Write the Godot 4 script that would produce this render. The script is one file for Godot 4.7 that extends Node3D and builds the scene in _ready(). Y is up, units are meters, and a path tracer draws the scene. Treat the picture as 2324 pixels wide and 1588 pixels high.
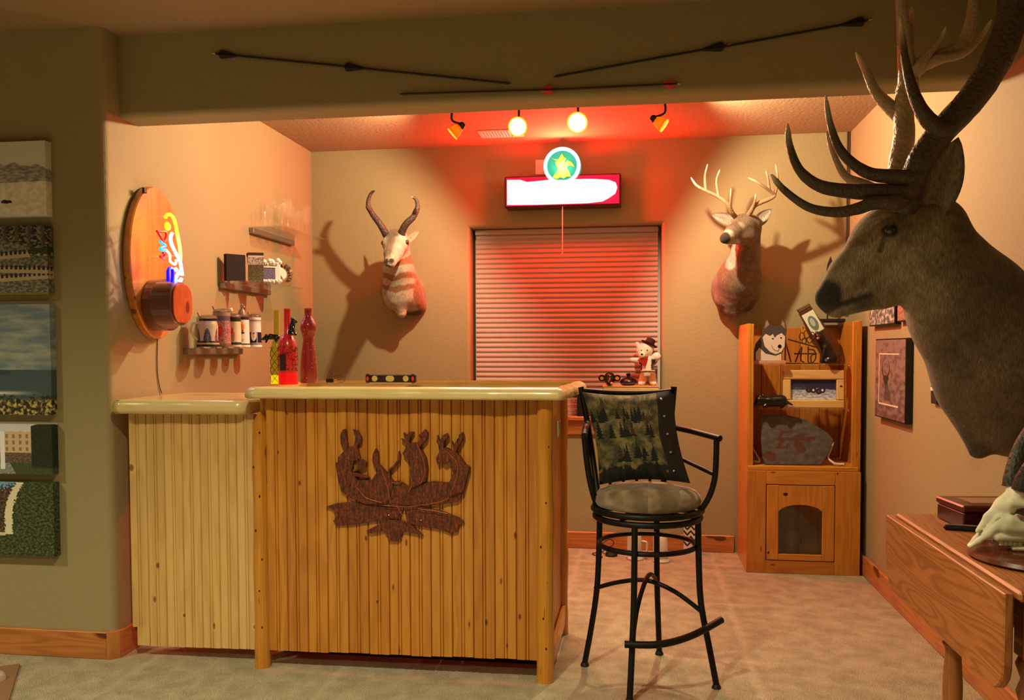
extends Node3D
# A basement bar nook at night: track lamps, a neon sign, mounted heads, a pine bar.

const TAN_WALL := Color(0.585, 0.535, 0.395)
var mats := {}
var used_names := {}
var rng := RandomNumberGenerator.new()

# ------------------------------------------------------------------ mesh collector
class Shape:
	var v := PackedVector3Array()
	var n := PackedVector3Array()
	var uv := PackedVector2Array()
	var c := PackedColorArray()
	var ix := PackedInt32Array()
	var tint := Color.WHITE
	var colored := false
	func vert(p: Vector3, nn: Vector3, t := Vector2.ZERO, col = null) -> int:
		v.append(p); n.append(nn); uv.append(t)
		c.append(tint if col == null else col)
		return v.size() - 1
	func tri(a: int, b: int, d: int) -> void:
		var g := (v[b] - v[a]).cross(v[d] - v[a])
		if g.dot(n[a] + n[b] + n[d]) > 0.0:
			ix.append(a); ix.append(d); ix.append(b)
		else:
			ix.append(a); ix.append(b); ix.append(d)
	func quad(a: int, b: int, d: int, e: int) -> void:
		tri(a, b, d); tri(a, d, e)
	func face(p: Array, nn: Vector3, t: Array) -> void:
		var i0 := v.size()
		for k in p.size():
			vert(p[k], nn, t[k])
		for k in range(1, p.size() - 1):
			tri(i0, i0 + k, i0 + k + 1)
	func mesh() -> ArrayMesh:
		var a := []
		a.resize(Mesh.ARRAY_MAX)
		a[Mesh.ARRAY_VERTEX] = v; a[Mesh.ARRAY_NORMAL] = n; a[Mesh.ARRAY_TEX_UV] = uv; a[Mesh.ARRAY_INDEX] = ix
		if colored:
			a[Mesh.ARRAY_COLOR] = c
		var m := ArrayMesh.new()
		m.add_surface_from_arrays(Mesh.PRIMITIVE_TRIANGLES, a)
		return m

func S() -> Shape:
	return Shape.new()

# box from corner a to corner b, chamfered by r; uv in metres, v runs along axis `grain`
func box(s: Shape, a: Vector3, b: Vector3, r := 0.0, grain := 1, off := Vector2.ZERO, xf := Transform3D()) -> Shape:
	var lo := Vector3(minf(a.x, b.x), minf(a.y, b.y), minf(a.z, b.z))
	var hi := Vector3(maxf(a.x, b.x), maxf(a.y, b.y), maxf(a.z, b.z))
	var ce := (lo + hi) / 2.0
	var h := (hi - lo) / 2.0
	r = minf(r, minf(h.x, minf(h.y, h.z)) * 0.9)
	for ax in 3:
		var u1 := (ax + 1) % 3
		var u2 := (ax + 2) % 3
		for sg in [-1.0, 1.0]:
			var nn := Vector3.ZERO
			nn[ax] = sg
			var pts := []
			var uvs := []
			for q in [[-1, -1], [1, -1], [1, 1], [-1, 1]]:
				var p := Vector3.ZERO
				p[ax] = sg * h[ax]
				p[u1] = q[0] * (h[u1] - r)
				p[u2] = q[1] * (h[u2] - r)
				pts.append(xf * (ce + p))
				uvs.append(_buv(ce + p, ax, grain) + off)
			s.face(pts, (xf.basis * nn).normalized(), uvs)
	if r > 0.0:
		for ax in 3:
			var u1 := (ax + 1) % 3
			var u2 := (ax + 2) % 3
			for s1 in [-1.0, 1.0]:
				for s2 in [-1.0, 1.0]:
					var nn := Vector3.ZERO
					nn[u1] = s1; nn[u2] = s2
					var pts := []
					var uvs := []
					for q in [[-1, 0], [1, 0], [1, 1], [-1, 1]]:
						var p := Vector3.ZERO
						p[ax] = q[0] * (h[ax] - r)
						p[u1] = s1 * (h[u1] - (r if q[1] == 1 else 0.0))
						p[u2] = s2 * (h[u2] - (0.0 if q[1] == 1 else r))
						pts.append(xf * (ce + p))
						uvs.append(_buv(ce + p, u1, grain) + off)
					s.face(pts, (xf.basis * nn).normalized(), uvs)
		for sx in [-1.0, 1.0]:
			for sy in [-1.0, 1.0]:
				for sz in [-1.0, 1.0]:
					var pts := [xf * (ce + Vector3(sx * h.x, sy * (h.y - r), sz * (h.z - r))), xf * (ce + Vector3(sx * (h.x - r), sy * h.y, sz * (h.z - r))), xf * (ce + Vector3(sx * (h.x - r), sy * (h.y - r), sz * h.z))]
					s.face(pts, (xf.basis * Vector3(sx, sy, sz)).normalized(), [off, off, off])
	return s

func _buv(p: Vector3, ax: int, grain: int) -> Vector2:
	# v along the grain, u across it
	var others := []
	for k in 3:
		if k != ax:
			others.append(k)
	var along: int = grain if others.has(grain) else others[1]
	var across: int = others[0] if others[1] == along else others[1]
	return Vector2(p[across], p[along])

# turn a profile of (radius, height) round the y axis
func lathe(s: Shape, prof: Array, seg := 24, xf := Transform3D(), col = null) -> Shape:
	var m := prof.size()
	for k in m - 1:
		var a: Vector2 = prof[k]
		var b: Vector2 = prof[k + 1]
		var d := b - a
		if d.length() < 1e-7:
			continue
		var nn := Vector2(d.y, -d.x).normalized()
		var na := nn
		var nb := nn
		if k > 0:
			var e: Vector2 = (a - prof[k - 1]).normalized()
			if e.dot(d.normalized()) > 0.75:
				na = (nn + Vector2(e.y, -e.x)).normalized()
		if k < m - 2:
			var e2: Vector2 = (prof[k + 2] - b).normalized()
			if e2.dot(d.normalized()) > 0.75:
				nb = (nn + Vector2(e2.y, -e2.x)).normalized()
		var i0 := s.v.size()
		for j in seg + 1:
			var t := TAU * j / seg
			var cs := cos(t)
			var sn := sin(t)
			s.vert(xf * Vector3(a.x * cs, a.y, a.x * sn), (xf.basis * Vector3(na.x * cs, na.y, na.x * sn)).normalized(), Vector2(float(j) / seg, a.y), col)
			s.vert(xf * Vector3(b.x * cs, b.y, b.x * sn), (xf.basis * Vector3(nb.x * cs, nb.y, nb.x * sn)).normalized(), Vector2(float(j) / seg, b.y), col)
		for j in seg:
			var q := i0 + j * 2
			if a.x > 1e-6:
				s.tri(q, q + 2, q + 1)
			if b.x > 1e-6:
				s.tri(q + 1, q + 2, q + 3)
	return s

func smooth_path(p: Array, per := 5, closed := false) -> Array:
	var out := []
	var m := p.size()
	for k in (m if closed else m - 1):
		var a: Vector3 = p[(k - 1 + m) % m] if closed or k > 0 else p[0]
		var b: Vector3 = p[k]
		var d: Vector3 = p[(k + 1) % m]
		var e: Vector3 = p[(k + 2) % m] if closed or k < m - 2 else p[m - 1]
		for j in per:
			out.append(b.cubic_interpolate(d, a, e, float(j) / per))
	if not closed:
		out.append(p[m - 1])
	return out

# round tube through points; radius a number or a list (one per point); squash flattens along `flat`
func tube(s: Shape, p: Array, rad, seg := 10, closed := false, cols = null) -> Shape:
	var m := p.size()
	var up := Vector3.UP
	var i0 := s.v.size()
	var len := 0.0
	for k in (m + 1 if closed else m):
		var kk := k % m
		var t: Vector3
		if closed:
			t = (p[(kk + 1) % m] - p[(kk - 1 + m) % m]).normalized()
		else:
			t = (p[mini(kk + 1, m - 1)] - p[maxi(kk - 1, 0)]).normalized()
		if k == 0:
			up = t.cross(Vector3(0.31, 0.2, 0.93)).normalized()
		else:
			len += (p[kk] - p[(kk - 1 + m) % m]).length()
			up = (up - t * up.dot(t)).normalized()
		var sd := t.cross(up)
		var r: float = rad[kk] if rad is Array else rad
		for j in seg + 1:
			var an := TAU * j / seg
			var d := up * cos(an) + sd * sin(an)
			s.vert(p[kk] + d * r, d, Vector2(float(j) / seg, len), cols[kk] if cols != null else null)
	for k in (m if closed else m - 1):
		for j in seg:
			var q := i0 + k * (seg + 1) + j
			s.quad(q, q + 1, q + seg + 2, q + seg + 1)
	if not closed:
		for e in [0, m - 1]:
			var t: Vector3 = (p[0] - p[1]).normalized() if e == 0 else (p[m - 1] - p[m - 2]).normalized()
			var b := s.v.size()
			var cc = cols[e] if cols != null else null
			s.vert(p[e] + t * 0.0, t, Vector2.ZERO, cc)
			for j in seg + 1:
				s.vert(s.v[i0 + e * (seg + 1) + j], t, Vector2.ZERO, cc)
			for j in seg:
				s.tri(b, b + 1 + j, b + 2 + j)
	return s

# flat outline (x, y) pulled along z from z0 to z1, rim chamfered by r
func extrude(s: Shape, poly: Array, z0: float, z1: float, xf := Transform3D(), r := 0.0, uvs := 1.0) -> Shape:
	var p := PackedVector2Array(poly)
	if Geometry2D.is_polygon_clockwise(p):
		p.reverse()
	var tr := Geometry2D.triangulate_polygon(p)
	var m := p.size()
	var ins := p
	if r > 0.0:
		ins = PackedVector2Array()
		for k in m:
			var a := (p[k] - p[(k - 1 + m) % m]).normalized()
			var b := (p[(k + 1) % m] - p[k]).normalized()
			var na := Vector2(a.y, -a.x)
			var nb := Vector2(b.y, -b.x)
			var bis := (na + nb)
			bis = bis.normalized() if bis.length() > 0.1 else na
			ins.append(p[k] - bis * r)
		tr = Geometry2D.triangulate_polygon(ins)
		if tr.is_empty():
			ins = p
			tr = Geometry2D.triangulate_polygon(p)
	for sd in 2:
		var z := z1 if sd == 1 else z0
		var nn := (xf.basis * Vector3(0, 0, signf(z1 - z0) if sd == 1 else -signf(z1 - z0))).normalized()
		var i0 := s.v.size()
		for q in ins:
			s.vert(xf * Vector3(q.x, q.y, z), nn, q * uvs)
		for k in range(0, tr.size(), 3):
			s.tri(i0 + tr[k], i0 + tr[k + 1], i0 + tr[k + 2])
	var dr := r * signf(z1 - z0)
	for k in m:
		var a := p[k]
		var b := p[(k + 1) % m]
		var d := (b - a)
		if d.length() < 1e-6:
			continue
		var nn := (xf.basis * Vector3(d.y, -d.x, 0)).normalized()
		var t0 := Vector2(a.x + a.y, z0) * uvs
		var t1 := Vector2(b.x + b.y, z1) * uvs
		s.face([xf * Vector3(a.x, a.y, z0 + dr), xf * Vector3(b.x, b.y, z0 + dr), xf * Vector3(b.x, b.y, z1 - dr), xf * Vector3(a.x, a.y, z1 - dr)], nn, [t0, Vector2(t1.x, t0.y), t1, Vector2(t0.x, t1.y)])
		if r > 0.0:
			var ia := ins[k]
			var ib := ins[(k + 1) % m]
			for sd in 2:
				var zz := z0 if sd == 0 else z1
				var zi := z0 + dr if sd == 0 else z1 - dr
				var n2 := (nn + (xf.basis * Vector3(0, 0, signf(zz - zi))).normalized()).normalized()
				s.face([xf * Vector3(a.x, a.y, zi), xf * Vector3(b.x, b.y, zi), xf * Vector3(ib.x, ib.y, zz), xf * Vector3(ia.x, ia.y, zz)], n2, [a * uvs, b * uvs, ib * uvs, ia * uvs])
	return s

func rounded_rect(w: float, h: float, r: float, seg := 5, c := Vector2.ZERO) -> Array:
	var out := []
	for q in [[1, 1, 0.0], [-1, 1, 90.0], [-1, -1, 180.0], [1, -1, 270.0]]:
		for k in seg + 1:
			var t := deg_to_rad(q[2] + 90.0 * k / seg)
			out.append(c + Vector2(q[0] * (w / 2 - r) + cos(t) * r, q[1] * (h / 2 - r) + sin(t) * r))
	return out

func ellipse(a: float, b: float, seg := 40, c := Vector2.ZERO) -> Array:
	var out := []
	for k in seg:
		out.append(c + Vector2(cos(TAU * k / seg) * a, sin(TAU * k / seg) * b))
	return out

func ball(s: Shape, c: Vector3, r: Vector3, seg := 16, xf := Transform3D(), col = null) -> Shape:
	var prof := []
	for k in seg / 2 + 1:
		var t := -PI / 2 + PI * k / (seg / 2)
		prof.append(Vector2(maxf(cos(t), 0.0), sin(t)))
	return lathe(s, prof, seg, xf * Transform3D(Basis.from_scale(r), c), col)

# ------------------------------------------------------------------ continuous bodies
# bones: [point, radius, point, radius]; joined by a smooth minimum and meshed as surface nets
func body(s: Shape, bones: Array, cell: float, k := 0.02, color = null, stretch := Vector3.ONE, pivot := Vector3.ZERO) -> Shape:
	var lo := Vector3.INF
	var hi := -Vector3.INF
	for b in bones:
		for e in [[b[0], b[1]], [b[2], b[3]]]:
			lo = lo.min(e[0] - Vector3.ONE * (e[1] + k + cell * 3))
			hi = hi.max(e[0] + Vector3.ONE * (e[1] + k + cell * 3))
	var nx := int((hi.x - lo.x) / cell) + 2
	var ny := int((hi.y - lo.y) / cell) + 2
	var nz := int((hi.z - lo.z) / cell) + 2
	var g := PackedFloat32Array()
	g.resize(nx * ny * nz)
	g.fill(1.0)
	for b in bones:
		var pa: Vector3 = b[0]
		var pb: Vector3 = b[2]
		var ra: float = b[1]
		var rb: float = b[3]
		var carve: bool = b.size() > 4 and b[4] == "cut"
		var ab := pb - pa
		var ll := maxf(ab.length_squared(), 1e-9)
		var reach := maxf(ra, rb) + k + cell * 2
		var q0 := ((pa.min(pb) - Vector3.ONE * reach - lo) / cell).floor()
		var q1 := ((pa.max(pb) + Vector3.ONE * reach - lo) / cell).ceil()
		for z in range(maxi(int(q0.z), 0), mini(int(q1.z) + 1, nz)):
			for y in range(maxi(int(q0.y), 0), mini(int(q1.y) + 1, ny)):
				var row := (z * ny + y) * nx
				for x in range(maxi(int(q0.x), 0), mini(int(q1.x) + 1, nx)):
					var p := lo + Vector3(x, y, z) * cell
					var t := clampf((p - pa).dot(ab) / ll, 0.0, 1.0)
					var d := p.distance_to(pa + ab * t) - lerpf(ra, rb, t)
					var o := g[row + x]
					if carve:
						d = -d
						var h1 := clampf(0.5 - 0.5 * (d - o) / (k * 0.5), 0.0, 1.0)
						g[row + x] = lerpf(d, o, h1) + k * 0.5 * h1 * (1.0 - h1)
					else:
						var h := clampf(0.5 + 0.5 * (o - d) / k, 0.0, 1.0)
						g[row + x] = lerpf(o, d, h) - k * h * (1.0 - h)
	var at := {}
	var base := s.v.size()
	for z in nz - 1:
		for y in ny - 1:
			var row := (z * ny + y) * nx
			for x in nx - 1:
				var i := row + x
				var inside := 0
				var f := [g[i], g[i + 1], g[i + nx], g[i + nx + 1], g[i + nx * ny], g[i + nx * ny + 1], g[i + nx * ny + nx], g[i + nx * ny + nx + 1]]
				for q in 8:
					if f[q] < 0.0:
						inside += 1
				if inside == 0 or inside == 8:
					continue
				var sum := Vector3.ZERO
				var cnt := 0
				for e in [[0, 1], [2, 3], [4, 5], [6, 7], [0, 2], [1, 3], [4, 6], [5, 7], [0, 4], [1, 5], [2, 6], [3, 7]]:
					var fa: float = f[e[0]]
					var fb: float = f[e[1]]
					if (fa < 0.0) != (fb < 0.0):
						var t := fa / (fa - fb)
						var a := Vector3(e[0] & 1, (e[0] >> 1) & 1, e[0] >> 2)
						var b := Vector3(e[1] & 1, (e[1] >> 1) & 1, e[1] >> 2)
						sum += a.lerp(b, t)
						cnt += 1
				var p: Vector3 = lo + (Vector3(x, y, z) + sum / cnt) * cell
				var gr := Vector3(f[1] + f[3] + f[5] + f[7] - f[0] - f[2] - f[4] - f[6], f[2] + f[3] + f[6] + f[7] - f[0] - f[1] - f[4] - f[5], f[4] + f[5] + f[6] + f[7] - f[0] - f[1] - f[2] - f[3])
				gr = (gr / stretch).normalized()
				var col = color.call(p, gr) if color != null else null
				at[i] = s.vert(pivot + (p - pivot) * stretch, gr, Vector2(p.x + p.z, p.y), col)
	for i in at:
		var x: int = i % nx
		var y: int = (i / nx) % ny
		var z: int = i / (nx * ny)
		var inn: bool = g[i] < 0.0
		if y > 0 and z > 0 and (g[i + 1] < 0.0) != inn:
			s.quad(at[i], at[i - nx], at[i - nx - nx * ny], at[i - nx * ny])
		if x > 0 and z > 0 and (g[i + nx] < 0.0) != inn:
			s.quad(at[i], at[i - 1], at[i - 1 - nx * ny], at[i - nx * ny])
		if x > 0 and y > 0 and (g[i + nx * ny] < 0.0) != inn:
			s.quad(at[i], at[i - 1], at[i - 1 - nx], at[i - nx])
	if color != null:
		s.colored = true
	return s

# ------------------------------------------------------------------ nodes
func numbered(called: String) -> String:
	var k: int = used_names.get(called, 0)
	used_names[called] = k + 1
	return called if k == 0 else "%s_%03d" % [called, k]

func tag(o: Node, label: String, category: String, group := "") -> Node:
	o.set_meta("label", label)
	o.set_meta("category", category)
	if group != "":
		o.set_meta("group", group)
	return o

func thing(called: String, at: Vector3, label: String, category: String, group := "") -> Node3D:
	var o := Node3D.new()
	o.name = numbered(called)
	o.position = at
	add_child(o, true)
	tag(o, label, category, group)
	return o

# one named mesh; shapes are given in world coordinates and moved into the parent's
func obj(called: String, s: Shape, m: Material, parent: Node3D = null, kind := "", label := "") -> MeshInstance3D:
	var o := MeshInstance3D.new()
	if parent == null:
		o.name = numbered(called)
	else:
		o.name = called
	var off := Vector3.ZERO
	var q: Node = parent
	while q != null and q != self:
		off += (q as Node3D).position
		q = q.get_parent()
	if off != Vector3.ZERO:
		for k in s.v.size():
			s.v[k] -= off
	o.mesh = s.mesh()
	o.material_override = null
	o.mesh.surface_set_material(0, m)
	(self if parent == null else parent).add_child(o, true)
	if kind != "":
		o.set_meta("kind", kind)
	if label != "":
		o.set_meta("label", label)
	return o

# a loose part whose shape is already in the parent's own axes
func part(called: String, mesh: Mesh, parent: Node3D, at: Vector3, m: Material = null) -> MeshInstance3D:
	var o := MeshInstance3D.new()
	o.name = called
	o.mesh = mesh
	o.position = at
	if m != null:
		o.set_surface_override_material(0, m)
	parent.add_child(o, true)
	return o

# ------------------------------------------------------------------ materials
func mat(key: String, col: Color, rough := 0.8, metal := 0.0) -> StandardMaterial3D:
	if mats.has(key):
		return mats[key]
	var m := StandardMaterial3D.new()
	m.resource_name = key
	m.albedo_color = col
	m.roughness = rough
	m.metallic = metal
	mats[key] = m
	return m

func glow(key: String, col: Color, energy: float, base := Color(0.1, 0.1, 0.1)) -> StandardMaterial3D:
	var m := mat(key, base, 0.5)
	m.emission_enabled = true
	m.emission = col
	m.emission_energy_multiplier = energy
	return m

func glass(key: String, alpha: float, col := Color(1, 1, 1)) -> StandardMaterial3D:
	var m := mat(key, Color(col.r, col.g, col.b, alpha), 0.02)
	m.transparency = BaseMaterial3D.TRANSPARENCY_ALPHA
	return m

func noise(seed_: int, freq: float, oct := 3) -> FastNoiseLite:
	var f := FastNoiseLite.new()
	f.seed = seed_
	f.frequency = freq
	f.fractal_octaves = oct
	return f

func tex(im: Image) -> ImageTexture:
	return ImageTexture.create_from_image(im)

func normal_of(seed_: int, freq: float, size: int, strength: float, oct := 3) -> ImageTexture:
	var im := noise(seed_, freq, oct).get_seamless_image(size, size)
	im.convert(Image.FORMAT_RGBA8)
	im.bump_map_to_normal_map(strength)
	return tex(im)

# timber: grain runs along v. light / dark tones, rings across the width, knots as dark ovals that bend the grain
func wood_image(w: int, h: int, seed_: int, light: Color, dark: Color, rings: float, wander: float, knots: int, knot_col: Color, knot_r := 0.03) -> Image:
	var im := Image.create(w, h, false, Image.FORMAT_RGB8)
	var f := noise(seed_, 0.9, 2)
	var fine := noise(seed_ + 1, 1.0, 2)
	var r := RandomNumberGenerator.new()
	r.seed = seed_
	var kn := []
	for k in knots:
		kn.append([Vector2(r.randf(), r.randf()), knot_r * r.randf_range(0.5, 1.1), r.randf_range(0.6, 1.7)])
	for y in h:
		var vy := float(y) / h
		for x in w:
			var ux := float(x) / w
			var bend := 0.0
			var kk := 0.0
			for q in kn:
				var d: float = Vector2((ux - q[0].x) * q[2], (vy - q[0].y) * 0.8).length() / q[1]
				if d < 3.0:
					bend += exp(-d * d * 0.6) * 0.25
					kk = maxf(kk, smoothstep(1.0, 0.55, d))
			# the pattern repeats without a seam because the noise is read on circles
			var ca := cos(TAU * ux) * 0.7
			var sa := sin(TAU * ux) * 0.7
			var n := f.get_noise_3d(ca * 2.0, sa * 2.0, absf(vy - 0.5) * 2.0)
			var g := 0.5 + 0.5 * sin(TAU * (ux * rings + n * wander + bend * 3.0))
			g = pow(g, 1.6)
			var st := fine.get_noise_3d(ca * 60.0, sa * 60.0, absf(vy - 0.5) * 5.0)
			var c := light.lerp(dark, clampf(g * 0.45 + 0.12 + st * 0.35, 0.0, 1.0))
			if kk > 0.0:
				c = c.lerp(knot_col, kk * 0.9)
			im.set_pixel(x, y, c)
	return im

func wood(key: String, im: ImageTexture, scale: Vector2, tint := Color.WHITE, rough := 0.45, coat := 0.0) -> StandardMaterial3D:
	var m := mat(key, tint, rough)
	m.albedo_texture = im
	m.uv1_scale = Vector3(scale.x, scale.y, 1)
	if coat > 0.0:
		m.clearcoat_enabled = true
		m.clearcoat = coat
		m.clearcoat_roughness = 0.12
	return m

# ================================================================== scene
func _ready() -> void:
	rng.seed = 7
	set_camera()
	set_environment()
	set_room_lights()
	make_materials()
	build_shell()
	build_window()
	build_track_lamps()
	build_neon_sign()
	build_canvases()
	build_bar()
	build_corner_cabinet()
	build_stool()
	build_drop_leaf_table()
	build_elk()
	build_pronghorn()
	build_deer()
	build_oval_sign()
	build_shelves()
	build_steins()
	build_shelf_pictures()
	build_stemware()
	build_bar_top_things()
	build_window_sill_things()
	build_cabinet_things()
	build_table_things()
	build_wall_pictures()
	build_floor_things()
	build_arrows()

func set_camera() -> void:
	var c := Camera3D.new()
	c.name = "camera"
	# 35 mm equivalent 29 mm; the picture is the upper part of a taller frame, so the lens axis lies below its middle
	var f := 1979.0
	c.near = 0.05
	c.far = 60.0
	c.projection = Camera3D.PROJECTION_FRUSTUM
	c.size = 0.05 * 1588.0 / f
	c.frustum_offset = Vector2(0.0, 0.05 * (871.5 - 794.0) / f)
	c.position = Vector3(0, 1.21, 0)
	c.basis = Basis(Vector3.UP, deg_to_rad(8.32)) * Basis(Vector3.RIGHT, deg_to_rad(-2.28)) * Basis(Vector3.BACK, deg_to_rad(-0.17))
	c.current = true
	add_child(c)

func set_environment() -> void:
	var e := Environment.new()
	e.background_mode = Environment.BG_COLOR
	e.background_color = Color(0.01, 0.012, 0.02)
	e.tonemap_mode = Environment.TONE_MAPPER_LINEAR
	e.tonemap_exposure = 1.0
	e.sdfgi_enabled = true
	e.ssao_enabled = true
	e.ssil_enabled = true
	var w := WorldEnvironment.new()
	w.name = "environment"
	w.environment = e
	add_child(w)

func spot(called: String, at: Vector3, towards: Vector3, col: Color, energy: float, angle: float, soft: float, size: float, parent: Node3D = null) -> SpotLight3D:
	var l := SpotLight3D.new()
	l.name = called
	l.light_color = col
	l.light_energy = energy
	l.spot_angle = angle
	l.spot_angle_attenuation = soft
	l.spot_range = 12.0
	l.spot_attenuation = 2.0
	l.light_size = size
	l.shadow_enabled = true
	var up := Vector3.UP if absf(towards.normalized().y) < 0.95 else Vector3.RIGHT
	l.basis = Basis.looking_at(towards, up)
	l.position = at - (parent.position if parent else Vector3.ZERO)
	(parent if parent else self).add_child(l, true)
	return l

func omni(called: String, at: Vector3, col: Color, energy: float, size: float, parent: Node3D = null) -> OmniLight3D:
	var l := OmniLight3D.new()
	l.name = called
	l.light_color = col
	l.light_energy = energy
	l.omni_range = 12.0
	l.omni_attenuation = 2.0
	l.light_size = size
	l.shadow_enabled = true
	l.position = at - (parent.position if parent else Vector3.ZERO)
	(parent if parent else self).add_child(l, true)
	return l

# recessed cans in the ceiling of the room in front of the nook
const CANS := [Vector3(-3.5, 2.44, -1.5), Vector3(-0.75, 2.44, -1.45), Vector3(-0.9, 2.44, 0.55), Vector3(-3.4, 2.44, 0.7)]
const CAN_POWER := [5.4, 6.2, 10.4, 6.6]
const CAN_LABELS := ["recessed ceiling lamp before the column of canvases", "recessed ceiling lamp before the bar", "recessed ceiling lamp further out from the bar", "recessed ceiling lamp further out from the canvases"]
func set_room_lights() -> void:
	for k in 4:
		spot("can_light", CANS[k] + Vector3(0, -0.012, 0), Vector3.DOWN, Color(1.0, 0.95, 0.76), CAN_POWER[k], 72.0, 0.95, 0.04)

func make_materials() -> void:
	var peel := normal_of(11, 0.045, 512, 3.0, 3)
	var w := mat("wall_paint", TAN_WALL, 0.75)
	w.normal_enabled = true
	w.normal_texture = peel
	w.normal_scale = 0.35
	w.uv1_triplanar = true
	w.uv1_world_triplanar = true
	w.uv1_scale = Vector3(2.2, 2.2, 2.2)
	var ce := mat("ceiling_paint", Color(0.60, 0.50, 0.38), 0.85)
	ce.normal_enabled = true
	ce.normal_texture = peel
	ce.normal_scale = 0.5
	ce.uv1_triplanar = true
	ce.uv1_world_triplanar = true
	ce.uv1_scale = Vector3(1.6, 1.6, 1.6)
	# carpet: flecked pile with trodden patches
	var fa := noise(3, 0.16, 2).get_seamless_image(1024, 1024)
	var fb := noise(4, 0.006, 3).get_seamless_image(1024, 1024)
	var ci := Image.create(1024, 1024, false, Image.FORMAT_RGB8)
	for y in 1024:
		for x in 1024:
			var a := fa.get_pixel(x, y).r
			var b := fb.get_pixel(x, y).r
			var k := clampf(0.62 + (a - 0.5) * 0.75 + (b - 0.5) * 0.30, 0.0, 1.0)
			ci.set_pixel(x, y, Color(0.44, 0.40, 0.33).lerp(Color(0.86, 0.81, 0.70), k))
	var cp := mat("carpet", Color.WHITE, 1.0)
	cp.albedo_texture = tex(ci)
	fa.convert(Image.FORMAT_RGBA8)
	fa.bump_map_to_normal_map(10.0)
	cp.normal_enabled = true
	cp.normal_texture = tex(fa)
	cp.normal_scale = 1.0
	cp.uv1_triplanar = true
	cp.uv1_world_triplanar = true
	cp.uv1_scale = Vector3(1.3, 1.3, 1.3)
	cp.specular_mode = BaseMaterial3D.SPECULAR_DISABLED
	# timber
	var honey := tex(wood_image(512, 512, 21, Color(0.79, 0.545, 0.20), Color(0.67, 0.41, 0.125), 9.0, 1.3, 10, Color(0.40, 0.20, 0.07), 0.014))
	var pale := tex(wood_image(512, 512, 33, Color(0.86, 0.72, 0.48), Color(0.76, 0.60, 0.36), 8.0, 1.2, 9, Color(0.50, 0.34, 0.16), 0.012))
	var fir := tex(wood_image(512, 512, 45, Color(0.74, 0.47, 0.24), Color(0.56, 0.31, 0.13), 12.0, 1.6, 5, Color(0.30, 0.13, 0.05), 0.04))
	var slabi := tex(wood_image(512, 512, 57, Color(0.90, 0.82, 0.60), Color(0.83, 0.73, 0.50), 5.0, 1.6, 3, Color(0.52, 0.42, 0.28), 0.05))
	var oak := tex(wood_image(512, 512, 69, Color(0.64, 0.39, 0.18), Color(0.42, 0.225, 0.085), 22.0, 2.6, 0, Color.BLACK))
	var tints := [Color(1, 1, 1), Color(0.97, 0.95, 0.91), Color(1.0, 0.98, 0.93), Color(0.94, 0.90, 0.85)]
	for k in 4:
		wood("honey_pine_%d" % k, honey, Vector2(1.6, 0.9), tints[k], 0.42, 0.35)
		wood("pale_pine_%d" % k, pale, Vector2(1.6, 0.9), [Color(1, 1, 1), Color(0.96, 0.95, 0.9), Color(1, 0.98, 0.94), Color(0.92, 0.9, 0.84)][k], 0.5, 0.2)
		wood("cabinet_pine_%d" % k, honey, Vector2(2.0, 0.8), [Color(1, 0.98, 0.92), Color(0.95, 0.9, 0.82), Color(1, 1, 0.98), Color(0.9, 0.82, 0.74)][k], 0.45, 0.25)
	wood("log_pine", honey, Vector2(1.0, 0.7), Color(1.0, 1.0, 0.85), 0.38, 0.4)
	wood("fir_board", fir, Vector2(1.4, 0.8), Color.WHITE, 0.45, 0.25)
	wood("slab_wood", slabi, Vector2(1.2, 0.6), Color.WHITE, 0.3, 0.9)
	wood("oak", oak, Vector2(1.7, 0.9), Color.WHITE, 0.5, 0.0)
	wood("plaque_wood", honey, Vector2(1.1, 0.7), Color(1.0, 0.92, 0.8), 0.35, 1.0).clearcoat_roughness = 0.04
	wood("stump_wood", fir, Vector2(2.0, 1.4), Color(0.98, 0.75, 0.62), 0.3, 0.9)
	wood("dark_wood", oak, Vector2(2.4, 1.2), Color(0.6, 0.42, 0.34), 0.3, 0.5)
	mat("black_iron", Color(0.10, 0.095, 0.085), 0.48, 0.6)
	mat("black_paint", Color(0.05, 0.05, 0.05), 0.5)
	mat("chrome", Color(0.75, 0.74, 0.72), 0.25, 0.9)
	mat("white_paint", Color(0.85, 0.83, 0.8), 0.55)

# ------------------------------------------------------------------ shell
func prism(s: Shape, prof: Array, y0: float, y1: float) -> Shape:
	# profile given as (x, z), pulled upwards
	var xf := Transform3D(Basis(Vector3(1, 0, 0), Vector3(0, 0, 1), Vector3(0, 1, 0)), Vector3.ZERO)
	return extrude(s, prof, y0, y1, xf)

func prism_x(s: Shape, prof: Array, x0: float, x1: float) -> Shape:
	# profile given as (z, y), pulled along x
	var xf := Transform3D(Basis(Vector3(0, 0, 1), Vector3(0, 1, 0), Vector3(1, 0, 0)), Vector3.ZERO)
	return extrude(s, prof, x0, x1, xf)

func arc(c: Vector2, r: float, a0: float, a1: float, seg := 6) -> Array:
	var out := []
	for k in seg + 1:
		var t := deg_to_rad(lerpf(a0, a1, float(k) / seg))
		out.append(c + Vector2(cos(t), sin(t)) * r)
	return out

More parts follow.
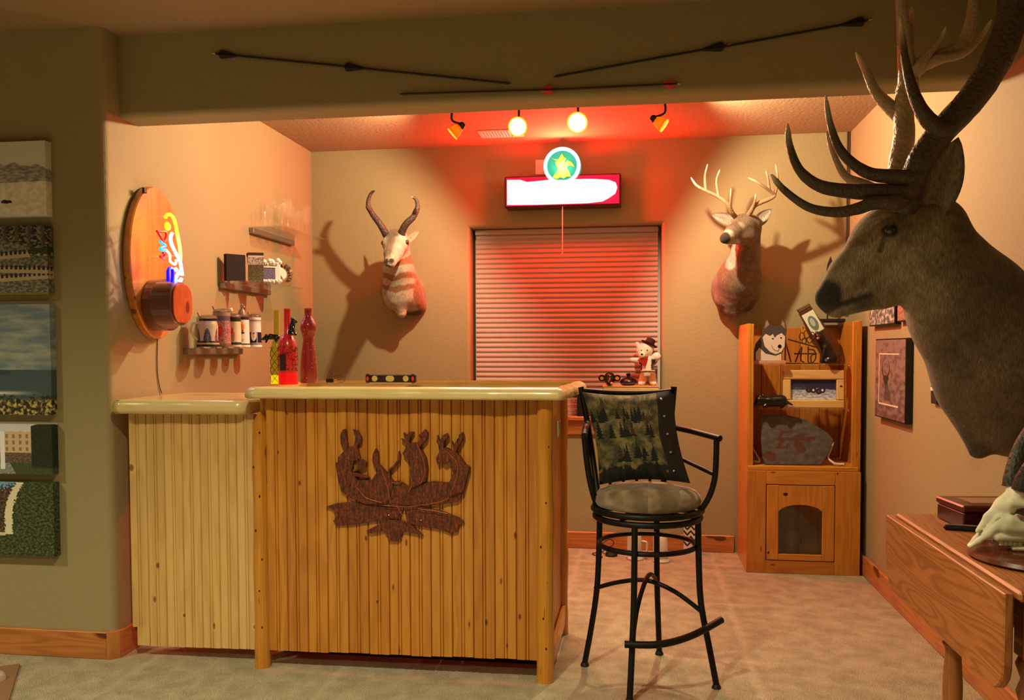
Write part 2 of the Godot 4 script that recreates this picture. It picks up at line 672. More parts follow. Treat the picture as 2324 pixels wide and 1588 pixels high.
const XL := -2.04
const XR := 1.195
const ZB := -5.28
const YC := 2.45
func build_shell() -> void:
	var wp: Material = mats["wall_paint"]
	obj("floor", box(S(), Vector3(-5.2, -0.15, -5.5), Vector3(1.4, 0, 3.7)), mats["carpet"], null, "structure")
	obj("ceiling", box(S(), Vector3(-5.2, YC, -5.5), Vector3(1.4, YC + 0.15, 3.7)), mats["ceiling_paint"], null, "structure")
	# left wall: the face with the canvases, a rounded corner, then the side of the nook
	var prof := [Vector2(-5.2, -3.125)]
	prof.append_array(arc(Vector2(XL - 0.03, -3.155), 0.03, 90, 0))
	prof.append_array([Vector2(XL, -5.5), Vector2(XL - 0.16, -5.5), Vector2(XL - 0.16, -3.27), Vector2(-5.2, -3.27)])
	obj("wall_left", prism(S(), prof, 0, YC), wp, null, "structure")
	obj("wall_right", box(S(), Vector3(XR, 0, -5.5), Vector3(XR + 0.15, YC, 3.7)), wp, null, "structure")
	obj("wall_rear", box(S(), Vector3(-5.2, 0, 3.5), Vector3(XR, YC, 3.65)), wp, null, "structure")
	obj("wall_far_left", box(S(), Vector3(-5.2, 0, -3.1), Vector3(-5.05, YC, 3.5)), wp, null, "structure")
	# dropped header across the nook, lower edges rounded
	var hp := [Vector2(-3.235, YC)]
	hp.append_array(arc(Vector2(-3.26, 2.155), 0.025, 0, -90))
	hp.append_array(arc(Vector2(-3.36, 2.155), 0.025, -90, -180))
	hp.append(Vector2(-3.385, YC))
	obj("wall_header", prism_x(S(), hp, XL, XR), wp, null, "structure")
	# back wall round the window opening, rounded reveals
	var s := S()
	var x0 := -1.03
	var x1 := 0.128
	var y0 := 0.78
	var y1 := 1.953
	var r := 0.022
	var a := [Vector2(XL, ZB)]
	a.append_array(arc(Vector2(x0 - r, ZB - r), r, 90, 0))
	a.append_array([Vector2(x0, -5.5), Vector2(XL, -5.5)])
	prism(s, a, 0, YC)
	var b := [Vector2(XR, ZB)]
	b.append_array(arc(Vector2(x1 + r, ZB - r), r, 90, 180))
	b.append_array([Vector2(x1, -5.5), Vector2(XR, -5.5)])
	prism(s, b, 0, YC)
	var t := [Vector2(ZB, YC)]
	t.append_array(arc(Vector2(ZB - r, y1 + r), r, 0, -90))
	t.append_array([Vector2(-5.5, y1), Vector2(-5.5, YC)])
	prism_x(s, t, x0 - r, x1 + r)
	box(s, Vector3(x0 - r, 0, -5.5), Vector3(x1 + r, y0, ZB))
	obj("wall_back", s, wp, null, "structure")
	# baseboards: knotty fir with an eased top edge
	var fir: Material = mats["fir_board"]
	obj("baseboard_back", box(S(), Vector3(XL, 0.0, ZB), Vector3(0.56, 0.102, ZB + 0.017), 0.004, 0), fir, null, "structure")
	obj("baseboard_right", box(S(), Vector3(XR - 0.017, 0.0, -5.26), Vector3(XR, 0.107, 3.45), 0.004, 2), fir, null, "structure")
	s = S()
	box(s, Vector3(-5.05, 0, -3.125), Vector3(XL - 0.022, 0.107, -3.106), 0.003, 0)
	# the corner is turned with a short mitred piece
	prism(s, [Vector2(XL - 0.0215, -3.106), Vector2(XL - 0.006, -3.106), Vector2(XL + 0.019, -3.131), Vector2(XL + 0.019, -3.1465), Vector2(XL - 0.0215, -3.1465)], 0, 0.107)
	box(s, Vector3(XL, 0, -3.147), Vector3(XL + 0.019, 0.107, -5.26), 0.003, 2)
	obj("baseboard_left", s, fir, null, "structure")
	# supply vent in the nook ceiling
	var v := thing("ceiling_vent", Vector3(-0.79, YC, -4.99), "flat white louvred vent in the nook ceiling beside the bright lamp", "vent")
	s = S()
	for q in [[-0.915, -5.07, -0.665, -5.055], [-0.915, -4.925, -0.665, -4.91], [-0.915, -5.055, -0.90, -4.925], [-0.68, -5.055, -0.665, -4.925]]:
		box(s, Vector3(q[0], YC - 0.008, q[1]), Vector3(q[2], YC, q[3]), 0.002)
	obj("frame", s, mats["white_paint"], v)
	for k in 13:
		var x := -0.892 + k * 0.017
		var sx := Transform3D(Basis(Vector3.BACK, 0.5), Vector3(x, YC - 0.006, 0))
		obj("slat", box(S(), Vector3(-0.006, -0.001, -5.055), Vector3(0.006, 0.001, -4.925), 0, 1, Vector2.ZERO, sx), mats["white_paint"], v)
	# recessed cans of the front room
	for k in 4:
		var p: Vector3 = CANS[k]
		var c := thing("can_lamp", p, CAN_LABELS[k], "lamp", "recessed lamps of the front room")
		obj("trim_ring", lathe(S(), [Vector2(0.055, 0.012), Vector2(0.055, -0.002), Vector2(0.085, -0.002), Vector2(0.085, 0.012)], 28, Transform3D(Basis(), p)), mats["white_paint"], c)
		obj("lamp_face", lathe(S(), [Vector2(0.0, 0.004), Vector2(0.055, 0.004)], 28, Transform3D(Basis(), p)), glow("can_glow", Color(1.0, 0.83, 0.6), 3.0), c)

func build_window() -> void:
	var wd := obj("window_1", box(S(), Vector3(-1.03, 0.78, -5.49), Vector3(0.128, 0.81, -5.46)), mats["white_paint"], null, "structure")
	var s := S()
	for q in [[-1.03, 0.81, -0.99, 1.953], [0.088, 0.81, 0.128, 1.953], [-0.99, 1.915, 0.088, 1.953], [-0.47, 0.81, -0.435, 1.915]]:
		box(s, Vector3(q[0], q[1], -5.49), Vector3(q[2], q[3], -5.46), 0.003)
	obj("sash_frame", s, mats["white_paint"], wd)
	obj("pane", box(S(), Vector3(-0.99, 0.81, -5.478), Vector3(0.088, 1.915, -5.473)), glass("window_glass", 0.04, Color(0.2, 0.2, 0.2)), wd)
	# timber sill and apron
	s = S()
	box(s, Vector3(-1.07, 0.780, -5.46), Vector3(0.168, 0.805, ZB + 0.045), 0.004, 0)
	obj("trim_1", s, mats["fir_board"], null, "structure")
	obj("trim_2", box(S(), Vector3(-1.05, 0.693, ZB), Vector3(0.148, 0.780, ZB + 0.018), 0.004, 0), mats["fir_board"], null, "structure")
	# pleated shade, closed
	var sh := thing("pleated_shade", Vector3(-0.45, 0.81, -5.38), "closed pleated window shade below the red neon sign", "shade")
	var cloth := mat("shade_cloth", Color(0.70, 0.63, 0.60), 0.85)
	obj("head_rail", box(S(), Vector3(-1.012, 1.918, -5.40), Vector3(0.112, 1.95, -5.35), 0.004), cloth, sh)
	var n := 36
	var top := 1.918
	var pitch := (top - 0.822) / n
	var pl := S()
	var prof := [Vector2(0.012, 0.0), Vector2(0.021, pitch * 0.36), Vector2(0.021, pitch * 0.64), Vector2(0.012, pitch), Vector2(-0.012, pitch), Vector2(-0.021, pitch * 0.6), Vector2(-0.021, pitch * 0.4), Vector2(-0.012, 0.0)]
	prism_x(pl, prof, -0.558, 0.558)
	var pm := pl.mesh()
	pm.surface_set_material(0, cloth)
	for k in n:
		part("pleat", pm, sh, Vector3(0.0, 0.012 + k * pitch, 0.0))
	obj("bottom_rail", box(S(), Vector3(-1.012, 0.808, -5.395), Vector3(0.112, 0.824, -5.362), 0.004), cloth, sh)

func track_head(at: Vector3, aim: Vector3, label: String, energy: float, face_r: float) -> void:
	# at: centre of the mouth; the bell opens along aim
	var d := aim.normalized()
	var t := thing("track_lamp", Vector3(at.x, YC - 0.03, -4.30), label, "lamp", "lamps on the ceiling track")
	var q := Basis(Quaternion(Vector3.UP, -d))
	var xf := Transform3D(q, at)
	# bell: y points backwards out of the mouth
	var bell := [Vector2(face_r, 0.0), Vector2(face_r * 0.97, 0.012), Vector2(face_r * 0.80, 0.034), Vector2(face_r * 0.56, 0.054), Vector2(face_r * 0.42, 0.062)]
	var amber := mat("amber_glass", Color(0.80, 0.46, 0.06), 0.25)
	amber.backlight_enabled = true
	amber.backlight = Color(0.9, 0.55, 0.1)
	var sb := S()
	lathe(sb, bell, 22, xf)
	var inner := []
	for k in bell.size():
		var b: Vector2 = bell[bell.size() - 1 - k]
		inner.append(b - Vector2(0.002, 0.0))
	lathe(sb, inner, 22, xf)
	obj("glass_bell", sb, amber, t)
	obj("rim", lathe(S(), [Vector2(face_r - 0.004, -0.002), Vector2(face_r + 0.001, -0.002), Vector2(face_r + 0.001, 0.004), Vector2(face_r - 0.004, 0.004), Vector2(face_r - 0.004, -0.002)], 22, xf), glow("lit_rim", Color(1.0, 0.72, 0.12), 1.3, Color(0.5, 0.3, 0.05)), t)
	var cap := [Vector2(face_r * 0.56, 0.050), Vector2(face_r * 0.58, 0.060), Vector2(face_r * 0.45, 0.075), Vector2(0.008, 0.080), Vector2(0.0, 0.080)]
	obj("cap", lathe(S(), cap, 18, xf), mats["black_iron"], t)
	obj("bulb", lathe(S(), [Vector2(0.0, 0.004), Vector2(face_r * 0.5, 0.006), Vector2(face_r * 0.8, 0.014), Vector2(face_r * 0.55, 0.040)], 18, xf), glow("halogen_bulb", Color(1.0, 0.96, 0.88), 12.0), t)
	var back := at - d * 0.074
	var st := S()
	tube(st, smooth_path([back, Vector3(at.x, back.y + 0.02, -4.30), Vector3(at.x, YC - 0.05, -4.30), Vector3(at.x, YC - 0.025, -4.30)], 4), 0.0055, 8)
	obj("stem", st, mats["black_iron"], t)
	spot("lamp_light", at + d * 0.012, d, Color(1.0, 0.875, 0.69), energy, 84.0, 0.35, 0.018, t)

func build_track_lamps() -> void:
	var rail := obj("track_rail", box(S(), Vector3(-1.0, YC - 0.03, -4.32), Vector3(0.26, YC, -4.28), 0.004), mats["black_iron"])
	tag(rail, "black lamp track on the nook ceiling behind the header", "track")
	track_head(Vector3(-0.925, 2.280, -4.295), Vector3(-0.72, -0.62, 0.05), "amber bell lamp furthest left on the track, turned towards the antelope head", 2.2, 0.033)
	track_head(Vector3(-0.590, 2.292, -4.25), Vector3(-0.10, -0.30, 0.95), "glaring bell lamp on the track beside the ceiling vent", 0.9, 0.047)
	track_head(Vector3(-0.300, 2.300, -4.25), Vector3(0.10, -0.30, 0.95), "glaring bell lamp on the track above the round green emblem", 0.9, 0.050)
	track_head(Vector3(0.116, 2.280, -4.295), Vector3(0.78, -0.55, 0.05), "amber bell lamp furthest right on the track, turned towards the deer head", 2.9, 0.033)

func build_neon_sign() -> void:
	var t := thing("neon_sign", Vector3(-0.453, 2.053, ZB), "long glowing red neon sign with a round green emblem above the window", "neon sign")
	obj("housing", box(S(), Vector3(-0.797, 2.050, ZB), Vector3(-0.110, 2.236, -5.165), 0.006), mat("sign_housing", Color(0.30, 0.03, 0.05), 0.4), t)
	obj("sign_face", box(S(), Vector3(-0.787, 2.060, -5.167), Vector3(-0.120, 2.226, -5.160)), glow("sign_magenta", Color(1.0, 0.0, 0.28), 0.85, Color(0.2, 0, 0.03)), t)
	var blob := [Vector2(-0.780, 2.066), Vector2(-0.60, 2.063), Vector2(-0.30, 2.064), Vector2(-0.215, 2.072), Vector2(-0.180, 2.090), Vector2(-0.142, 2.115), Vector2(-0.130, 2.150), Vector2(-0.140, 2.180), Vector2(-0.180, 2.196), Vector2(-0.28, 2.205), Vector2(-0.52, 2.207), Vector2(-0.66, 2.198), Vector2(-0.70, 2.212), Vector2(-0.780, 2.214)]
	obj("neon_tubes", extrude(S(), blob, -5.160, -5.150, Transform3D(), 0.003), glow("neon_white_hot", Color(1.0, 0.955, 0.93), 1.15), t)
	for k in 4:
		omni("neon_light", Vector3(-0.70 + 0.165 * k, 2.135, -5.115), Color(1.0, 0.11, 0.08), 0.66, 0.03, t)
	# round emblem: lit ring round a teal disc with a yellow spread eagle on it
	var c := Vector3(-0.452, 2.283, -5.15)
	var ring := []
	for k in 40:
		ring.append(c + Vector3(cos(TAU * k / 40) * 0.098, sin(TAU * k / 40) * 0.098, 0.012))
	var face := obj("emblem_disc", lathe(S(), [Vector2(0, 0.0), Vector2(0.108, 0.0), Vector2(0.110, -0.003), Vector2(0.110, -0.05), Vector2(0, -0.05)], 40, Transform3D(Basis(Vector3.RIGHT, PI / 2), c)), glow("emblem_teal", Color(0.0, 0.72, 0.62), 0.75, Color(0.0, 0.2, 0.16)), t)
	obj("neon_ring", tube(S(), ring, 0.0105, 10, true), glow("ring_glow", Color(0.70, 1.0, 1.0), 2.2), face)
	var eagle := [[0, 62], [9, 44], [20, 38], [14, 26], [17, 12], [22, 28], [38, 24], [52, 12], [60, -4], [44, 2], [30, 2], [24, -10], [33, -22], [40, -38], [44, -52], [22, -50], [8, -60], [-8, -52], [-26, -62], [-46, -52], [-36, -36], [-24, -22], [-22, -8], [-30, 8], [-34, 22], [-22, 24], [-56, 44], [-40, 36], [-18, 34], [-12, 44]]
	var ep := []
	for q in eagle:
		ep.append(Vector2(c.x + q[0] * 0.00120, c.y - 0.002 + q[1] * 0.00120))
	obj("eagle", extrude(S(), ep, c.z + 0.001, c.z + 0.007), glow("eagle_glow", Color(1.0, 0.92, 0.0), 0.85, Color(0.3, 0.25, 0.0)), face)
	omni("ring_light", c + Vector3(0, 0.0, 0.05), Color(0.25, 1.0, 0.75), 0.09, 0.05, t)
	obj("pull_cord", tube(S(), [Vector3(-0.452, 2.052, -5.17), Vector3(-0.452, 1.9, -5.17), Vector3(-0.453, 1.772, -5.17)], 0.0026, 6), mats["white_paint"], t)
	obj("outlet_plate", box(S(), Vector3(-0.625, 2.262, ZB), Vector3(-0.565, 2.352, ZB + 0.006), 0.002), mats["white_paint"], t)

# ------------------------------------------------------------------ helpers for pictures
func paint(w: int, h: int, f: Callable) -> ImageTexture:
	var im := Image.create(w, h, false, Image.FORMAT_RGB8)
	for y in h:
		for x in w:
			im.set_pixel(x, y, f.call((x + 0.5) / w, (y + 0.5) / h))
	return tex(im)

# a panel whose front face (towards +z of xf) shows a whole texture; sides take the texture's edge
func picture(s: Shape, w: float, h: float, d: float, xf: Transform3D, edge := 0.06) -> Shape:
	var a := w / 2
	var b := h / 2
	var q := [Vector3(-a, -b, d), Vector3(a, -b, d), Vector3(a, b, d), Vector3(-a, b, d)]
	var e := edge
	var t := [Vector2(e, 1 - e), Vector2(1 - e, 1 - e), Vector2(1 - e, e), Vector2(e, e)]
	var o := [Vector2(0, 1), Vector2(1, 1), Vector2(1, 0), Vector2(0, 0)]
	s.face([xf * q[0], xf * q[1], xf * q[2], xf * q[3]], (xf.basis * Vector3.BACK).normalized(), t)
	var z := Vector3(0, 0, -d)
	s.face([xf * (q[0] + z), xf * (q[1] + z), xf * (q[2] + z), xf * (q[3] + z)], (xf.basis * Vector3.FORWARD).normalized(), t)
	var side := [Vector3.DOWN, Vector3.RIGHT, Vector3.UP, Vector3.LEFT]
	for k in 4:
		var j := (k + 1) % 4
		s.face([xf * q[k], xf * q[j], xf * (q[j] + z), xf * (q[k] + z)], (xf.basis * side[k]).normalized(), [t[k], t[j], t[k].lerp(o[k], 1.0) if k % 2 == 0 else Vector2(o[j].x, t[j].y), Vector2(o[k].x, t[k].y) if k % 2 == 1 else Vector2(t[k].x, o[k].y)])
	return s

func printed(key: String, t: ImageTexture, rough := 0.6) -> StandardMaterial3D:
	var m := mat(key, Color.WHITE, rough)
	m.albedo_texture = t
	m.texture_repeat = false
	return m

func build_canvases() -> void:
	var n1 := noise(101, 4.0, 4)
	var n2 := noise(102, 14.0, 3)
	var pics := [
		# white flats below a hazy ridge
		func(u: float, v: float) -> Color:
			var ridge := 0.28 + 0.16 * maxf(0.0, u - 0.35) + n1.get_noise_2d(u * 1.3, 0.3) * 0.05
			var low := 0.56 - 0.03 * u
			if v < ridge: return Color(0.80, 0.80, 0.79).lerp(Color(0.86, 0.86, 0.85), v)
			if v < low:
				var k := n2.get_noise_2d(u, v * 2.0)
				return Color(0.47, 0.47, 0.52).lerp(Color(0.74, 0.71, 0.69), clampf(0.35 + k + (v - ridge) * 1.4, 0, 1))
			var blot := smoothstep(0.05, 0.03, Vector2((u - 0.60), (v - 0.76) * 2.0).length() + n2.get_noise_2d(u * 2, v * 2) * 0.02)
			return Color(0.84, 0.83, 0.80).lerp(Color(0.93, 0.92, 0.90), n2.get_noise_2d(u, v) + 0.5).lerp(Color(0.1, 0.09, 0.09), blot),
		# dark cliff columns over fenced paths
		func(u: float, v: float) -> Color:
			var k := n2.get_noise_2d(u * 1.6, v * 1.6)
			if v < 0.30 + 0.05 * sin(u * 9.0):
				return Color(0.10, 0.10, 0.10).lerp(Color(0.55, 0.51, 0.43), clampf(0.5 + 0.9 * sin(u * 60.0 + k * 5.0) * 0.5 + k, 0, 1))
			if u > 0.78 and v < 0.45 + k * 0.1: return Color(0.13, 0.18, 0.11).lerp(Color(0.25, 0.28, 0.2), k + 0.5)
			for f in [[0.42, 0.10], [0.58, -0.05], [0.70, 0.08]]:
				var y: float = f[0] - f[1] * (u - 0.5)
				if absf(v - y) < 0.025 and fposmod(u * 26.0, 1.0) < 0.55: return Color(0.14, 0.12, 0.1)
				if v > y and v < y + 0.07: return Color(0.72, 0.66, 0.57)
			if v > 0.90: return Color(0.42, 0.42, 0.20).lerp(Color(0.55, 0.5, 0.3), k + 0.5)
			return Color(0.30, 0.31, 0.32).lerp(Color(0.58, 0.55, 0.46), clampf(0.5 + k * 1.4, 0, 1)),
		# grey sea under cloud, blossom below
		func(u: float, v: float) -> Color:
			var k := n1.get_noise_2d(u * 0.6, v * 2.6)
			var f := n2.get_noise_2d(u * 1.5, v * 1.5)
			if v < 0.58:
				return Color(0.42, 0.50, 0.57).lerp(Color(0.66, 0.68, 0.66), clampf(0.4 + k * 1.2, 0, 1)).lerp(Color(0.75, 0.68, 0.6), smoothstep(0.03, 0.0, absf(v - 0.46 + k * 0.05)) * 0.5)
			if v < 0.80 + f * 0.06:
				var isle := smoothstep(0.02, 0.0, absf(v - 0.60) - 0.012 * (0.9 - u))
				return Color(0.25, 0.33, 0.37).lerp(Color(0.16, 0.22, 0.24), isle * 0.8 if u < 0.6 else 0.0).lerp(Color(0.85, 0.85, 0.8), smoothstep(0.025, 0.0, absf(v - 0.76)) * smoothstep(0.9, 0.5, u))
			return Color(0.13, 0.13, 0.06).lerp(Color(0.80, 0.72, 0.42), clampf(0.35 + f * 1.8 + n2.get_noise_2d(u * 4, v * 4) * 0.7, 0, 1)),
		# a pale palace behind a fountain and clipped trees
		func(u: float, v: float) -> Color:
			var f := n2.get_noise_2d(u * 2.5, v * 2.5)
			if u > 0.74 and v < 0.82 + f * 0.05 and v > 0.03 + absf(u - 0.88) * 0.5: return Color(0.05, 0.08, 0.05).lerp(Color(0.16, 0.22, 0.12), f + 0.5)
			if v < 0.20 + f * 0.02: return Color(0.80, 0.82, 0.85)
			if absf(u - 0.47) < 0.022 and v < 0.85: return Color(0.90, 0.91, 0.93)
			if v < 0.56:
				var win := fposmod(u * 16.0, 1.0) < 0.4 and absf(fposmod(v * 9.0, 1.0) - 0.5) < 0.3
				return Color(0.55, 0.47, 0.40) if win else Color(0.80, 0.70, 0.58)
			if v < 0.74: return Color(0.27, 0.22, 0.18).lerp(Color(0.5, 0.42, 0.33), clampf(f + 0.5, 0, 1))
			if absf(u - 0.47) < 0.28 * (v - 0.5): return Color(0.40, 0.42, 0.44).lerp(Color(0.62, 0.63, 0.64), f + 0.5)
			return Color(0.18, 0.23, 0.14).lerp(Color(0.30, 0.34, 0.2), f + 0.5),
		# a pale curved stone among shrubs
		func(u: float, v: float) -> Color:
			var f := n2.get_noise_2d(u * 2.2, v * 2.2)
			var arch := absf(u - (0.53 + 0.12 * pow(maxf(0.0, 0.5 - v), 2.0) * 5.0)) < 0.035 + 0.02 * f and v > 0.05 and v < 0.68
			if arch: return Color(0.86, 0.83, 0.74)
			if v < 0.28 - absf(u - 0.2) * 0.5 + f * 0.1: return Color(0.45, 0.62, 0.80)
			if v > 0.66 and v < 0.70 and u < 0.5: return Color(0.82, 0.78, 0.66)
			if u > 0.56 or v > 0.70: return Color(0.10, 0.14, 0.06).lerp(Color(0.33, 0.38, 0.20), clampf(f * 1.2 + 0.5, 0, 1))
			return Color(0.17, 0.11, 0.09).lerp(Color(0.42, 0.31, 0.23), clampf(f * 1.3 + 0.5, 0, 1)),
	]
	var rows := [[2.017, 1.731, 0.036], [1.694, 1.428, 0.036], [1.391, 0.960, 0.032], [0.924, 0.728, 0.036], [0.695, 0.405, 0.036]]
	var labels := ["topmost canvas print, white flats below a hazy grey ridge", "second canvas print from the top, dark cliffs above fenced paths", "tall canvas print of a grey sea with pale blossom below", "small canvas print of a pale palace with a fountain", "lowest canvas print, a pale curved stone among shrubs"]
	for k in 5:
		var h: float = rows[k][0] - rows[k][1]
		var w: float = [0.44, 0.44, 0.46, 0.40, 0.42][k]
		var d: float = rows[k][2]
		var c := Vector3(-2.262 - w / 2, rows[k][1], -3.125)
		var m := printed("canvas_print_%d" % k, paint(256, 192, pics[k]), 0.7)
		tag(obj("canvas_print", picture(S(), w, h, d, Transform3D(Basis(), Vector3(c.x, c.y + h / 2, -3.124)), 0.07), m), labels[k], "canvas print", "canvas prints in a column")

# ------------------------------------------------------------------ bar
# one tongue-and-groove board: bead down its middle, grooves at the edges
func board(w: float, y0: float, y1: float, d: float, off: Vector2) -> Shape:
	var s := S()
	var g := 0.0055
	var pr := [Vector2(0.0005, -g), Vector2(0.0032, 0), Vector2(w / 2 - 0.0075, 0), Vector2(w / 2 - 0.0052, -g), Vector2(w / 2 - 0.0030, -0.0006), Vector2(w / 2 + 0.0030, -0.0006), Vector2(w / 2 + 0.0052, -g), Vector2(w / 2 + 0.0075, 0), Vector2(w - 0.0032, 0), Vector2(w - 0.0005, -g)]
	for k in pr.size() - 1:
		var a: Vector2 = pr[k]
		var b: Vector2 = pr[k + 1]
		var nn := Vector3(-(b.y - a.y), 0, b.x - a.x).normalized()
		s.face([Vector3(a.x, y0, a.y), Vector3(b.x, y0, b.y), Vector3(b.x, y1, b.y), Vector3(a.x, y1, a.y)], nn, [Vector2(a.x, y0) + off, Vector2(b.x, y0) + off, Vector2(b.x, y1) + off, Vector2(a.x, y1) + off])
	box(s, Vector3(0.0005, y0, -d), Vector3(w - 0.0005, y1, -g - 0.0002), 0, 1, off)
	return s

func log_post(s: Shape, x: float, z: float, y0: float, y1: float, r: float, round_top: bool, seed_: int) -> Shape:
	var p := []
	var rr := []
	var n := noise(seed_, 3.0, 2)
	for k in 25:
		var t := k / 24.0
		var y := lerpf(y0, y1, t)
		p.append(Vector3(x + n.get_noise_2d(y, 0.0) * 0.004, y, z + n.get_noise_2d(y, 9.0) * 0.004))
		var q := r * (1.06 - 0.1 * t + n.get_noise_2d(y * 2.0, 5.0) * 0.06)
		if round_top and y > y1 - r:
			q *= sqrt(maxf(0.02, 1.0 - pow((y - (y1 - r)) / r, 2.0)))
		rr.append(q)
	return tube(s, p, rr, 18)

# slab of timber: outline (x, z) with levels [inset, y]
func slab(s: Shape, outline: Array, levels: Array) -> Shape:
	var m := outline.size()
	var nr := []
	for k in m:
		var a: Vector2 = outline[(k - 1 + m) % m]
		var b: Vector2 = outline[(k + 1) % m]
		var d := (b - a).normalized()
		nr.append(Vector2(d.y, -d.x))
	var area := 0.0
	for k in m:
		area += outline[k].cross(outline[(k + 1) % m])
	if area < 0.0:
		for k in m:
			nr[k] = -nr[k]
	var L := levels.size()
	var i0 := s.v.size()
	for l in L:
		var a: Array = levels[maxi(l - 1, 0)]
		var b: Array = levels[mini(l + 1, L - 1)]
		var ny: float = b[0] - a[0]
		var nh: float = maxf(b[1] - a[1], 0.0005)
		for k in m + 1:
			var q := k % m
			var p: Vector2 = outline[q] - nr[q] * levels[l][0]
			s.vert(Vector3(p.x, levels[l][1], p.y), Vector3(nr[q].x * nh, ny, nr[q].y * nh).normalized(), Vector2(p.y + levels[l][1], p.x))
	for l in L - 1:
		for k in m:
			var q := i0 + l * (m + 1) + k
			s.quad(q, q + 1, q + m + 2, q + m + 1)
	for e in [0, L - 1]:
		var pl := PackedVector2Array()
		for k in m:
			pl.append(outline[k] - nr[k] * levels[e][0])
		var tr := Geometry2D.triangulate_polygon(pl)
		var b0 := s.v.size()
		for p in pl:
			s.vert(Vector3(p.x, levels[e][1], p.y), Vector3.DOWN if e == 0 else Vector3.UP, Vector2(p.y, p.x))
		for k in range(0, tr.size(), 3):
			s.tri(b0 + tr[k], b0 + tr[k + 1], b0 + tr[k + 2])
	return s

func wavy(a: Vector2, b: Vector2, n: int, amp: float, seed_: int) -> Array:
	var f := noise(seed_, 3.0, 2)
	var d := (b - a).normalized()
	var out := []
	for k in n:
		var t := float(k) / n
		out.append(a.lerp(b, t) + Vector2(-d.y, d.x) * f.get_noise_2d(t * 2.0, 0.0) * amp)
	return out

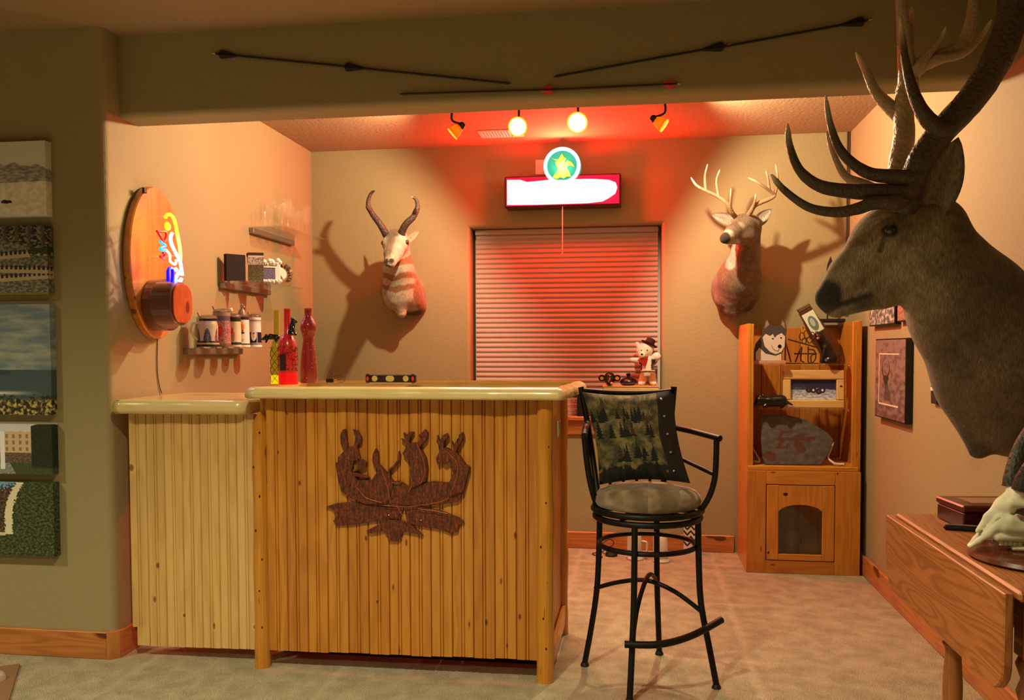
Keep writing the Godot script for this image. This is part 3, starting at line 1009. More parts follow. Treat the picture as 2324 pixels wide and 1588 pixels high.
func build_bar() -> void:
	var r := RandomNumberGenerator.new()
	r.seed = 5
	var t := thing("home_bar", Vector3(-0.88, 0, -3.4), "honey pine bar with beaded boards, round log posts and an animal silhouette on its front", "bar")
	var x := -1.398
	var n := 13
	var w := (-0.362 - x) / n
	for k in n:
		var s := board(w, 0.066 + 0.0009 * k + r.randf_range(-0.002, 0.002), 1.03, 0.016, Vector2(r.randf(), r.randf()))
		for q in s.v.size():
			s.v[q] += Vector3(x + k * w, 0, -3.118)
		obj("board", s, mats["honey_pine_%d" % r.randi_range(0, 3)], t)
	obj("log_post", log_post(S(), -1.424, -3.122, 0, 0.977, 0.029, true, 71), mats["log_pine"], t)
	obj("log_post", log_post(S(), -0.337, -3.122, 0, 1.0295, 0.031, false, 72), mats["log_pine"], t)
	obj("log_post", log_post(S(), -0.325, -3.662, 0, 1.030, 0.027, false, 73), mats["log_pine"], t)
	obj("log_post", log_post(S(), -1.424, -3.662, 0, 1.030, 0.027, false, 74), mats["log_pine"], t)
	for q in [[-1.424, 0.90, 0.4], [-1.424, 0.77, -0.5], [-1.424, 0.66, 0.3], [-1.424, 0.53, -0.3], [-1.424, 0.42, 0.5], [-1.424, 0.30, 0.1], [-1.424, 0.16, 0.4], [-0.337, 0.88, -0.2], [-0.337, 0.86, 0.5], [-0.337, 0.66, 0.2], [-0.337, 0.50, -0.4], [-0.337, 0.37, 0.3], [-0.337, 0.24, -0.1], [-0.337, 0.13, 0.2]]:
		var rr := 0.0295 if q[0] < -1.0 else 0.0315
		obj("post_knot", ball(S(), Vector3(q[0] + sin(q[2]) * rr, q[1], -3.122 + cos(q[2]) * rr), Vector3(0.0035, 0.005, 0.002), 8), mat("knot", Color(0.20, 0.07, 0.03), 0.4), t)
	# right-hand side: upright boards behind a rail
	for k in 6:
		var s := board(0.083, 0.10, 1.03, 0.014, Vector2(r.randf(), r.randf()))
		var xf := Transform3D(Basis(Vector3.UP, PI / 2), Vector3(-0.325, 0, -3.145 - 0.083 * k))
		for q in s.v.size():
			s.v[q] = xf * s.v[q]
			s.n[q] = xf.basis * s.n[q]
		obj("side_board", s, mats["honey_pine_%d" % r.randi_range(1, 3)], t)
	obj("side_rail", box(S(), Vector3(-0.322, 0.055, -3.64), Vector3(-0.306, 0.13, -3.15), 0.003, 2), mats["honey_pine_0"], t)
	obj("left_side", box(S(), Vector3(-1.43, 0.10, -3.65), Vector3(-1.415, 1.03, -3.14), 0.002, 1), mats["honey_pine_2"], t)
	obj("added_light_stop", box(S(), Vector3(-1.41, 0.001, -3.30), Vector3(-0.345, 0.20, -3.285), 0.002, 0), mat("under_bar_shade", Color(0.10, 0.06, 0.035), 0.8), t)  # added board stops red light under the bar; its dark tone paints the shade
	obj("top_frame", box(S(), Vector3(-1.41, 0.975, -3.15), Vector3(-0.345, 1.028, -3.135), 0.002, 0), mats["honey_pine_3"], t)
	# live-edge top
	var o := []
	o.append_array(wavy(Vector2(-1.448, -3.050), Vector2(-0.285, -3.040), 28, 0.010, 81))
	o.append_array(arc(Vector2(-0.300, -3.085), 0.045, 70, 10, 4))
	o.append_array(wavy(Vector2(-0.252, -3.11), Vector2(-0.225, -3.72), 16, 0.014, 82))
	o.append_array(arc(Vector2(-0.275, -3.75), 0.05, 0, -70, 4))
	o.append_array(wavy(Vector2(-0.32, -3.80), Vector2(-1.40, -3.74), 24, 0.02, 83))
	o.append_array(wavy(Vector2(-1.455, -3.70), Vector2(-1.455, -3.08), 14, 0.008, 84))
	o.reverse()
	var top := obj("slab_counter", slab(S(), o, [[0.010, 1.0305], [0.001, 1.036], [0.0, 1.050], [0.006, 1.062], [0.014, 1.069], [0.026, 1.0735], [0.036, 1.075]]), mats["slab_wood"])
	tag(top, "thick varnished pale live-edge slab on the tall bar", "bar top")
	# lower counter towards the wall
	var lc := thing("side_counter", Vector3(-1.73, 0, -3.4), "pale unstained counter of beaded boards between wall corner and bar", "counter")
	x = -1.985
	n = 7
	w = (-1.462 - x) / n
	for k in n:
		var y0 := 0.043 + 0.0012 * k + (0.075 if k == 0 else 0.0)
		var s := board(w, y0, 0.965, 0.016, Vector2(r.randf(), r.randf()))
		if k == 0:
			box(s, Vector3(w * 0.30, 0.045, -0.016), Vector3(w - 0.0005, y0, 0.0), 0, 1, Vector2(0.2, 0.4))
		for q in s.v.size():
			s.v[q] += Vector3(x + k * w, 0, -3.158)
		obj("board", s, mats["pale_pine_%d" % r.randi_range(0, 3)], lc)
	obj("inner_frame", box(S(), Vector3(-1.98, 0.90, -3.20), Vector3(-1.465, 0.962, -3.176), 0.002, 0), mats["pale_pine_3"], lc)
	obj("back_leg", box(S(), Vector3(-1.98, 0.0, -3.66), Vector3(-1.94, 0.962, -3.62), 0.002, 1), mats["pale_pine_3"], lc)
	obj("back_leg", box(S(), Vector3(-1.50, 0.0, -3.66), Vector3(-1.46, 0.962, -3.62), 0.002, 1), mats["pale_pine_3"], lc)
	o = []
	o.append_array(wavy(Vector2(-2.012, -3.095), Vector2(-1.462, -3.105), 18, 0.008, 91))
	o.append_array([Vector2(-1.462, -3.15), Vector2(-1.462, -3.70), Vector2(-2.034, -3.70), Vector2(-2.034, -3.22), Vector2(-2.012, -3.20)])
	o.reverse()
	tag(obj("counter_top", slab(S(), o, [[0.016, 0.966], [0.003, 0.974], [0.0, 0.992], [0.004, 1.008], [0.012, 1.017], [0.022, 1.020]]), mats["slab_wood"]), "lower pale live-edge counter top against the wall beside the bar", "counter top")
	# copper-toned steel cut-out on the bar front
	var pq := thing("metal_cutout", Vector3(-0.88, 0.50, -3.112), "rust-brown metal cut-out of antlered animals in a canoe on the bar front", "plaque")
	var f := noise(55, 9.0, 3)
	var rust := mat("rusted_steel", Color.WHITE, 0.5, 0.15)
	rust.albedo_texture = paint(256, 256, func(u: float, v: float) -> Color:
		var k := f.get_noise_2d(u * 4.0, v * 0.6) * 0.6 + f.get_noise_2d(u * 3.0, v * 3.0) * 0.5
		return Color(0.24, 0.105, 0.06).lerp(Color(0.58, 0.26, 0.12), clampf(0.40 + k, 0, 1)).lerp(Color(0.20, 0.23, 0.24), clampf(-k * 1.2 - 0.25, 0, 0.7)))
	rust.uv1_scale = Vector3(3.0, 3.0, 1)
	var lay := 0
	for q in CUTOUT:
		var pts := []
		for e in q[1]:
			pts.append(Vector2(e[0], e[1]))
		var zf := -3.106 + 0.0016 * lay
		obj(q[0], extrude(S(), pts, -3.115, zf, Transform3D(), 0.0012), rust, pq)
		lay += 1
	for q in [[-0.914, 0.600], [-0.792, 0.584]]:
		obj("rivet", ball(S(), Vector3(q[0], q[1], -3.099), Vector3.ONE * 0.0035, 8), mats["chrome"], pq)
	# slots cut through the sheet, their edges bright copper
	var copper := mat("copper_edge", Color(0.75, 0.38, 0.20), 0.35, 0.3)
	for q in [[[-0.93, 0.638], [-0.86, 0.634], [-0.80, 0.640], [-0.72, 0.655], [-0.685, 0.672]], [[-0.80, 0.628], [-0.74, 0.622], [-0.69, 0.612]], [[-0.90, 0.722], [-0.872, 0.722], [-0.852, 0.735]], [[-0.838, 0.80], [-0.832, 0.76], [-0.822, 0.72], [-0.836, 0.69]], [[-0.805, 0.868], [-0.782, 0.815], [-0.775, 0.76], [-0.79, 0.72]], [[-0.700, 0.845], [-0.655, 0.80], [-0.655, 0.75], [-0.672, 0.70]], [[-0.937, 0.770], [-0.915, 0.70], [-0.905, 0.645]], [[-0.883, 0.640], [-0.86, 0.60], [-0.845, 0.575]], [[-1.03, 0.70], [-1.00, 0.665], [-0.94, 0.648]]]:
		var p := []
		for e in q:
			p.append(Vector3(e[0], e[1], -3.0905))
		obj("cut_line", tube(S(), smooth_path(p, 4), 0.0013, 5), copper, pq)
	# opener on the bar's end
	var op := S()
	extrude(op, [Vector2(-0.012, -0.03), Vector2(0.012, -0.03), Vector2(0.016, 0.0), Vector2(0.020, 0.03), Vector2(-0.020, 0.03), Vector2(-0.016, 0.0)], 0.0, 0.012, Transform3D(Basis(Vector3.UP, PI / 2), Vector3(-0.306, 0.915, -3.24)), 0.002)
	tag(obj("bottle_opener", op, mats["chrome"]), "small steel bottle opener on the right end of the bar", "bottle opener")

const CUTOUT := [
	["paddle", [[-1.160,0.624],[-1.118,0.638],[-1.063,0.644],[-0.999,0.634],[-0.919,0.630],[-0.859,0.631],[-0.872,0.591],[-0.935,0.580],[-0.999,0.569],[-1.064,0.558],[-1.119,0.555],[-1.131,0.569],[-1.123,0.588],[-1.128,0.597],[-1.123,0.608]]],
	["paddle", [[-0.859,0.634],[-0.799,0.633],[-0.714,0.619],[-0.652,0.596],[-0.632,0.581],[-0.652,0.569],[-0.656,0.544],[-0.684,0.536],[-0.721,0.551],[-0.777,0.558],[-0.847,0.570]]],
	["fish", [[-1.004,0.538],[-0.967,0.557],[-0.919,0.582],[-0.843,0.576],[-0.787,0.528],[-0.863,0.541],[-0.869,0.516],[-0.888,0.503],[-0.914,0.504],[-0.936,0.542],[-0.987,0.529]]],
	["canoe", [[-1.119,0.792],[-1.113,0.744],[-1.098,0.685],[-1.069,0.664],[-1.005,0.637],[-0.909,0.630],[-0.808,0.639],[-0.714,0.645],[-0.655,0.657],[-0.633,0.695],[-0.609,0.785],[-0.623,0.780],[-0.645,0.743],[-0.683,0.724],[-0.745,0.729],[-0.779,0.722],[-0.836,0.703],[-0.871,0.727],[-0.896,0.725],[-0.921,0.757],[-0.937,0.772],[-0.966,0.750],[-0.979,0.728],[-1.036,0.727],[-1.049,0.754],[-1.084,0.785]]],
	["antelope_figure", [[-1.109,0.809],[-1.083,0.838],[-1.097,0.862],[-1.099,0.894],[-1.089,0.915],[-1.079,0.917],[-1.075,0.900],[-1.073,0.872],[-1.069,0.850],[-1.048,0.852],[-1.043,0.869],[-1.040,0.894],[-1.050,0.916],[-1.031,0.910],[-1.017,0.885],[-1.017,0.865],[-1.033,0.857],[-1.027,0.826],[-1.023,0.808],[-1.048,0.798],[-1.055,0.767],[-1.049,0.736],[-1.062,0.704],[-1.095,0.691],[-1.113,0.753]]],
	["bear_figure", [[-1.032,0.792],[-1.016,0.805],[-0.999,0.793],[-1.001,0.774],[-1.023,0.767],[-1.049,0.758],[-1.010,0.746],[-0.988,0.740],[-0.998,0.735],[-1.046,0.742],[-1.055,0.757],[-1.033,0.773]]],
	["fin", [[-0.963,0.846],[-0.974,0.824],[-0.976,0.799],[-0.969,0.781],[-0.953,0.772],[-0.985,0.694],[-0.999,0.640],[-0.919,0.642],[-0.893,0.720],[-0.934,0.772],[-0.951,0.790],[-0.952,0.812],[-0.955,0.833]]],
	["horn", [[-0.874,0.838],[-0.879,0.807],[-0.892,0.788],[-0.915,0.769],[-0.921,0.735],[-0.905,0.728],[-0.908,0.765],[-0.883,0.787],[-0.870,0.807],[-0.870,0.825]]],
	["elk_figure", [[-0.860,0.829],[-0.847,0.853],[-0.844,0.866],[-0.866,0.884],[-0.850,0.878],[-0.856,0.907],[-0.842,0.895],[-0.836,0.909],[-0.817,0.909],[-0.830,0.893],[-0.835,0.870],[-0.813,0.869],[-0.799,0.872],[-0.794,0.879],[-0.797,0.900],[-0.788,0.885],[-0.787,0.906],[-0.775,0.919],[-0.765,0.906],[-0.767,0.885],[-0.786,0.865],[-0.796,0.851],[-0.785,0.839],[-0.772,0.815],[-0.766,0.778],[-0.773,0.729],[-0.795,0.716],[-0.836,0.697],[-0.829,0.789],[-0.838,0.807],[-0.851,0.819]]],
	["deer_figure", [[-0.735,0.812],[-0.719,0.843],[-0.713,0.852],[-0.731,0.873],[-0.728,0.898],[-0.719,0.876],[-0.709,0.898],[-0.694,0.906],[-0.686,0.895],[-0.702,0.877],[-0.705,0.854],[-0.691,0.852],[-0.676,0.843],[-0.668,0.848],[-0.675,0.877],[-0.666,0.862],[-0.654,0.886],[-0.653,0.868],[-0.647,0.902],[-0.635,0.911],[-0.629,0.896],[-0.641,0.874],[-0.660,0.839],[-0.645,0.823],[-0.623,0.792],[-0.609,0.785],[-0.633,0.695],[-0.683,0.675],[-0.686,0.724],[-0.670,0.761],[-0.682,0.804],[-0.701,0.791],[-0.713,0.803],[-0.729,0.795]]],
]

# ------------------------------------------------------------------ corner cabinet
func build_corner_cabinet() -> void:
	var t := thing("corner_cabinet", Vector3(0.87, 0, -5.05), "tall open pine cabinet with an arched glass door in the far corner", "cabinet")
	var x0 := 0.575
	var x1 := 1.163
	var zf := -4.83
	var zb := -5.262
	var P := func(k: int) -> Material: return mats["cabinet_pine_%d" % k]
	obj("side_panel", box(S(), Vector3(x0, 0, zb), Vector3(x0 + 0.02, 1.345, zf), 0.002, 1, Vector2(0.1, 0.2)), P.call(0), t)
	obj("side_panel", box(S(), Vector3(x1 - 0.02, 0, zb), Vector3(x1, 1.358, zf), 0.002, 1, Vector2(0.6, 0.3)), P.call(1), t)
	var w := (x1 - x0 - 0.04) / 5.0
	for k in 5:
		obj("back_board", box(S(), Vector3(x0 + 0.02 + k * w + 0.0008, 0.02, zb), Vector3(x0 + 0.02 + (k + 1) * w - 0.0008, 1.33 + (0.008 if k % 2 else 0.0), zb + 0.014), 0.002, 1, Vector2(k * 0.37, k * 0.21)), P.call([3, 1, 3, 2, 1][k]), t)
	# front edging of the open part
	obj("stile", box(S(), Vector3(x0 + 0.0202, 0.58, zf - 0.018), Vector3(x0 + 0.034, 1.343, zf - 0.0005), 0.002, 1), P.call(2), t)
	obj("stile", box(S(), Vector3(x1 - 0.046, 0.58, zf - 0.018), Vector3(x1 - 0.0202, 1.352, zf - 0.0005), 0.002, 1, Vector2(0.4, 0)), P.call(0), t)
	obj("ledge", box(S(), Vector3(x0 + 0.005, 0.555, zb + 0.015), Vector3(x1 - 0.012, 0.580, zf + 0.016), 0.003, 0), P.call(2), t)
	# face frame
	obj("stile", box(S(), Vector3(x0 + 0.0005, 0.0, zf), Vector3(0.6755, 0.5545, zf + 0.018), 0.002, 1, Vector2(0.2, 0.1)), P.call(1), t)
	obj("stile", box(S(), Vector3(1.033, 0.0, zf), Vector3(x1 - 0.0005, 0.5545, zf + 0.018), 0.002, 1, Vector2(0.7, 0.4)), P.call(0), t)
	obj("rail", box(S(), Vector3(0.676, 0.482, zf), Vector3(1.0325, 0.5545, zf + 0.018), 0.002, 0), P.call(2), t)
	obj("rail", box(S(), Vector3(0.676, 0.0, zf), Vector3(1.0325, 0.070, zf + 0.018), 0.002, 0), P.call(1), t)
	# door with an arched light
	var d := thing_part("door", t)
	obj("door_stile", box(S(), Vector3(0.680, 0.074, zf + 0.002), Vector3(0.741, 0.478, zf + 0.020), 0.002, 1, Vector2(0.3, 0.6)), P.call(0), d)
	obj("door_stile", box(S(), Vector3(0.968, 0.074, zf + 0.002), Vector3(1.029, 0.478, zf + 0.020), 0.002, 1, Vector2(0.8, 0.2)), P.call(2), d)
	obj("door_rail", box(S(), Vector3(0.7415, 0.074, zf + 0.002), Vector3(0.9675, 0.106, zf + 0.020), 0.002, 0), P.call(0), d)
	var a := [Vector2(0.7415, 0.478), Vector2(0.7415, 0.338)]
	for k in 13:
		var u := lerpf(-1.0, 1.0, k / 12.0)
		a.append(Vector2(0.8545 + u * 0.113, 0.338 + 0.046 * sqrt(1.0 - 0.96 * u * u) - 0.046 * 0.2))
	a.append_array([Vector2(0.9675, 0.338), Vector2(0.9675, 0.478)])
	obj("arched_rail", extrude(S(), a, zf + 0.002, zf + 0.020, Transform3D(), 0.001), P.call(0), d)
	obj("pane", box(S(), Vector3(0.736, 0.10, zf + 0.008), Vector3(0.973, 0.40, zf + 0.011)), glass("door_glass", 0.04, Color(0.1, 0.1, 0.1)), d)
	obj("knot", extrude(S(), ellipse(0.0125, 0.009, 16, Vector2(0.777, 0.430)), zf + 0.0195, zf + 0.0202), mat("knot", Color(0.20, 0.07, 0.03), 0.4), d)
	obj("knot", extrude(S(), ellipse(0.005, 0.008, 12, Vector2(0.690, 0.112)), zf + 0.0195, zf + 0.0202), mats["knot"], d)
	# glass shelves on pegs
	for y in [1.127, 0.886]:
		obj("glass_shelf", box(S(), Vector3(x0 + 0.036, y - 0.006, zb + 0.02), Vector3(x1 - 0.048, y, zf - 0.03), 0.001), glass("shelf_glass", 0.05, Color(0.5, 0.7, 0.6)), t)
		for q in [[x0 + 0.036, zf - 0.06], [x1 - 0.05, zf - 0.06]]:
			obj("shelf_peg", ball(S(), Vector3(q[0], y - 0.012, q[1]), Vector3.ONE * 0.006, 10), mats["chrome"], t)

func thing_part(called: String, parent: Node3D) -> Node3D:
	var o := Node3D.new()
	o.name = called
	parent.add_child(o, true)
	return o

# ------------------------------------------------------------------ stool
func build_stool() -> void:
	var iron: Material = mats["black_iron"]
	var c := Vector3(0.03, 0, -3.215)
	var t := thing("bar_stool", c, "black iron swivel bar stool with arms and a tan suede seat", "stool")
	var feet := [Vector3(-0.204, 0, -3.298), Vector3(-0.030, 0, -2.972), Vector3(0.081, 0, -3.462), Vector3(0.275, 0, -3.141)]
	for f in feet:
		var d: Vector3 = (f - c).normalized()
		var leg := [f + Vector3(0, 0.012, 0), f.lerp(c, 0.10) + Vector3(0, 0.14, 0), c + d * 0.199 + Vector3(0, 0.30, 0), c + d * 0.190 + Vector3(0, 0.46, 0), c + d * 0.187 + Vector3(0, 0.607, 0)]
		var l := obj("leg", tube(S(), smooth_path(leg, 5), 0.0112, 12), iron, t)
		obj("foot_glide", lathe(S(), [Vector2(0, 0), Vector2(0.017, 0), Vector2(0.016, 0.006), Vector2(0.012, 0.014), Vector2(0, 0.014)], 14, Transform3D(Basis(), f)), mats["black_paint"], l)
	var ring := func(y: float, r: float, th: float) -> Shape:
		var p := []
		for k in 40:
			p.append(c + Vector3(cos(TAU * k / 40) * r, y, sin(TAU * k / 40) * r))
		return tube(S(), p, th, 10, true)
	obj("lower_ring", ring.call(0.497, 0.176, 0.0095), iron, t)
	obj("base_ring", ring.call(0.600, 0.190, 0.0115), iron, t)
	obj("seat_ring", ring.call(0.628, 0.196, 0.0115), iron, t)
	obj("swivel_plate", lathe(S(), [Vector2(0, 0.600), Vector2(0.08, 0.600), Vector2(0.08, 0.63), Vector2(0, 0.63)], 20, Transform3D(Basis(), c)), iron, t)
	for k in 2:
		var dd := Vector3(cos(0.5 + k * PI / 2), 0, sin(0.5 + k * PI / 2)) * 0.188
		obj("seat_bar", tube(S(), [c - dd + Vector3(0, 0.614, 0), c + dd + Vector3(0, 0.614, 0)], 0.008, 8), iron, t)
	# crossing arched braces and the foot bar
	var f0: Vector3 = feet[0]
	var f1: Vector3 = feet[1]
	var f2: Vector3 = feet[2]
	var f3: Vector3 = feet[3]
	var mid := c + Vector3(0.0, 0.362, 0.01)
	obj("brace", tube(S(), smooth_path([f0.lerp(c, 0.17) + Vector3(0, 0.305, 0), mid + Vector3(-0.10, -0.018, -0.035), mid, mid + Vector3(0.10, -0.030, 0.03), f3.lerp(c, 0.17) + Vector3(0, 0.262, 0.0)], 6), 0.0085, 10), iron, t)
	obj("brace", tube(S(), smooth_path([f1.lerp(c, 0.14) + Vector3(0, 0.20, 0), f1.lerp(c, 0.45) + Vector3(0, 0.305, 0), mid + Vector3(0, 0.012, 0.0), f2.lerp(c, 0.5) + Vector3(0, 0.345, 0), f2.lerp(c, 0.2) + Vector3(0, 0.29, 0)], 6), 0.0085, 10), iron, t)
	obj("foot_bar", tube(S(), smooth_path([Vector3(-0.048, 0.196, -2.985), Vector3(0.07, 0.198, -2.995), Vector3(0.18, 0.214, -3.05), Vector3(0.292, 0.246, -3.145)], 6), 0.0125, 12), iron, t)
	# seat
	var sf := noise(61, 2.2, 3)
	var suede := mat("tan_suede", Color.WHITE, 0.95)
	suede.albedo_texture = paint(256, 256, func(u: float, v: float) -> Color:
		var k := sf.get_noise_2d(u * 2.0, v * 2.0)
		return Color(0.40, 0.33, 0.24).lerp(Color(0.60, 0.53, 0.44), clampf(0.42 + k * 1.6, 0, 1)))
	suede.uv1_scale = Vector3(2.2, 2.2, 1)
	suede.uv1_triplanar = true
	suede.uv1_scale = Vector3(2.4, 2.4, 2.4)
	suede.rim_enabled = true
	suede.rim = 0.4
	obj("seat_cushion", lathe(S(), [Vector2(0, 0.636), Vector2(0.165, 0.636), Vector2(0.186, 0.642), Vector2(0.194, 0.657), Vector2(0.192, 0.675), Vector2(0.178, 0.692), Vector2(0.14, 0.706), Vector2(0.08, 0.714), Vector2(0, 0.717)], 44, Transform3D(Basis(), c)), suede, t)
	# back frame
	var bl := [Vector3(-0.150, 0.628, -3.285), Vector3(-0.172, 0.76, -3.345), Vector3(-0.198, 0.92, -3.380), Vector3(-0.226, 1.062, -3.400)]
	var br := [Vector3(0.085, 0.628, -3.395), Vector3(0.100, 0.76, -3.385), Vector3(0.118, 0.92, -3.370), Vector3(0.130, 1.068, -3.360)]
	obj("back_post", tube(S(), smooth_path(bl, 5), 0.0115, 12), iron, t)
	obj("back_post", tube(S(), smooth_path(br, 5), 0.0115, 12), iron, t)
	obj("top_rail", tube(S(), smooth_path([Vector3(-0.222, 1.050, -3.399), Vector3(-0.13, 1.042, -3.416), Vector3(-0.03, 1.040, -3.412), Vector3(0.06, 1.043, -3.392), Vector3(0.129, 1.052, -3.361)], 5), 0.010, 10), iron, t)
	for k in 4:
		var u := (k + 1) / 5.0
		obj("back_rod", tube(S(), [Vector3(lerpf(-0.150, 0.085, u), 0.65, lerpf(-3.30, -3.395, u)), Vector3(lerpf(-0.222, 0.129, u), 1.042, lerpf(-3.405, -3.372, u))], 0.006, 8), iron, t)
	for y in [1.064, 1.070]:
		pass
	# arms
	var ra := obj("arm_rest", tube(S(), [Vector3(0.118, 0.915, -3.368), Vector3(0.20, 0.906, -3.26), Vector3(0.283, 0.893, -3.148)], 0.0115, 12), iron, t)
	obj("arm_support", tube(S(), smooth_path([Vector3(0.272, 0.892, -3.162), Vector3(0.271, 0.83, -3.160), Vector3(0.266, 0.75, -3.158), Vector3(0.248, 0.685, -3.160), Vector3(0.216, 0.628, -3.165)], 5), 0.0105, 12), iron, ra)
	obj("arm_brace", tube(S(), [Vector3(0.108, 0.815, -3.378), Vector3(0.262, 0.765, -3.16)], 0.0085, 10), iron, ra)
	var la := obj("arm_rest", tube(S(), [Vector3(-0.200, 0.925, -3.380), Vector3(-0.200, 0.912, -3.27), Vector3(-0.196, 0.898, -3.135)], 0.0115, 12), iron, t)
	obj("arm_support", tube(S(), smooth_path([Vector3(-0.196, 0.897, -3.15), Vector3(-0.190, 0.83, -3.15), Vector3(-0.180, 0.75, -3.16), Vector3(-0.166, 0.685, -3.17), Vector3(-0.150, 0.628, -3.19)], 5), 0.0115, 12), iron, la)
	build_pillow()

func build_pillow() -> void:
	# square cushion with drawn-in edges; printed forest with a dark buttoned strip on its right
	var fl := noise(63, 3.0, 4)
	var rr := RandomNumberGenerator.new()
	rr.seed = 17
	var trees := []
	for k in 46:
		var row := k % 4
		trees.append([rr.randf_range(0.0, 0.80), [0.34, 0.52, 0.78, 0.98][row] + rr.randf_range(-0.03, 0.03), rr.randf_range(0.03, 0.055), rr.randf_range(0.10, 0.22)])
	var elk := [[0.42, 0.40], [0.66, 0.32], [0.30, 0.72], [0.16, 0.17], [0.62, 0.13], [0.5, 0.46]]
	var cloth := printed("forest_print", paint(256, 256, func(u: float, v: float) -> Color:
		var k := fl.get_noise_2d(u * 2.0, v * 2.0)
		var f := fl.get_noise_2d(u * 9.0 + 5.0, v * 9.0)
		if u > 0.80 + 0.01 * sin(v * 9.0): return Color(0.10, 0.075, 0.075).lerp(Color(0.16, 0.12, 0.11), f + 0.5)
		var c := Color(0.22, 0.21, 0.14).lerp(Color(0.50, 0.44, 0.26), clampf(0.45 + k * 1.3, 0, 1)).lerp(Color(0.42, 0.42, 0.37), clampf(f * 0.9, 0, 0.5))
		for q in trees:
			var h: float = q[1] - v
			if h > 0.0 and h < q[3] and absf(u - q[0]) < q[2] * (1.0 - h / q[3]) * (0.75 + 0.25 * sin(h * 190.0)):
				c = Color(0.07, 0.08, 0.06)
		if v > 0.86 + k * 0.1: c = c.lerp(Color(0.07, 0.07, 0.05), 0.8)
		for q in elk:
			var e := Vector2((u - q[0]) * 1.0, (v - q[1]) * 1.5)
			e.y += 0.02 * sin(u * 40.0)
			if e.length() < 0.05: c = c.lerp(Color(0.36, 0.23, 0.14), 0.6)
			elif e.length() < 0.054 and u < q[0]: c = c.lerp(Color(0.62, 0.57, 0.44), 0.6)
			var a := Vector2(u - q[0] - 0.03, v - q[1] + 0.075)
			if absf(a.y) < 0.04 and absf(absf(a.x) - 0.02 - absf(a.y) * 0.4) < 0.004: c = c.lerp(Color(0.70, 0.64, 0.5), 0.6)
		return c), 0.9)
	var TL := Vector3(-0.216, 1.047, -3.330)
	var TR := Vector3(0.128, 1.058, -3.315)
	var BR := Vector3(0.184, 0.722, -3.215)
	var BL := Vector3(-0.146, 0.706, -3.240)
	var nn := (TR - TL).cross(TL - BL).normalized()
	if nn.z < 0.0:
		nn = -nn
	var s := S()
	var N := 20
	for sd in 2:
		var i0 := s.v.size()
		for j in N + 1:
			for i in N + 1:
				var u := float(i) / N
				var v := float(j) / N
				var pu := u + (u - 0.5) * -0.10 * sin(PI * v)
				var pv := v + (v - 0.5) * -0.10 * sin(PI * u)
				var p := TL.lerp(TR, pu).lerp(BL.lerp(BR, pu), pv)
				var hgt := pow(sin(PI * u) * sin(PI * v), 0.42) * 0.062
				p += nn * (hgt if sd == 0 else -hgt * 0.75)
				s.vert(p, nn, Vector2(u, v))
		for j in N:
			for i in N:
				var q := i0 + j * (N + 1) + i
				s.quad(q, q + 1, q + N + 2, q + N + 1)
		# normals from the bulge
		var acc := PackedVector3Array()
		acc.resize(s.v.size())
		for k in range(0, s.ix.size(), 3):
			if s.ix[k] < i0:
				continue
			var g := -(s.v[s.ix[k + 1]] - s.v[s.ix[k]]).cross(s.v[s.ix[k + 2]] - s.v[s.ix[k]])
			for e in 3:
				acc[s.ix[k + e]] += g
		for k in range(i0, s.v.size()):
			s.n[k] = acc[k].normalized()
			if s.n[k].dot(nn) * (1.0 if sd == 0 else -1.0) < 0.0:
				s.n[k] = -s.n[k]
	var pl := thing("throw_pillow", Vector3(0.0, 0.71, -3.24), "square pillow with a forest and elk print leaning on the bar stool", "pillow")
	obj("cover", s, cloth, pl)
	for k in 5:
		var v := 0.12 + 0.19 * k
		var u := 0.845
		var p := TL.lerp(TR, u).lerp(BL.lerp(BR, u), v) + nn * (pow(sin(PI * u) * sin(PI * v), 0.42) * 0.062 + 0.001)
		obj("button", ball(S(), p, Vector3(0.006, 0.006, 0.004), 10), mats["chrome"], pl)

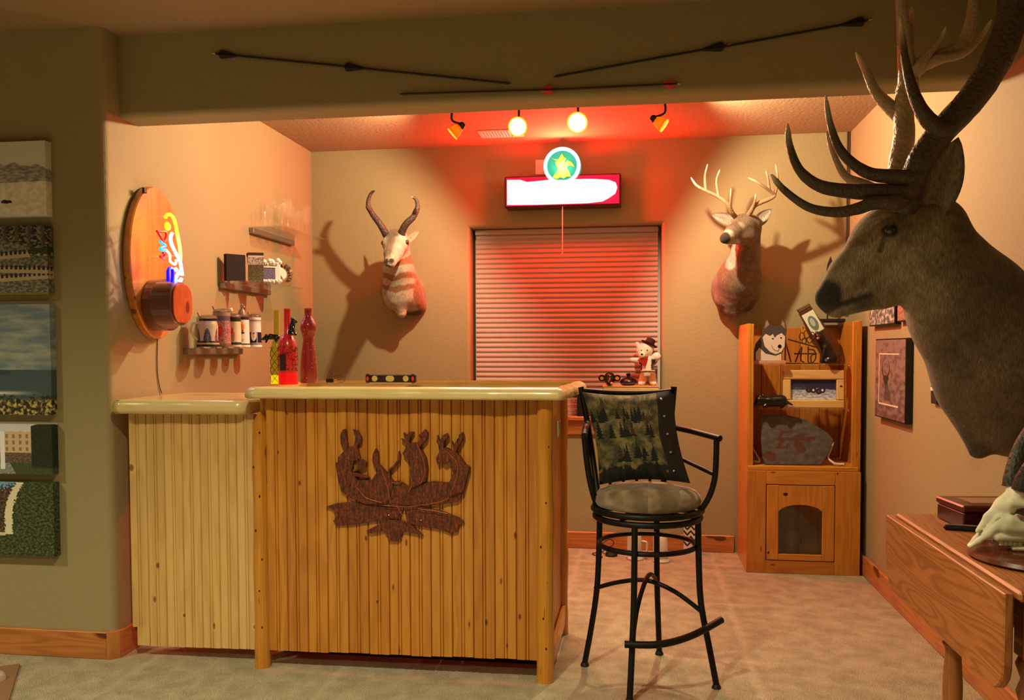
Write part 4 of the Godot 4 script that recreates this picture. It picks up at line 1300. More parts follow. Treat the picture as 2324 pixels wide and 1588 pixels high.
# ------------------------------------------------------------------ drop-leaf table
func build_drop_leaf_table() -> void:
	var oak: Material = mats["oak"]
	var t := thing("drop_leaf_table", Vector3(0.93, 0, -2.13), "oak drop-leaf table with turned legs under the elk head", "table")
	obj("table_top", box(S(), Vector3(0.705, 0.733, -2.535), Vector3(1.172, 0.753, -1.735), 0.005, 2), oak, t)
	# hanging leaf with rounded lower corners, in the plane x = 0.69
	var p := [Vector2(-2.535, 0.748), Vector2(-2.535, 0.640)]
	p.append_array(arc(Vector2(-2.445, 0.640), 0.09, 180, 270, 6))
	p.append_array(arc(Vector2(-1.80, 0.610), 0.06, 270, 360, 6))
	p.append(Vector2(-1.74, 0.748))
	var s := S()
	extrude(s, p, 0.680, 0.698, Transform3D(Basis(Vector3(0, 0, 1), Vector3(0, 1, 0), Vector3(1, 0, 0)), Vector3.ZERO), 0.003)
	for k in s.uv.size():
		s.uv[k] = Vector2(s.uv[k].y, s.uv[k].x)
	obj("drop_leaf", s, oak, t)
	for z in [-2.40, -1.87]:
		obj("hinge", box(S(), Vector3(0.694, 0.728, z - 0.02), Vector3(0.73, 0.7325, z + 0.02), 0.001), mats["black_iron"], t)
	for z in [-2.27, -1.81]:
		obj("apron", box(S(), Vector3(0.76, 0.64, z - 0.009), Vector3(1.12, 0.7325, z + 0.009), 0.002, 0), oak, t)
	for x in [0.765, 1.12]:
		obj("apron", box(S(), Vector3(x - 0.009, 0.64, -2.26), Vector3(x + 0.009, 0.7325, -1.82), 0.002, 2), oak, t)
	for x in [0.765, 1.12]:
		for z in [-2.25, -1.83]:
			s = S()
			box(s, Vector3(x - 0.022, 0.60, z - 0.022), Vector3(x + 0.022, 0.7325, z + 0.022), 0.002, 1)
			lathe(s, [Vector2(0, 0), Vector2(0.013, 0), Vector2(0.018, 0.03), Vector2(0.012, 0.06), Vector2(0.016, 0.10), Vector2(0.021, 0.25), Vector2(0.023, 0.38), Vector2(0.018, 0.47), Vector2(0.025, 0.485), Vector2(0.016, 0.50), Vector2(0.024, 0.53), Vector2(0.016, 0.555), Vector2(0.026, 0.585), Vector2(0.020, 0.60), Vector2(0, 0.60)], 18, Transform3D(Basis(), Vector3(x, 0, z)))
			obj("leg", s, oak, t)

# ------------------------------------------------------------------ mounted heads
func v3(a: Array) -> Vector3:
	return Vector3(a[0], a[1], a[2])

func path3(a: Array) -> Array:
	var out := []
	for q in a:
		out.append(v3(q))
	return out

func fur() -> StandardMaterial3D:
	if mats.has("fur"):
		return mats["fur"]
	var f := noise(201, 0.05, 3)
	var im := Image.create(256, 256, false, Image.FORMAT_RGB8)
	var g := f.get_seamless_image(256, 256)
	for y in 256:
		for x in 256:
			var a := g.get_pixel((x * 3) % 256, (y / 3 + x / 2) % 256).r
			var k := clampf(0.80 + (a - 0.5) * 0.7, 0.5, 1.0)
			im.set_pixel(x, y, Color(k, k, k))
	var m := mat("fur", Color.WHITE, 0.9)
	m.vertex_color_use_as_albedo = true
	m.albedo_texture = tex(im)
	m.uv1_triplanar = true
	m.uv1_scale = Vector3(9, 9, 9)
	m.rim_enabled = true
	m.rim = 0.25
	m.rim_tint = 0.6
	m.normal_enabled = true
	m.normal_texture = normal_of(202, 0.12, 256, 5.0, 2)
	m.normal_scale = 0.5
	return m

func horn_mat() -> StandardMaterial3D:
	if mats.has("horn"):
		return mats["horn"]
	var m := mat("horn", Color.WHITE, 0.55)
	m.vertex_color_use_as_albedo = true
	m.normal_enabled = true
	m.normal_texture = normal_of(203, 0.04, 256, 8.0, 2)
	m.normal_scale = 0.6
	m.uv1_scale = Vector3(1, 6, 1)
	return m

# tapering tine: radius r0 to r1, bark-brown with a pale tip
func tine(s: Shape, pts: Array, r0: float, r1: float, col: Color, tip: Color, tip_from := 0.8, seg := 12) -> Shape:
	var p := smooth_path(pts, 6)
	var rr := []
	var cc := []
	var n := noise(7, 8.0, 2)
	for k in p.size():
		var t := float(k) / (p.size() - 1)
		var q := lerpf(r0, r1, pow(t, 1.15))
		if t > 0.93:
			q *= lerpf(1.0, 0.35, (t - 0.93) / 0.07)
		rr.append(q * (1.0 + 0.05 * n.get_noise_3dv(p[k] * 4.0)))
		cc.append(col.lerp(tip, smoothstep(tip_from, 1.0, t)) * (1.0 + 0.25 * n.get_noise_3dv(p[k])))
	s.colored = true
	return tube(s, p, rr, seg, false, cc)

# leaf-shaped ear, cupped: width w, opening towards `front`
func ear(s: Shape, base: Vector3, tip: Vector3, front: Vector3, w: float, outer: Color, inner: Color, cup := 0.45) -> Shape:
	var ax := (tip - base)
	var f := (front - ax * front.dot(ax) / ax.length_squared()).normalized()
	var sd := ax.cross(f).normalized()
	var nu := 9
	var nv := 12
	for side in 2:
		var i0 := s.v.size()
		for j in nv + 1:
			var t := float(j) / nv
			var ww := w * pow(sin(PI * clampf(0.16 + 0.84 * t, 0, 1)), 0.75) * (1.0 - 0.15 * t)
			for i in nu + 1:
				var u := lerpf(-1.0, 1.0, float(i) / nu)
				var dep := cup * ww * (1.0 - u * u) * 0.9
				var p := base + ax * t + sd * ww * u * 0.5 - f * dep * 0.5
				if side == 1:
					p -= f * 0.004 * (1.0 - 0.8 * absf(u))
				var nn := (f + sd * u * -cup * 1.2).normalized() * (1.0 if side == 0 else -1.0)
				var col := outer
				if side == 0:
					col = inner.lerp(outer, smoothstep(0.62, 0.98, absf(u)) ).lerp(inner * 0.45, smoothstep(0.5, 0.0, absf(u + 0.1)) * 0.6)
					col = col.lerp(outer, smoothstep(0.88, 1.0, t))
				s.vert(p, nn, Vector2(u, t), col)
		for j in nv:
			for i in nu:
				var q := i0 + j * (nu + 1) + i
				s.quad(q, q + 1, q + nu + 2, q + nu + 1)
	s.colored = true
	return s

func seg_dist(p: Vector3, a: Vector3, b: Vector3) -> float:
	var ab := b - a
	return p.distance_to(a + ab * clampf((p - a).dot(ab) / ab.length_squared(), 0, 1))

func build_elk() -> void:
	var c := -2.72
	var t := thing("elk_mount", Vector3(XR, 1.1, c), "large antlered elk shoulder mount in profile, on the right wall above the oak table", "mounted head")
	var V := func(x: float, y: float, dz := 0.0) -> Vector3: return Vector3(x, y, c + dz)
	var bones := [
		[V.call(0.558, 1.362), 0.040, V.call(0.615, 1.428), 0.055],
		[V.call(0.615, 1.428), 0.055, V.call(0.705, 1.520), 0.084],
		[V.call(0.705, 1.520), 0.084, V.call(0.800, 1.548), 0.098],
		[V.call(0.582, 1.330), 0.029, V.call(0.715, 1.385), 0.052],
		[V.call(0.715, 1.390), 0.055, V.call(0.800, 1.435), 0.105],
		[V.call(0.720, 1.565, 0.028), 0.060, V.call(0.850, 1.560), 0.085],
		[V.call(0.720, 1.565, -0.028), 0.060, V.call(0.850, 1.560), 0.085],
		[V.call(0.830, 1.520), 0.115, V.call(0.955, 1.320), 0.168],
		[V.call(0.955, 1.320), 0.168, V.call(1.060, 1.150), 0.200],
		[V.call(1.060, 1.150), 0.200, V.call(1.22, 1.150), 0.250],
		[V.call(0.965, 1.080), 0.085, V.call(0.985, 0.915), 0.030],
		[V.call(1.090, 1.060), 0.170, V.call(1.22, 1.060), 0.180],
		[V.call(0.700, 1.548, 0.075), 0.020, V.call(0.722, 1.548, 0.078), 0.020],
		[V.call(0.700, 1.548, -0.075), 0.020, V.call(0.722, 1.548, -0.078), 0.020],
	]
	var n := noise(301, 7.0, 3)
	var eye := Vector3(0.706, 1.545, c + 0.092)
	var col := func(p: Vector3, nr: Vector3) -> Color:
		var k := n.get_noise_3dv(p * Vector3(1.0, 1.0, 1.0)) * 0.5 + n.get_noise_3dv(p * 4.0) * 0.35
		var head := Color(0.33, 0.245, 0.135)
		var neck := Color(0.165, 0.105, 0.055)
		var q := smoothstep(0.78, 0.92, p.x + (1.45 - p.y) * 0.25)
		var cc := head.lerp(neck, q)
		# brown saddle along the nose and brow, pale lips and chin, pale ring round the eye
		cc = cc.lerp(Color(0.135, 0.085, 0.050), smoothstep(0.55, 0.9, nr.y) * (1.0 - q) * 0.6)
		cc = cc.lerp(Color(0.30, 0.235, 0.155), smoothstep(1.365, 1.325, p.y) * (1.0 - smoothstep(0.64, 0.76, p.x)) * 0.8)
		cc = cc.lerp(Color(0.30, 0.24, 0.16), smoothstep(0.046, 0.030, Vector2(p.x - eye.x, (p.y - eye.y) * 1.25).length()) * 0.85)
		cc = cc.lerp(Color(0.05, 0.035, 0.025), smoothstep(0.027, 0.021, Vector2(p.x - eye.x, (p.y - eye.y) * 1.3).length()))
		cc = cc.lerp(Color(0.20, 0.145, 0.090), smoothstep(1.02, 0.95, p.y) * 0.5)
		cc = cc.lerp(Color(0.035, 0.022, 0.016), smoothstep(0.062, 0.046, Vector2(p.x - 0.535, p.y - 1.362).length()))
		cc = cc.lerp(Color(0.05, 0.033, 0.022), smoothstep(0.012, 0.005, minf(seg_dist(Vector3(p.x, p.y, 0), Vector3(0.53, 1.322, 0), Vector3(0.625, 1.352, 0)), seg_dist(Vector3(p.x, p.y, 0), Vector3(0.625, 1.352, 0), Vector3(0.668, 1.366, 0)))))
		cc = cc.lerp(Color(0.06, 0.04, 0.028), smoothstep(0.024, 0.010, seg_dist(Vector3(p.x, p.y, 0), Vector3(0.64, 1.345, 0), Vector3(0.662, 1.345, 0))) * 0.7)
		cc = cc.lerp(Color(0.045, 0.03, 0.02), smoothstep(0.010, 0.004, seg_dist(Vector3(p.x, p.y, 0), Vector3(0.690, 1.530, 0), Vector3(0.682, 1.490, 0))) * 0.8)
		return cc * (1.0 + k)
	var s := body(S(), bones, 0.0088, 0.030, col, Vector3(1, 1, 0.92), Vector3(0, 0, c))
	for k in s.v.size():
		s.v[k].x = minf(s.v[k].x, XR - 0.001)
	obj("body", s, fur(), t)
	var glassy := mat("glass_eye", Color(0.035, 0.018, 0.01), 0.06)
	glassy.clearcoat_enabled = true
	for sg in [1.0, -1.0]:
		obj("eye", ball(S(), Vector3(0.707, 1.546, c + sg * 0.0875), Vector3(0.019, 0.0145, 0.013), 18), glassy, t)
	var dark := Color(0.145, 0.105, 0.065)
	var pale := Color(0.36, 0.28, 0.18)
	obj("ear", ear(S(), Vector3(0.822, 1.590, c + 0.085), Vector3(0.873, 1.795, c + 0.125), Vector3(-0.30, 0.1, 1.0), 0.105, dark, pale), fur(), t)
	obj("ear", ear(S(), Vector3(0.830, 1.590, c - 0.085), Vector3(0.90, 1.76, c - 0.19), Vector3(-0.8, 0.1, -0.4), 0.10, dark, pale), fur(), t)
	var br := Color(0.075, 0.050, 0.032)
	var br2 := Color(0.40, 0.30, 0.185)  # far antler paler than the near one: halogen light put into its colour
	var ivory := Color(0.72, 0.62, 0.44)
	s = S()
	tine(s, path3([[0.741,1.600,-2.640],[0.765,1.709,-2.600],[0.802,1.775,-2.600],[0.845,1.828,-2.600],[0.907,1.898,-2.600],[0.962,1.985,-2.600],[0.998,2.079,-2.600],[1.012,2.161,-2.600],[1.015,2.256,-2.600],[0.99,2.38,-2.61]]), 0.034, 0.046, br, br, 0.99, 14)
	ball(s, Vector3(0.742, 1.618, -2.625), Vector3(0.045, 0.026, 0.045), 14, Transform3D(), br)
	tine(s, path3([[0.735,1.630,-2.610],[0.706,1.614,-2.570],[0.648,1.615,-2.570],[0.601,1.600,-2.570],[0.542,1.592,-2.570],[0.470,1.608,-2.570],[0.404,1.657,-2.570],[0.367,1.703,-2.570]]), 0.023, 0.007, br, ivory, 0.86)
	tine(s, path3([[0.755,1.660,-2.605],[0.731,1.643,-2.600],[0.661,1.650,-2.600],[0.583,1.655,-2.600],[0.505,1.672,-2.600],[0.450,1.718,-2.600],[0.422,1.789,-2.600],[0.416,1.851,-2.600]]), 0.030, 0.006, br, ivory, 0.80)
	tine(s, path3([[0.785,1.730,-2.600],[0.757,1.689,-2.590],[0.699,1.690,-2.590],[0.628,1.705,-2.590],[0.562,1.763,-2.590],[0.530,1.844,-2.590],[0.517,1.924,-2.590]]), 0.027, 0.005, br, ivory, 0.76)
	tine(s, path3([[0.866,1.850,-2.595],[0.830,1.809,-2.575],[0.783,1.841,-2.570],[0.748,1.908,-2.570],[0.724,1.999,-2.570],[0.708,2.114,-2.570]]), 0.030, 0.006, br, ivory, 0.84)
	obj("antler", s, horn_mat(), t)
	s = S()
	tine(s, path3([[0.772,1.600,-2.80],[0.780,1.663,-2.830],[0.787,1.777,-2.840],[0.799,1.856,-2.840],[0.797,1.943,-2.840],[0.809,2.022,-2.840],[0.838,2.067,-2.840],[0.894,2.091,-2.840],[0.957,2.120,-2.840],[0.984,2.184,-2.840],[0.994,2.269,-2.840],[0.993,2.334,-2.840]]), 0.036, 0.014, br2, ivory, 0.9, 14)
	ball(s, Vector3(0.776, 1.618, -2.815), Vector3(0.045, 0.026, 0.045), 14, Transform3D(), br)
	tine(s, path3([[0.799,1.900,-2.845],[0.790,1.925,-2.855],[0.762,1.953,-2.860],[0.720,2.000,-2.860],[0.689,2.067,-2.860],[0.659,2.125,-2.860]]), 0.030, 0.006, br2, ivory, 0.78)
	tine(s, path3([[0.806,1.990,-2.840],[0.809,2.030,-2.840],[0.801,2.095,-2.840],[0.792,2.188,-2.840],[0.781,2.295,-2.840]]), 0.034, 0.014, br2, ivory, 0.9)
	tine(s, path3([[0.803,2.09,-2.845],[0.815,2.140,-2.860],[0.822,2.190,-2.860],[0.822,2.234,-2.860],[0.820,2.252,-2.860]]), 0.014, 0.005, br2, ivory, 0.5)
	tine(s, path3([[0.820,2.035,-2.835],[0.829,2.058,-2.810],[0.860,2.096,-2.810],[0.890,2.133,-2.810],[0.904,2.169,-2.810]]), 0.017, 0.004, br2, ivory, 0.6)
	tine(s, path3([[0.860,2.072,-2.835],[0.885,2.079,-2.815],[0.953,2.088,-2.810],[1.002,2.134,-2.810],[1.032,2.184,-2.810]]), 0.018, 0.005, br2, ivory, 0.7)
	tine(s, path3([[0.782,1.67,-2.83],[0.753,1.669,-2.815],[0.682,1.707,-2.810],[0.623,1.736,-2.810],[0.586,1.804,-2.810],[0.565,1.875,-2.810]]), 0.022, 0.005, br2, ivory, 0.7)
	obj("antler", s, horn_mat(), t)

func build_pronghorn() -> void:
	var t := thing("pronghorn_mount", Vector3(-1.42, 1.5, ZB), "horned antelope shoulder mount with white throat bars on the back wall", "mounted head")
	var cx := -1.405
	var bones := [
		[Vector3(-1.388, 1.700, -4.775), 0.033, Vector3(-1.392, 1.758, -4.850), 0.050],
		[Vector3(-1.392, 1.758, -4.850), 0.050, Vector3(-1.397, 1.825, -4.930), 0.068],
		[Vector3(-1.397, 1.825, -4.930), 0.068, Vector3(-1.402, 1.845, -4.965), 0.070],
		[Vector3(-1.440, 1.822, -4.915), 0.034, Vector3(-1.354, 1.822, -4.915), 0.034],
		[Vector3(-1.400, 1.815, -4.965), 0.070, Vector3(-1.412, 1.690, -5.030), 0.088],
		[Vector3(-1.412, 1.690, -5.030), 0.088, Vector3(-1.425, 1.575, -5.120), 0.118],
		[Vector3(-1.425, 1.575, -5.120), 0.118, Vector3(-1.430, 1.545, -5.270), 0.120],
		[Vector3(-1.428, 1.500, -5.090), 0.060, Vector3(-1.415, 1.432, -5.100), 0.030],
		[Vector3(-1.490, 1.520, -5.160), 0.060, Vector3(-1.480, 1.500, -5.25), 0.060],
		[Vector3(-1.365, 1.520, -5.160), 0.065, Vector3(-1.370, 1.490, -5.25), 0.070],
	]
	var n := noise(311, 12.0, 3)
	var col := func(p: Vector3, nr: Vector3) -> Color:
		var k := n.get_noise_3dv(p) * 0.35
		var white := Color(0.62, 0.53, 0.41)
		var tan_ := Color(0.36, 0.165, 0.070)
		var face := Color(0.27, 0.175, 0.105)
		var dx := absf(p.x - (cx - 0.02 * smoothstep(1.7, 1.5, p.y)))
		var cc := white
		if p.y > 1.735 - (p.z + 4.93) * 0.6 or p.z > -4.90:
			# head: white cheeks, darker bridge, crown and mouth
			cc = white.lerp(face, smoothstep(0.036, 0.016, dx) * smoothstep(1.70, 1.75, p.y))
			cc = cc.lerp(face * 0.75, smoothstep(1.835, 1.87, p.y) * smoothstep(0.05, 0.03, dx))
			cc = cc.lerp(Color(0.03, 0.02, 0.016), smoothstep(0.020, 0.011, minf(Vector3(p.x + 1.402, p.y - 1.706, 0).length(), Vector3(p.x + 1.374, p.y - 1.706, 0).length())) * smoothstep(-4.80, -4.76, p.z))
			cc = cc.lerp(Color(0.04, 0.03, 0.022), smoothstep(0.006, 0.002, absf(p.y - 1.684 + dx * 0.35)) * smoothstep(-4.82, -4.78, p.z) * smoothstep(0.034, 0.024, dx))
			cc = cc.lerp(Color(0.05, 0.035, 0.025), smoothstep(0.030, 0.018, minf(p.distance_to(Vector3(-1.462, 1.824, -4.92)), p.distance_to(Vector3(-1.332, 1.824, -4.92)))))
		else:
			var y := p.y + 0.25 * dx * -1.0 + 0.03 + n.get_noise_3dv(p * 0.8) * 0.012
			var band := 0.0
			band = maxf(band, smoothstep(1.715, 1.728, y))
			band = maxf(band, smoothstep(1.640, 1.646, y) * smoothstep(1.678, 1.672, y))
			band = maxf(band, smoothstep(1.575, 1.581, y) * smoothstep(1.612, 1.606, y))
			band = maxf(band, smoothstep(0.088, 0.100, dx))
			cc = white.lerp(tan_, band)
			cc = cc.lerp(Color(0.10, 0.05, 0.03), smoothstep(1.47, 1.44, p.y) * smoothstep(-5.14, -5.20, p.z))
		return cc * (1.0 + k)
	var s := body(S(), bones, 0.0072, 0.022, col)
	for k in s.v.size():
		s.v[k].z = maxf(s.v[k].z, ZB + 0.001)
	obj("body", s, fur(), t)
	for e in [Vector3(-1.462, 1.826, -4.902), Vector3(-1.331, 1.826, -4.902)]:
		obj("eye", ball(S(), e, Vector3.ONE * 0.0165, 14), mats["glass_eye"], t)
	var hb := Color(0.050, 0.030, 0.024)
	s = S()
	tine(s, path3([[-1.443,1.850,-4.930],[-1.453,1.884,-4.900],[-1.478,1.932,-4.880],[-1.517,1.984,-4.880],[-1.543,2.030,-4.880],[-1.545,2.067,-4.880],[-1.530,2.106,-4.880],[-1.503,2.122,-4.870]]), 0.024, 0.006, hb, hb * 1.6, 0.9)
	tine(s, path3([[-1.530,2.005,-4.878],[-1.540,2.018,-4.855],[-1.546,2.032,-4.842]]), 0.015, 0.004, hb, hb * 1.6, 0.9)
	obj("horn", s, horn_mat(), t)
	s = S()
	tine(s, path3([[-1.362,1.850,-4.930],[-1.354,1.884,-4.900],[-1.322,1.929,-4.880],[-1.280,1.968,-4.880],[-1.257,2.014,-4.880],[-1.257,2.046,-4.880],[-1.268,2.070,-4.880],[-1.288,2.080,-4.870]]), 0.024, 0.006, hb, Color(0.5, 0.4, 0.3), 0.93)
	tine(s, path3([[-1.272,1.985,-4.878],[-1.262,2.000,-4.855],[-1.256,2.012,-4.842]]), 0.015, 0.004, hb, hb * 1.6, 0.9)
	obj("horn", s, horn_mat(), t)
	var w := Color(0.60, 0.50, 0.36)
	obj("ear", ear(S(), Vector3(-1.458, 1.842, -4.985), Vector3(-1.518, 1.915, -5.04), Vector3(-0.5, -0.1, 1.0), 0.045, w * 0.7, w), fur(), t)
	obj("ear", ear(S(), Vector3(-1.345, 1.842, -4.985), Vector3(-1.288, 1.912, -5.04), Vector3(0.5, -0.1, 1.0), 0.045, Color(0.36, 0.19, 0.09), w), fur(), t)

func build_deer() -> void:
	var t := thing("deer_mount", Vector3(0.55, 1.5, ZB), "antlered whitetail deer shoulder mount on the back wall right of the window", "mounted head")
	var bones := [
		[Vector3(0.447, 1.797, -4.790), 0.027, Vector3(0.495, 1.838, -4.850), 0.038],
		[Vector3(0.495, 1.838, -4.850), 0.038, Vector3(0.560, 1.885, -4.930), 0.058],
		[Vector3(0.560, 1.885, -4.930), 0.058, Vector3(0.598, 1.888, -4.970), 0.064],
		[Vector3(0.468, 1.790, -4.815), 0.020, Vector3(0.575, 1.830, -4.930), 0.052],
		[Vector3(0.595, 1.855, -4.990), 0.066, Vector3(0.585, 1.740, -5.040), 0.080],
		[Vector3(0.585, 1.740, -5.040), 0.080, Vector3(0.560, 1.610, -5.110), 0.122],
		[Vector3(0.560, 1.610, -5.110), 0.122, Vector3(0.553, 1.560, -5.27), 0.138],
		[Vector3(0.545, 1.530, -5.130), 0.085, Vector3(0.540, 1.450, -5.17), 0.060],
		[Vector3(0.490, 1.500, -5.180), 0.060, Vector3(0.500, 1.455, -5.24), 0.050],
		[Vector3(0.625, 1.520, -5.180), 0.060, Vector3(0.610, 1.480, -5.24), 0.055],
	]
	var n := noise(321, 11.0, 3)
	var eye := Vector3(0.545, 1.882, -4.872)
	var col := func(p: Vector3, nr: Vector3) -> Color:
		var k := n.get_noise_3dv(p) * 0.4
		var cc := Color(0.235, 0.145, 0.088)
		# grizzled brow, white round nose, eye and throat
		cc = cc.lerp(Color(0.15, 0.105, 0.072), smoothstep(0.5, 0.9, nr.y) * smoothstep(1.84, 1.88, p.y))
		cc = cc.lerp(Color(0.60, 0.52, 0.42), smoothstep(0.018, 0.008, absf(p.distance_to(Vector3(0.432, 1.790, -4.775)) - 0.062)) * 0.9)
		cc = cc.lerp(Color(0.022, 0.016, 0.014), smoothstep(0.050, 0.040, p.distance_to(Vector3(0.432, 1.796, -4.768))))
		cc = cc.lerp(Color(0.52, 0.44, 0.34), smoothstep(0.030, 0.020, p.distance_to(eye + Vector3(-0.012, -0.016, 0.012))) * 0.8)
		cc = cc.lerp(Color(0.62, 0.53, 0.44), smoothstep(0.030, 0.016, seg_dist(Vector3(p.x, p.y, 0), Vector3(0.515, 1.775, 0), Vector3(0.500, 1.675, 0))) * smoothstep(0.0, 0.4, nr.z))
		cc = cc.lerp(Color(0.12, 0.07, 0.045), smoothstep(1.50, 1.43, p.y) * 0.7)
		cc = cc.lerp(Color(0.30, 0.24, 0.18), smoothstep(0.16, 0.5, n.get_noise_3dv(p * 2.0)) * smoothstep(1.56, 1.46, p.y))
		return cc * (1.0 + k)
	var s := body(S(), bones, 0.0072, 0.022, col)
	for k in s.v.size():
		s.v[k].z = maxf(s.v[k].z, ZB + 0.001)
	obj("body", s, fur(), t)
	obj("eye", ball(S(), eye, Vector3.ONE * 0.0155, 14), mats["glass_eye"], t)
	obj("eye", ball(S(), Vector3(0.505, 1.886, -4.925), Vector3.ONE * 0.0155, 14), mats["glass_eye"], t)
	obj("ear", ear(S(), Vector3(0.535, 1.905, -4.985), Vector3(0.395, 1.955, -4.985), Vector3(-0.35, -0.2, 1.0), 0.075, Color(0.20, 0.12, 0.08), Color(0.58, 0.47, 0.38), 0.5), fur(), t)
	obj("ear", ear(S(), Vector3(0.625, 1.890, -4.965), Vector3(0.715, 1.975, -4.975), Vector3(0.15, -0.2, 1.0), 0.072, Color(0.16, 0.10, 0.07), Color(0.66, 0.57, 0.46), 0.5), fur(), t)
	var ab := Color(0.26, 0.165, 0.095)
	var tip := Color(0.62, 0.52, 0.38)
	s = S()
	tine(s, path3([[0.530,1.920,-4.945],[0.494,1.945,-4.880],[0.464,1.991,-4.850],[0.413,2.032,-4.850],[0.348,2.065,-4.850],[0.301,2.095,-4.850],[0.272,2.138,-4.850]]), 0.0145, 0.005, ab, tip, 0.7, 10)
	for q in [[[0.482,1.960,-4.865],[0.480,2.010,-4.830],[0.482,2.068,-4.820]], [[0.420,2.028,-4.850],[0.408,2.115,-4.850],[0.426,2.173,-4.850]], [[0.352,2.062,-4.850],[0.347,2.140,-4.850],[0.361,2.206,-4.850]]]:
		tine(s, path3(q), 0.0095, 0.003, ab, tip, 0.55, 8)
	obj("antler", s, horn_mat(), t)
	s = S()
	tine(s, path3([[0.575,1.920,-4.945],[0.590,1.945,-4.885],[0.614,1.980,-4.850],[0.683,2.008,-4.850],[0.712,2.028,-4.850],[0.694,2.043,-4.840],[0.625,2.085,-4.800],[0.567,2.115,-4.790]]), 0.0145, 0.005, ab, tip, 0.75, 10)
	for q in [[[0.600,1.962,-4.860],[0.607,1.995,-4.825],[0.610,2.034,-4.815]], [[0.682,2.050,-4.835],[0.675,2.118,-4.840],[0.665,2.158,-4.845]], [[0.712,2.030,-4.855],[0.732,2.111,-4.880],[0.720,2.200,-4.880]]]:
		tine(s, path3(q), 0.0095, 0.003, ab, tip, 0.55, 8)
	obj("antler", s, horn_mat(), t)

# ------------------------------------------------------------------ left wall
const TO_WALL := Basis(Vector3(0, 0, 1), Vector3(0, 1, 0), Vector3(1, 0, 0))  # outline (z, y), pulled along x

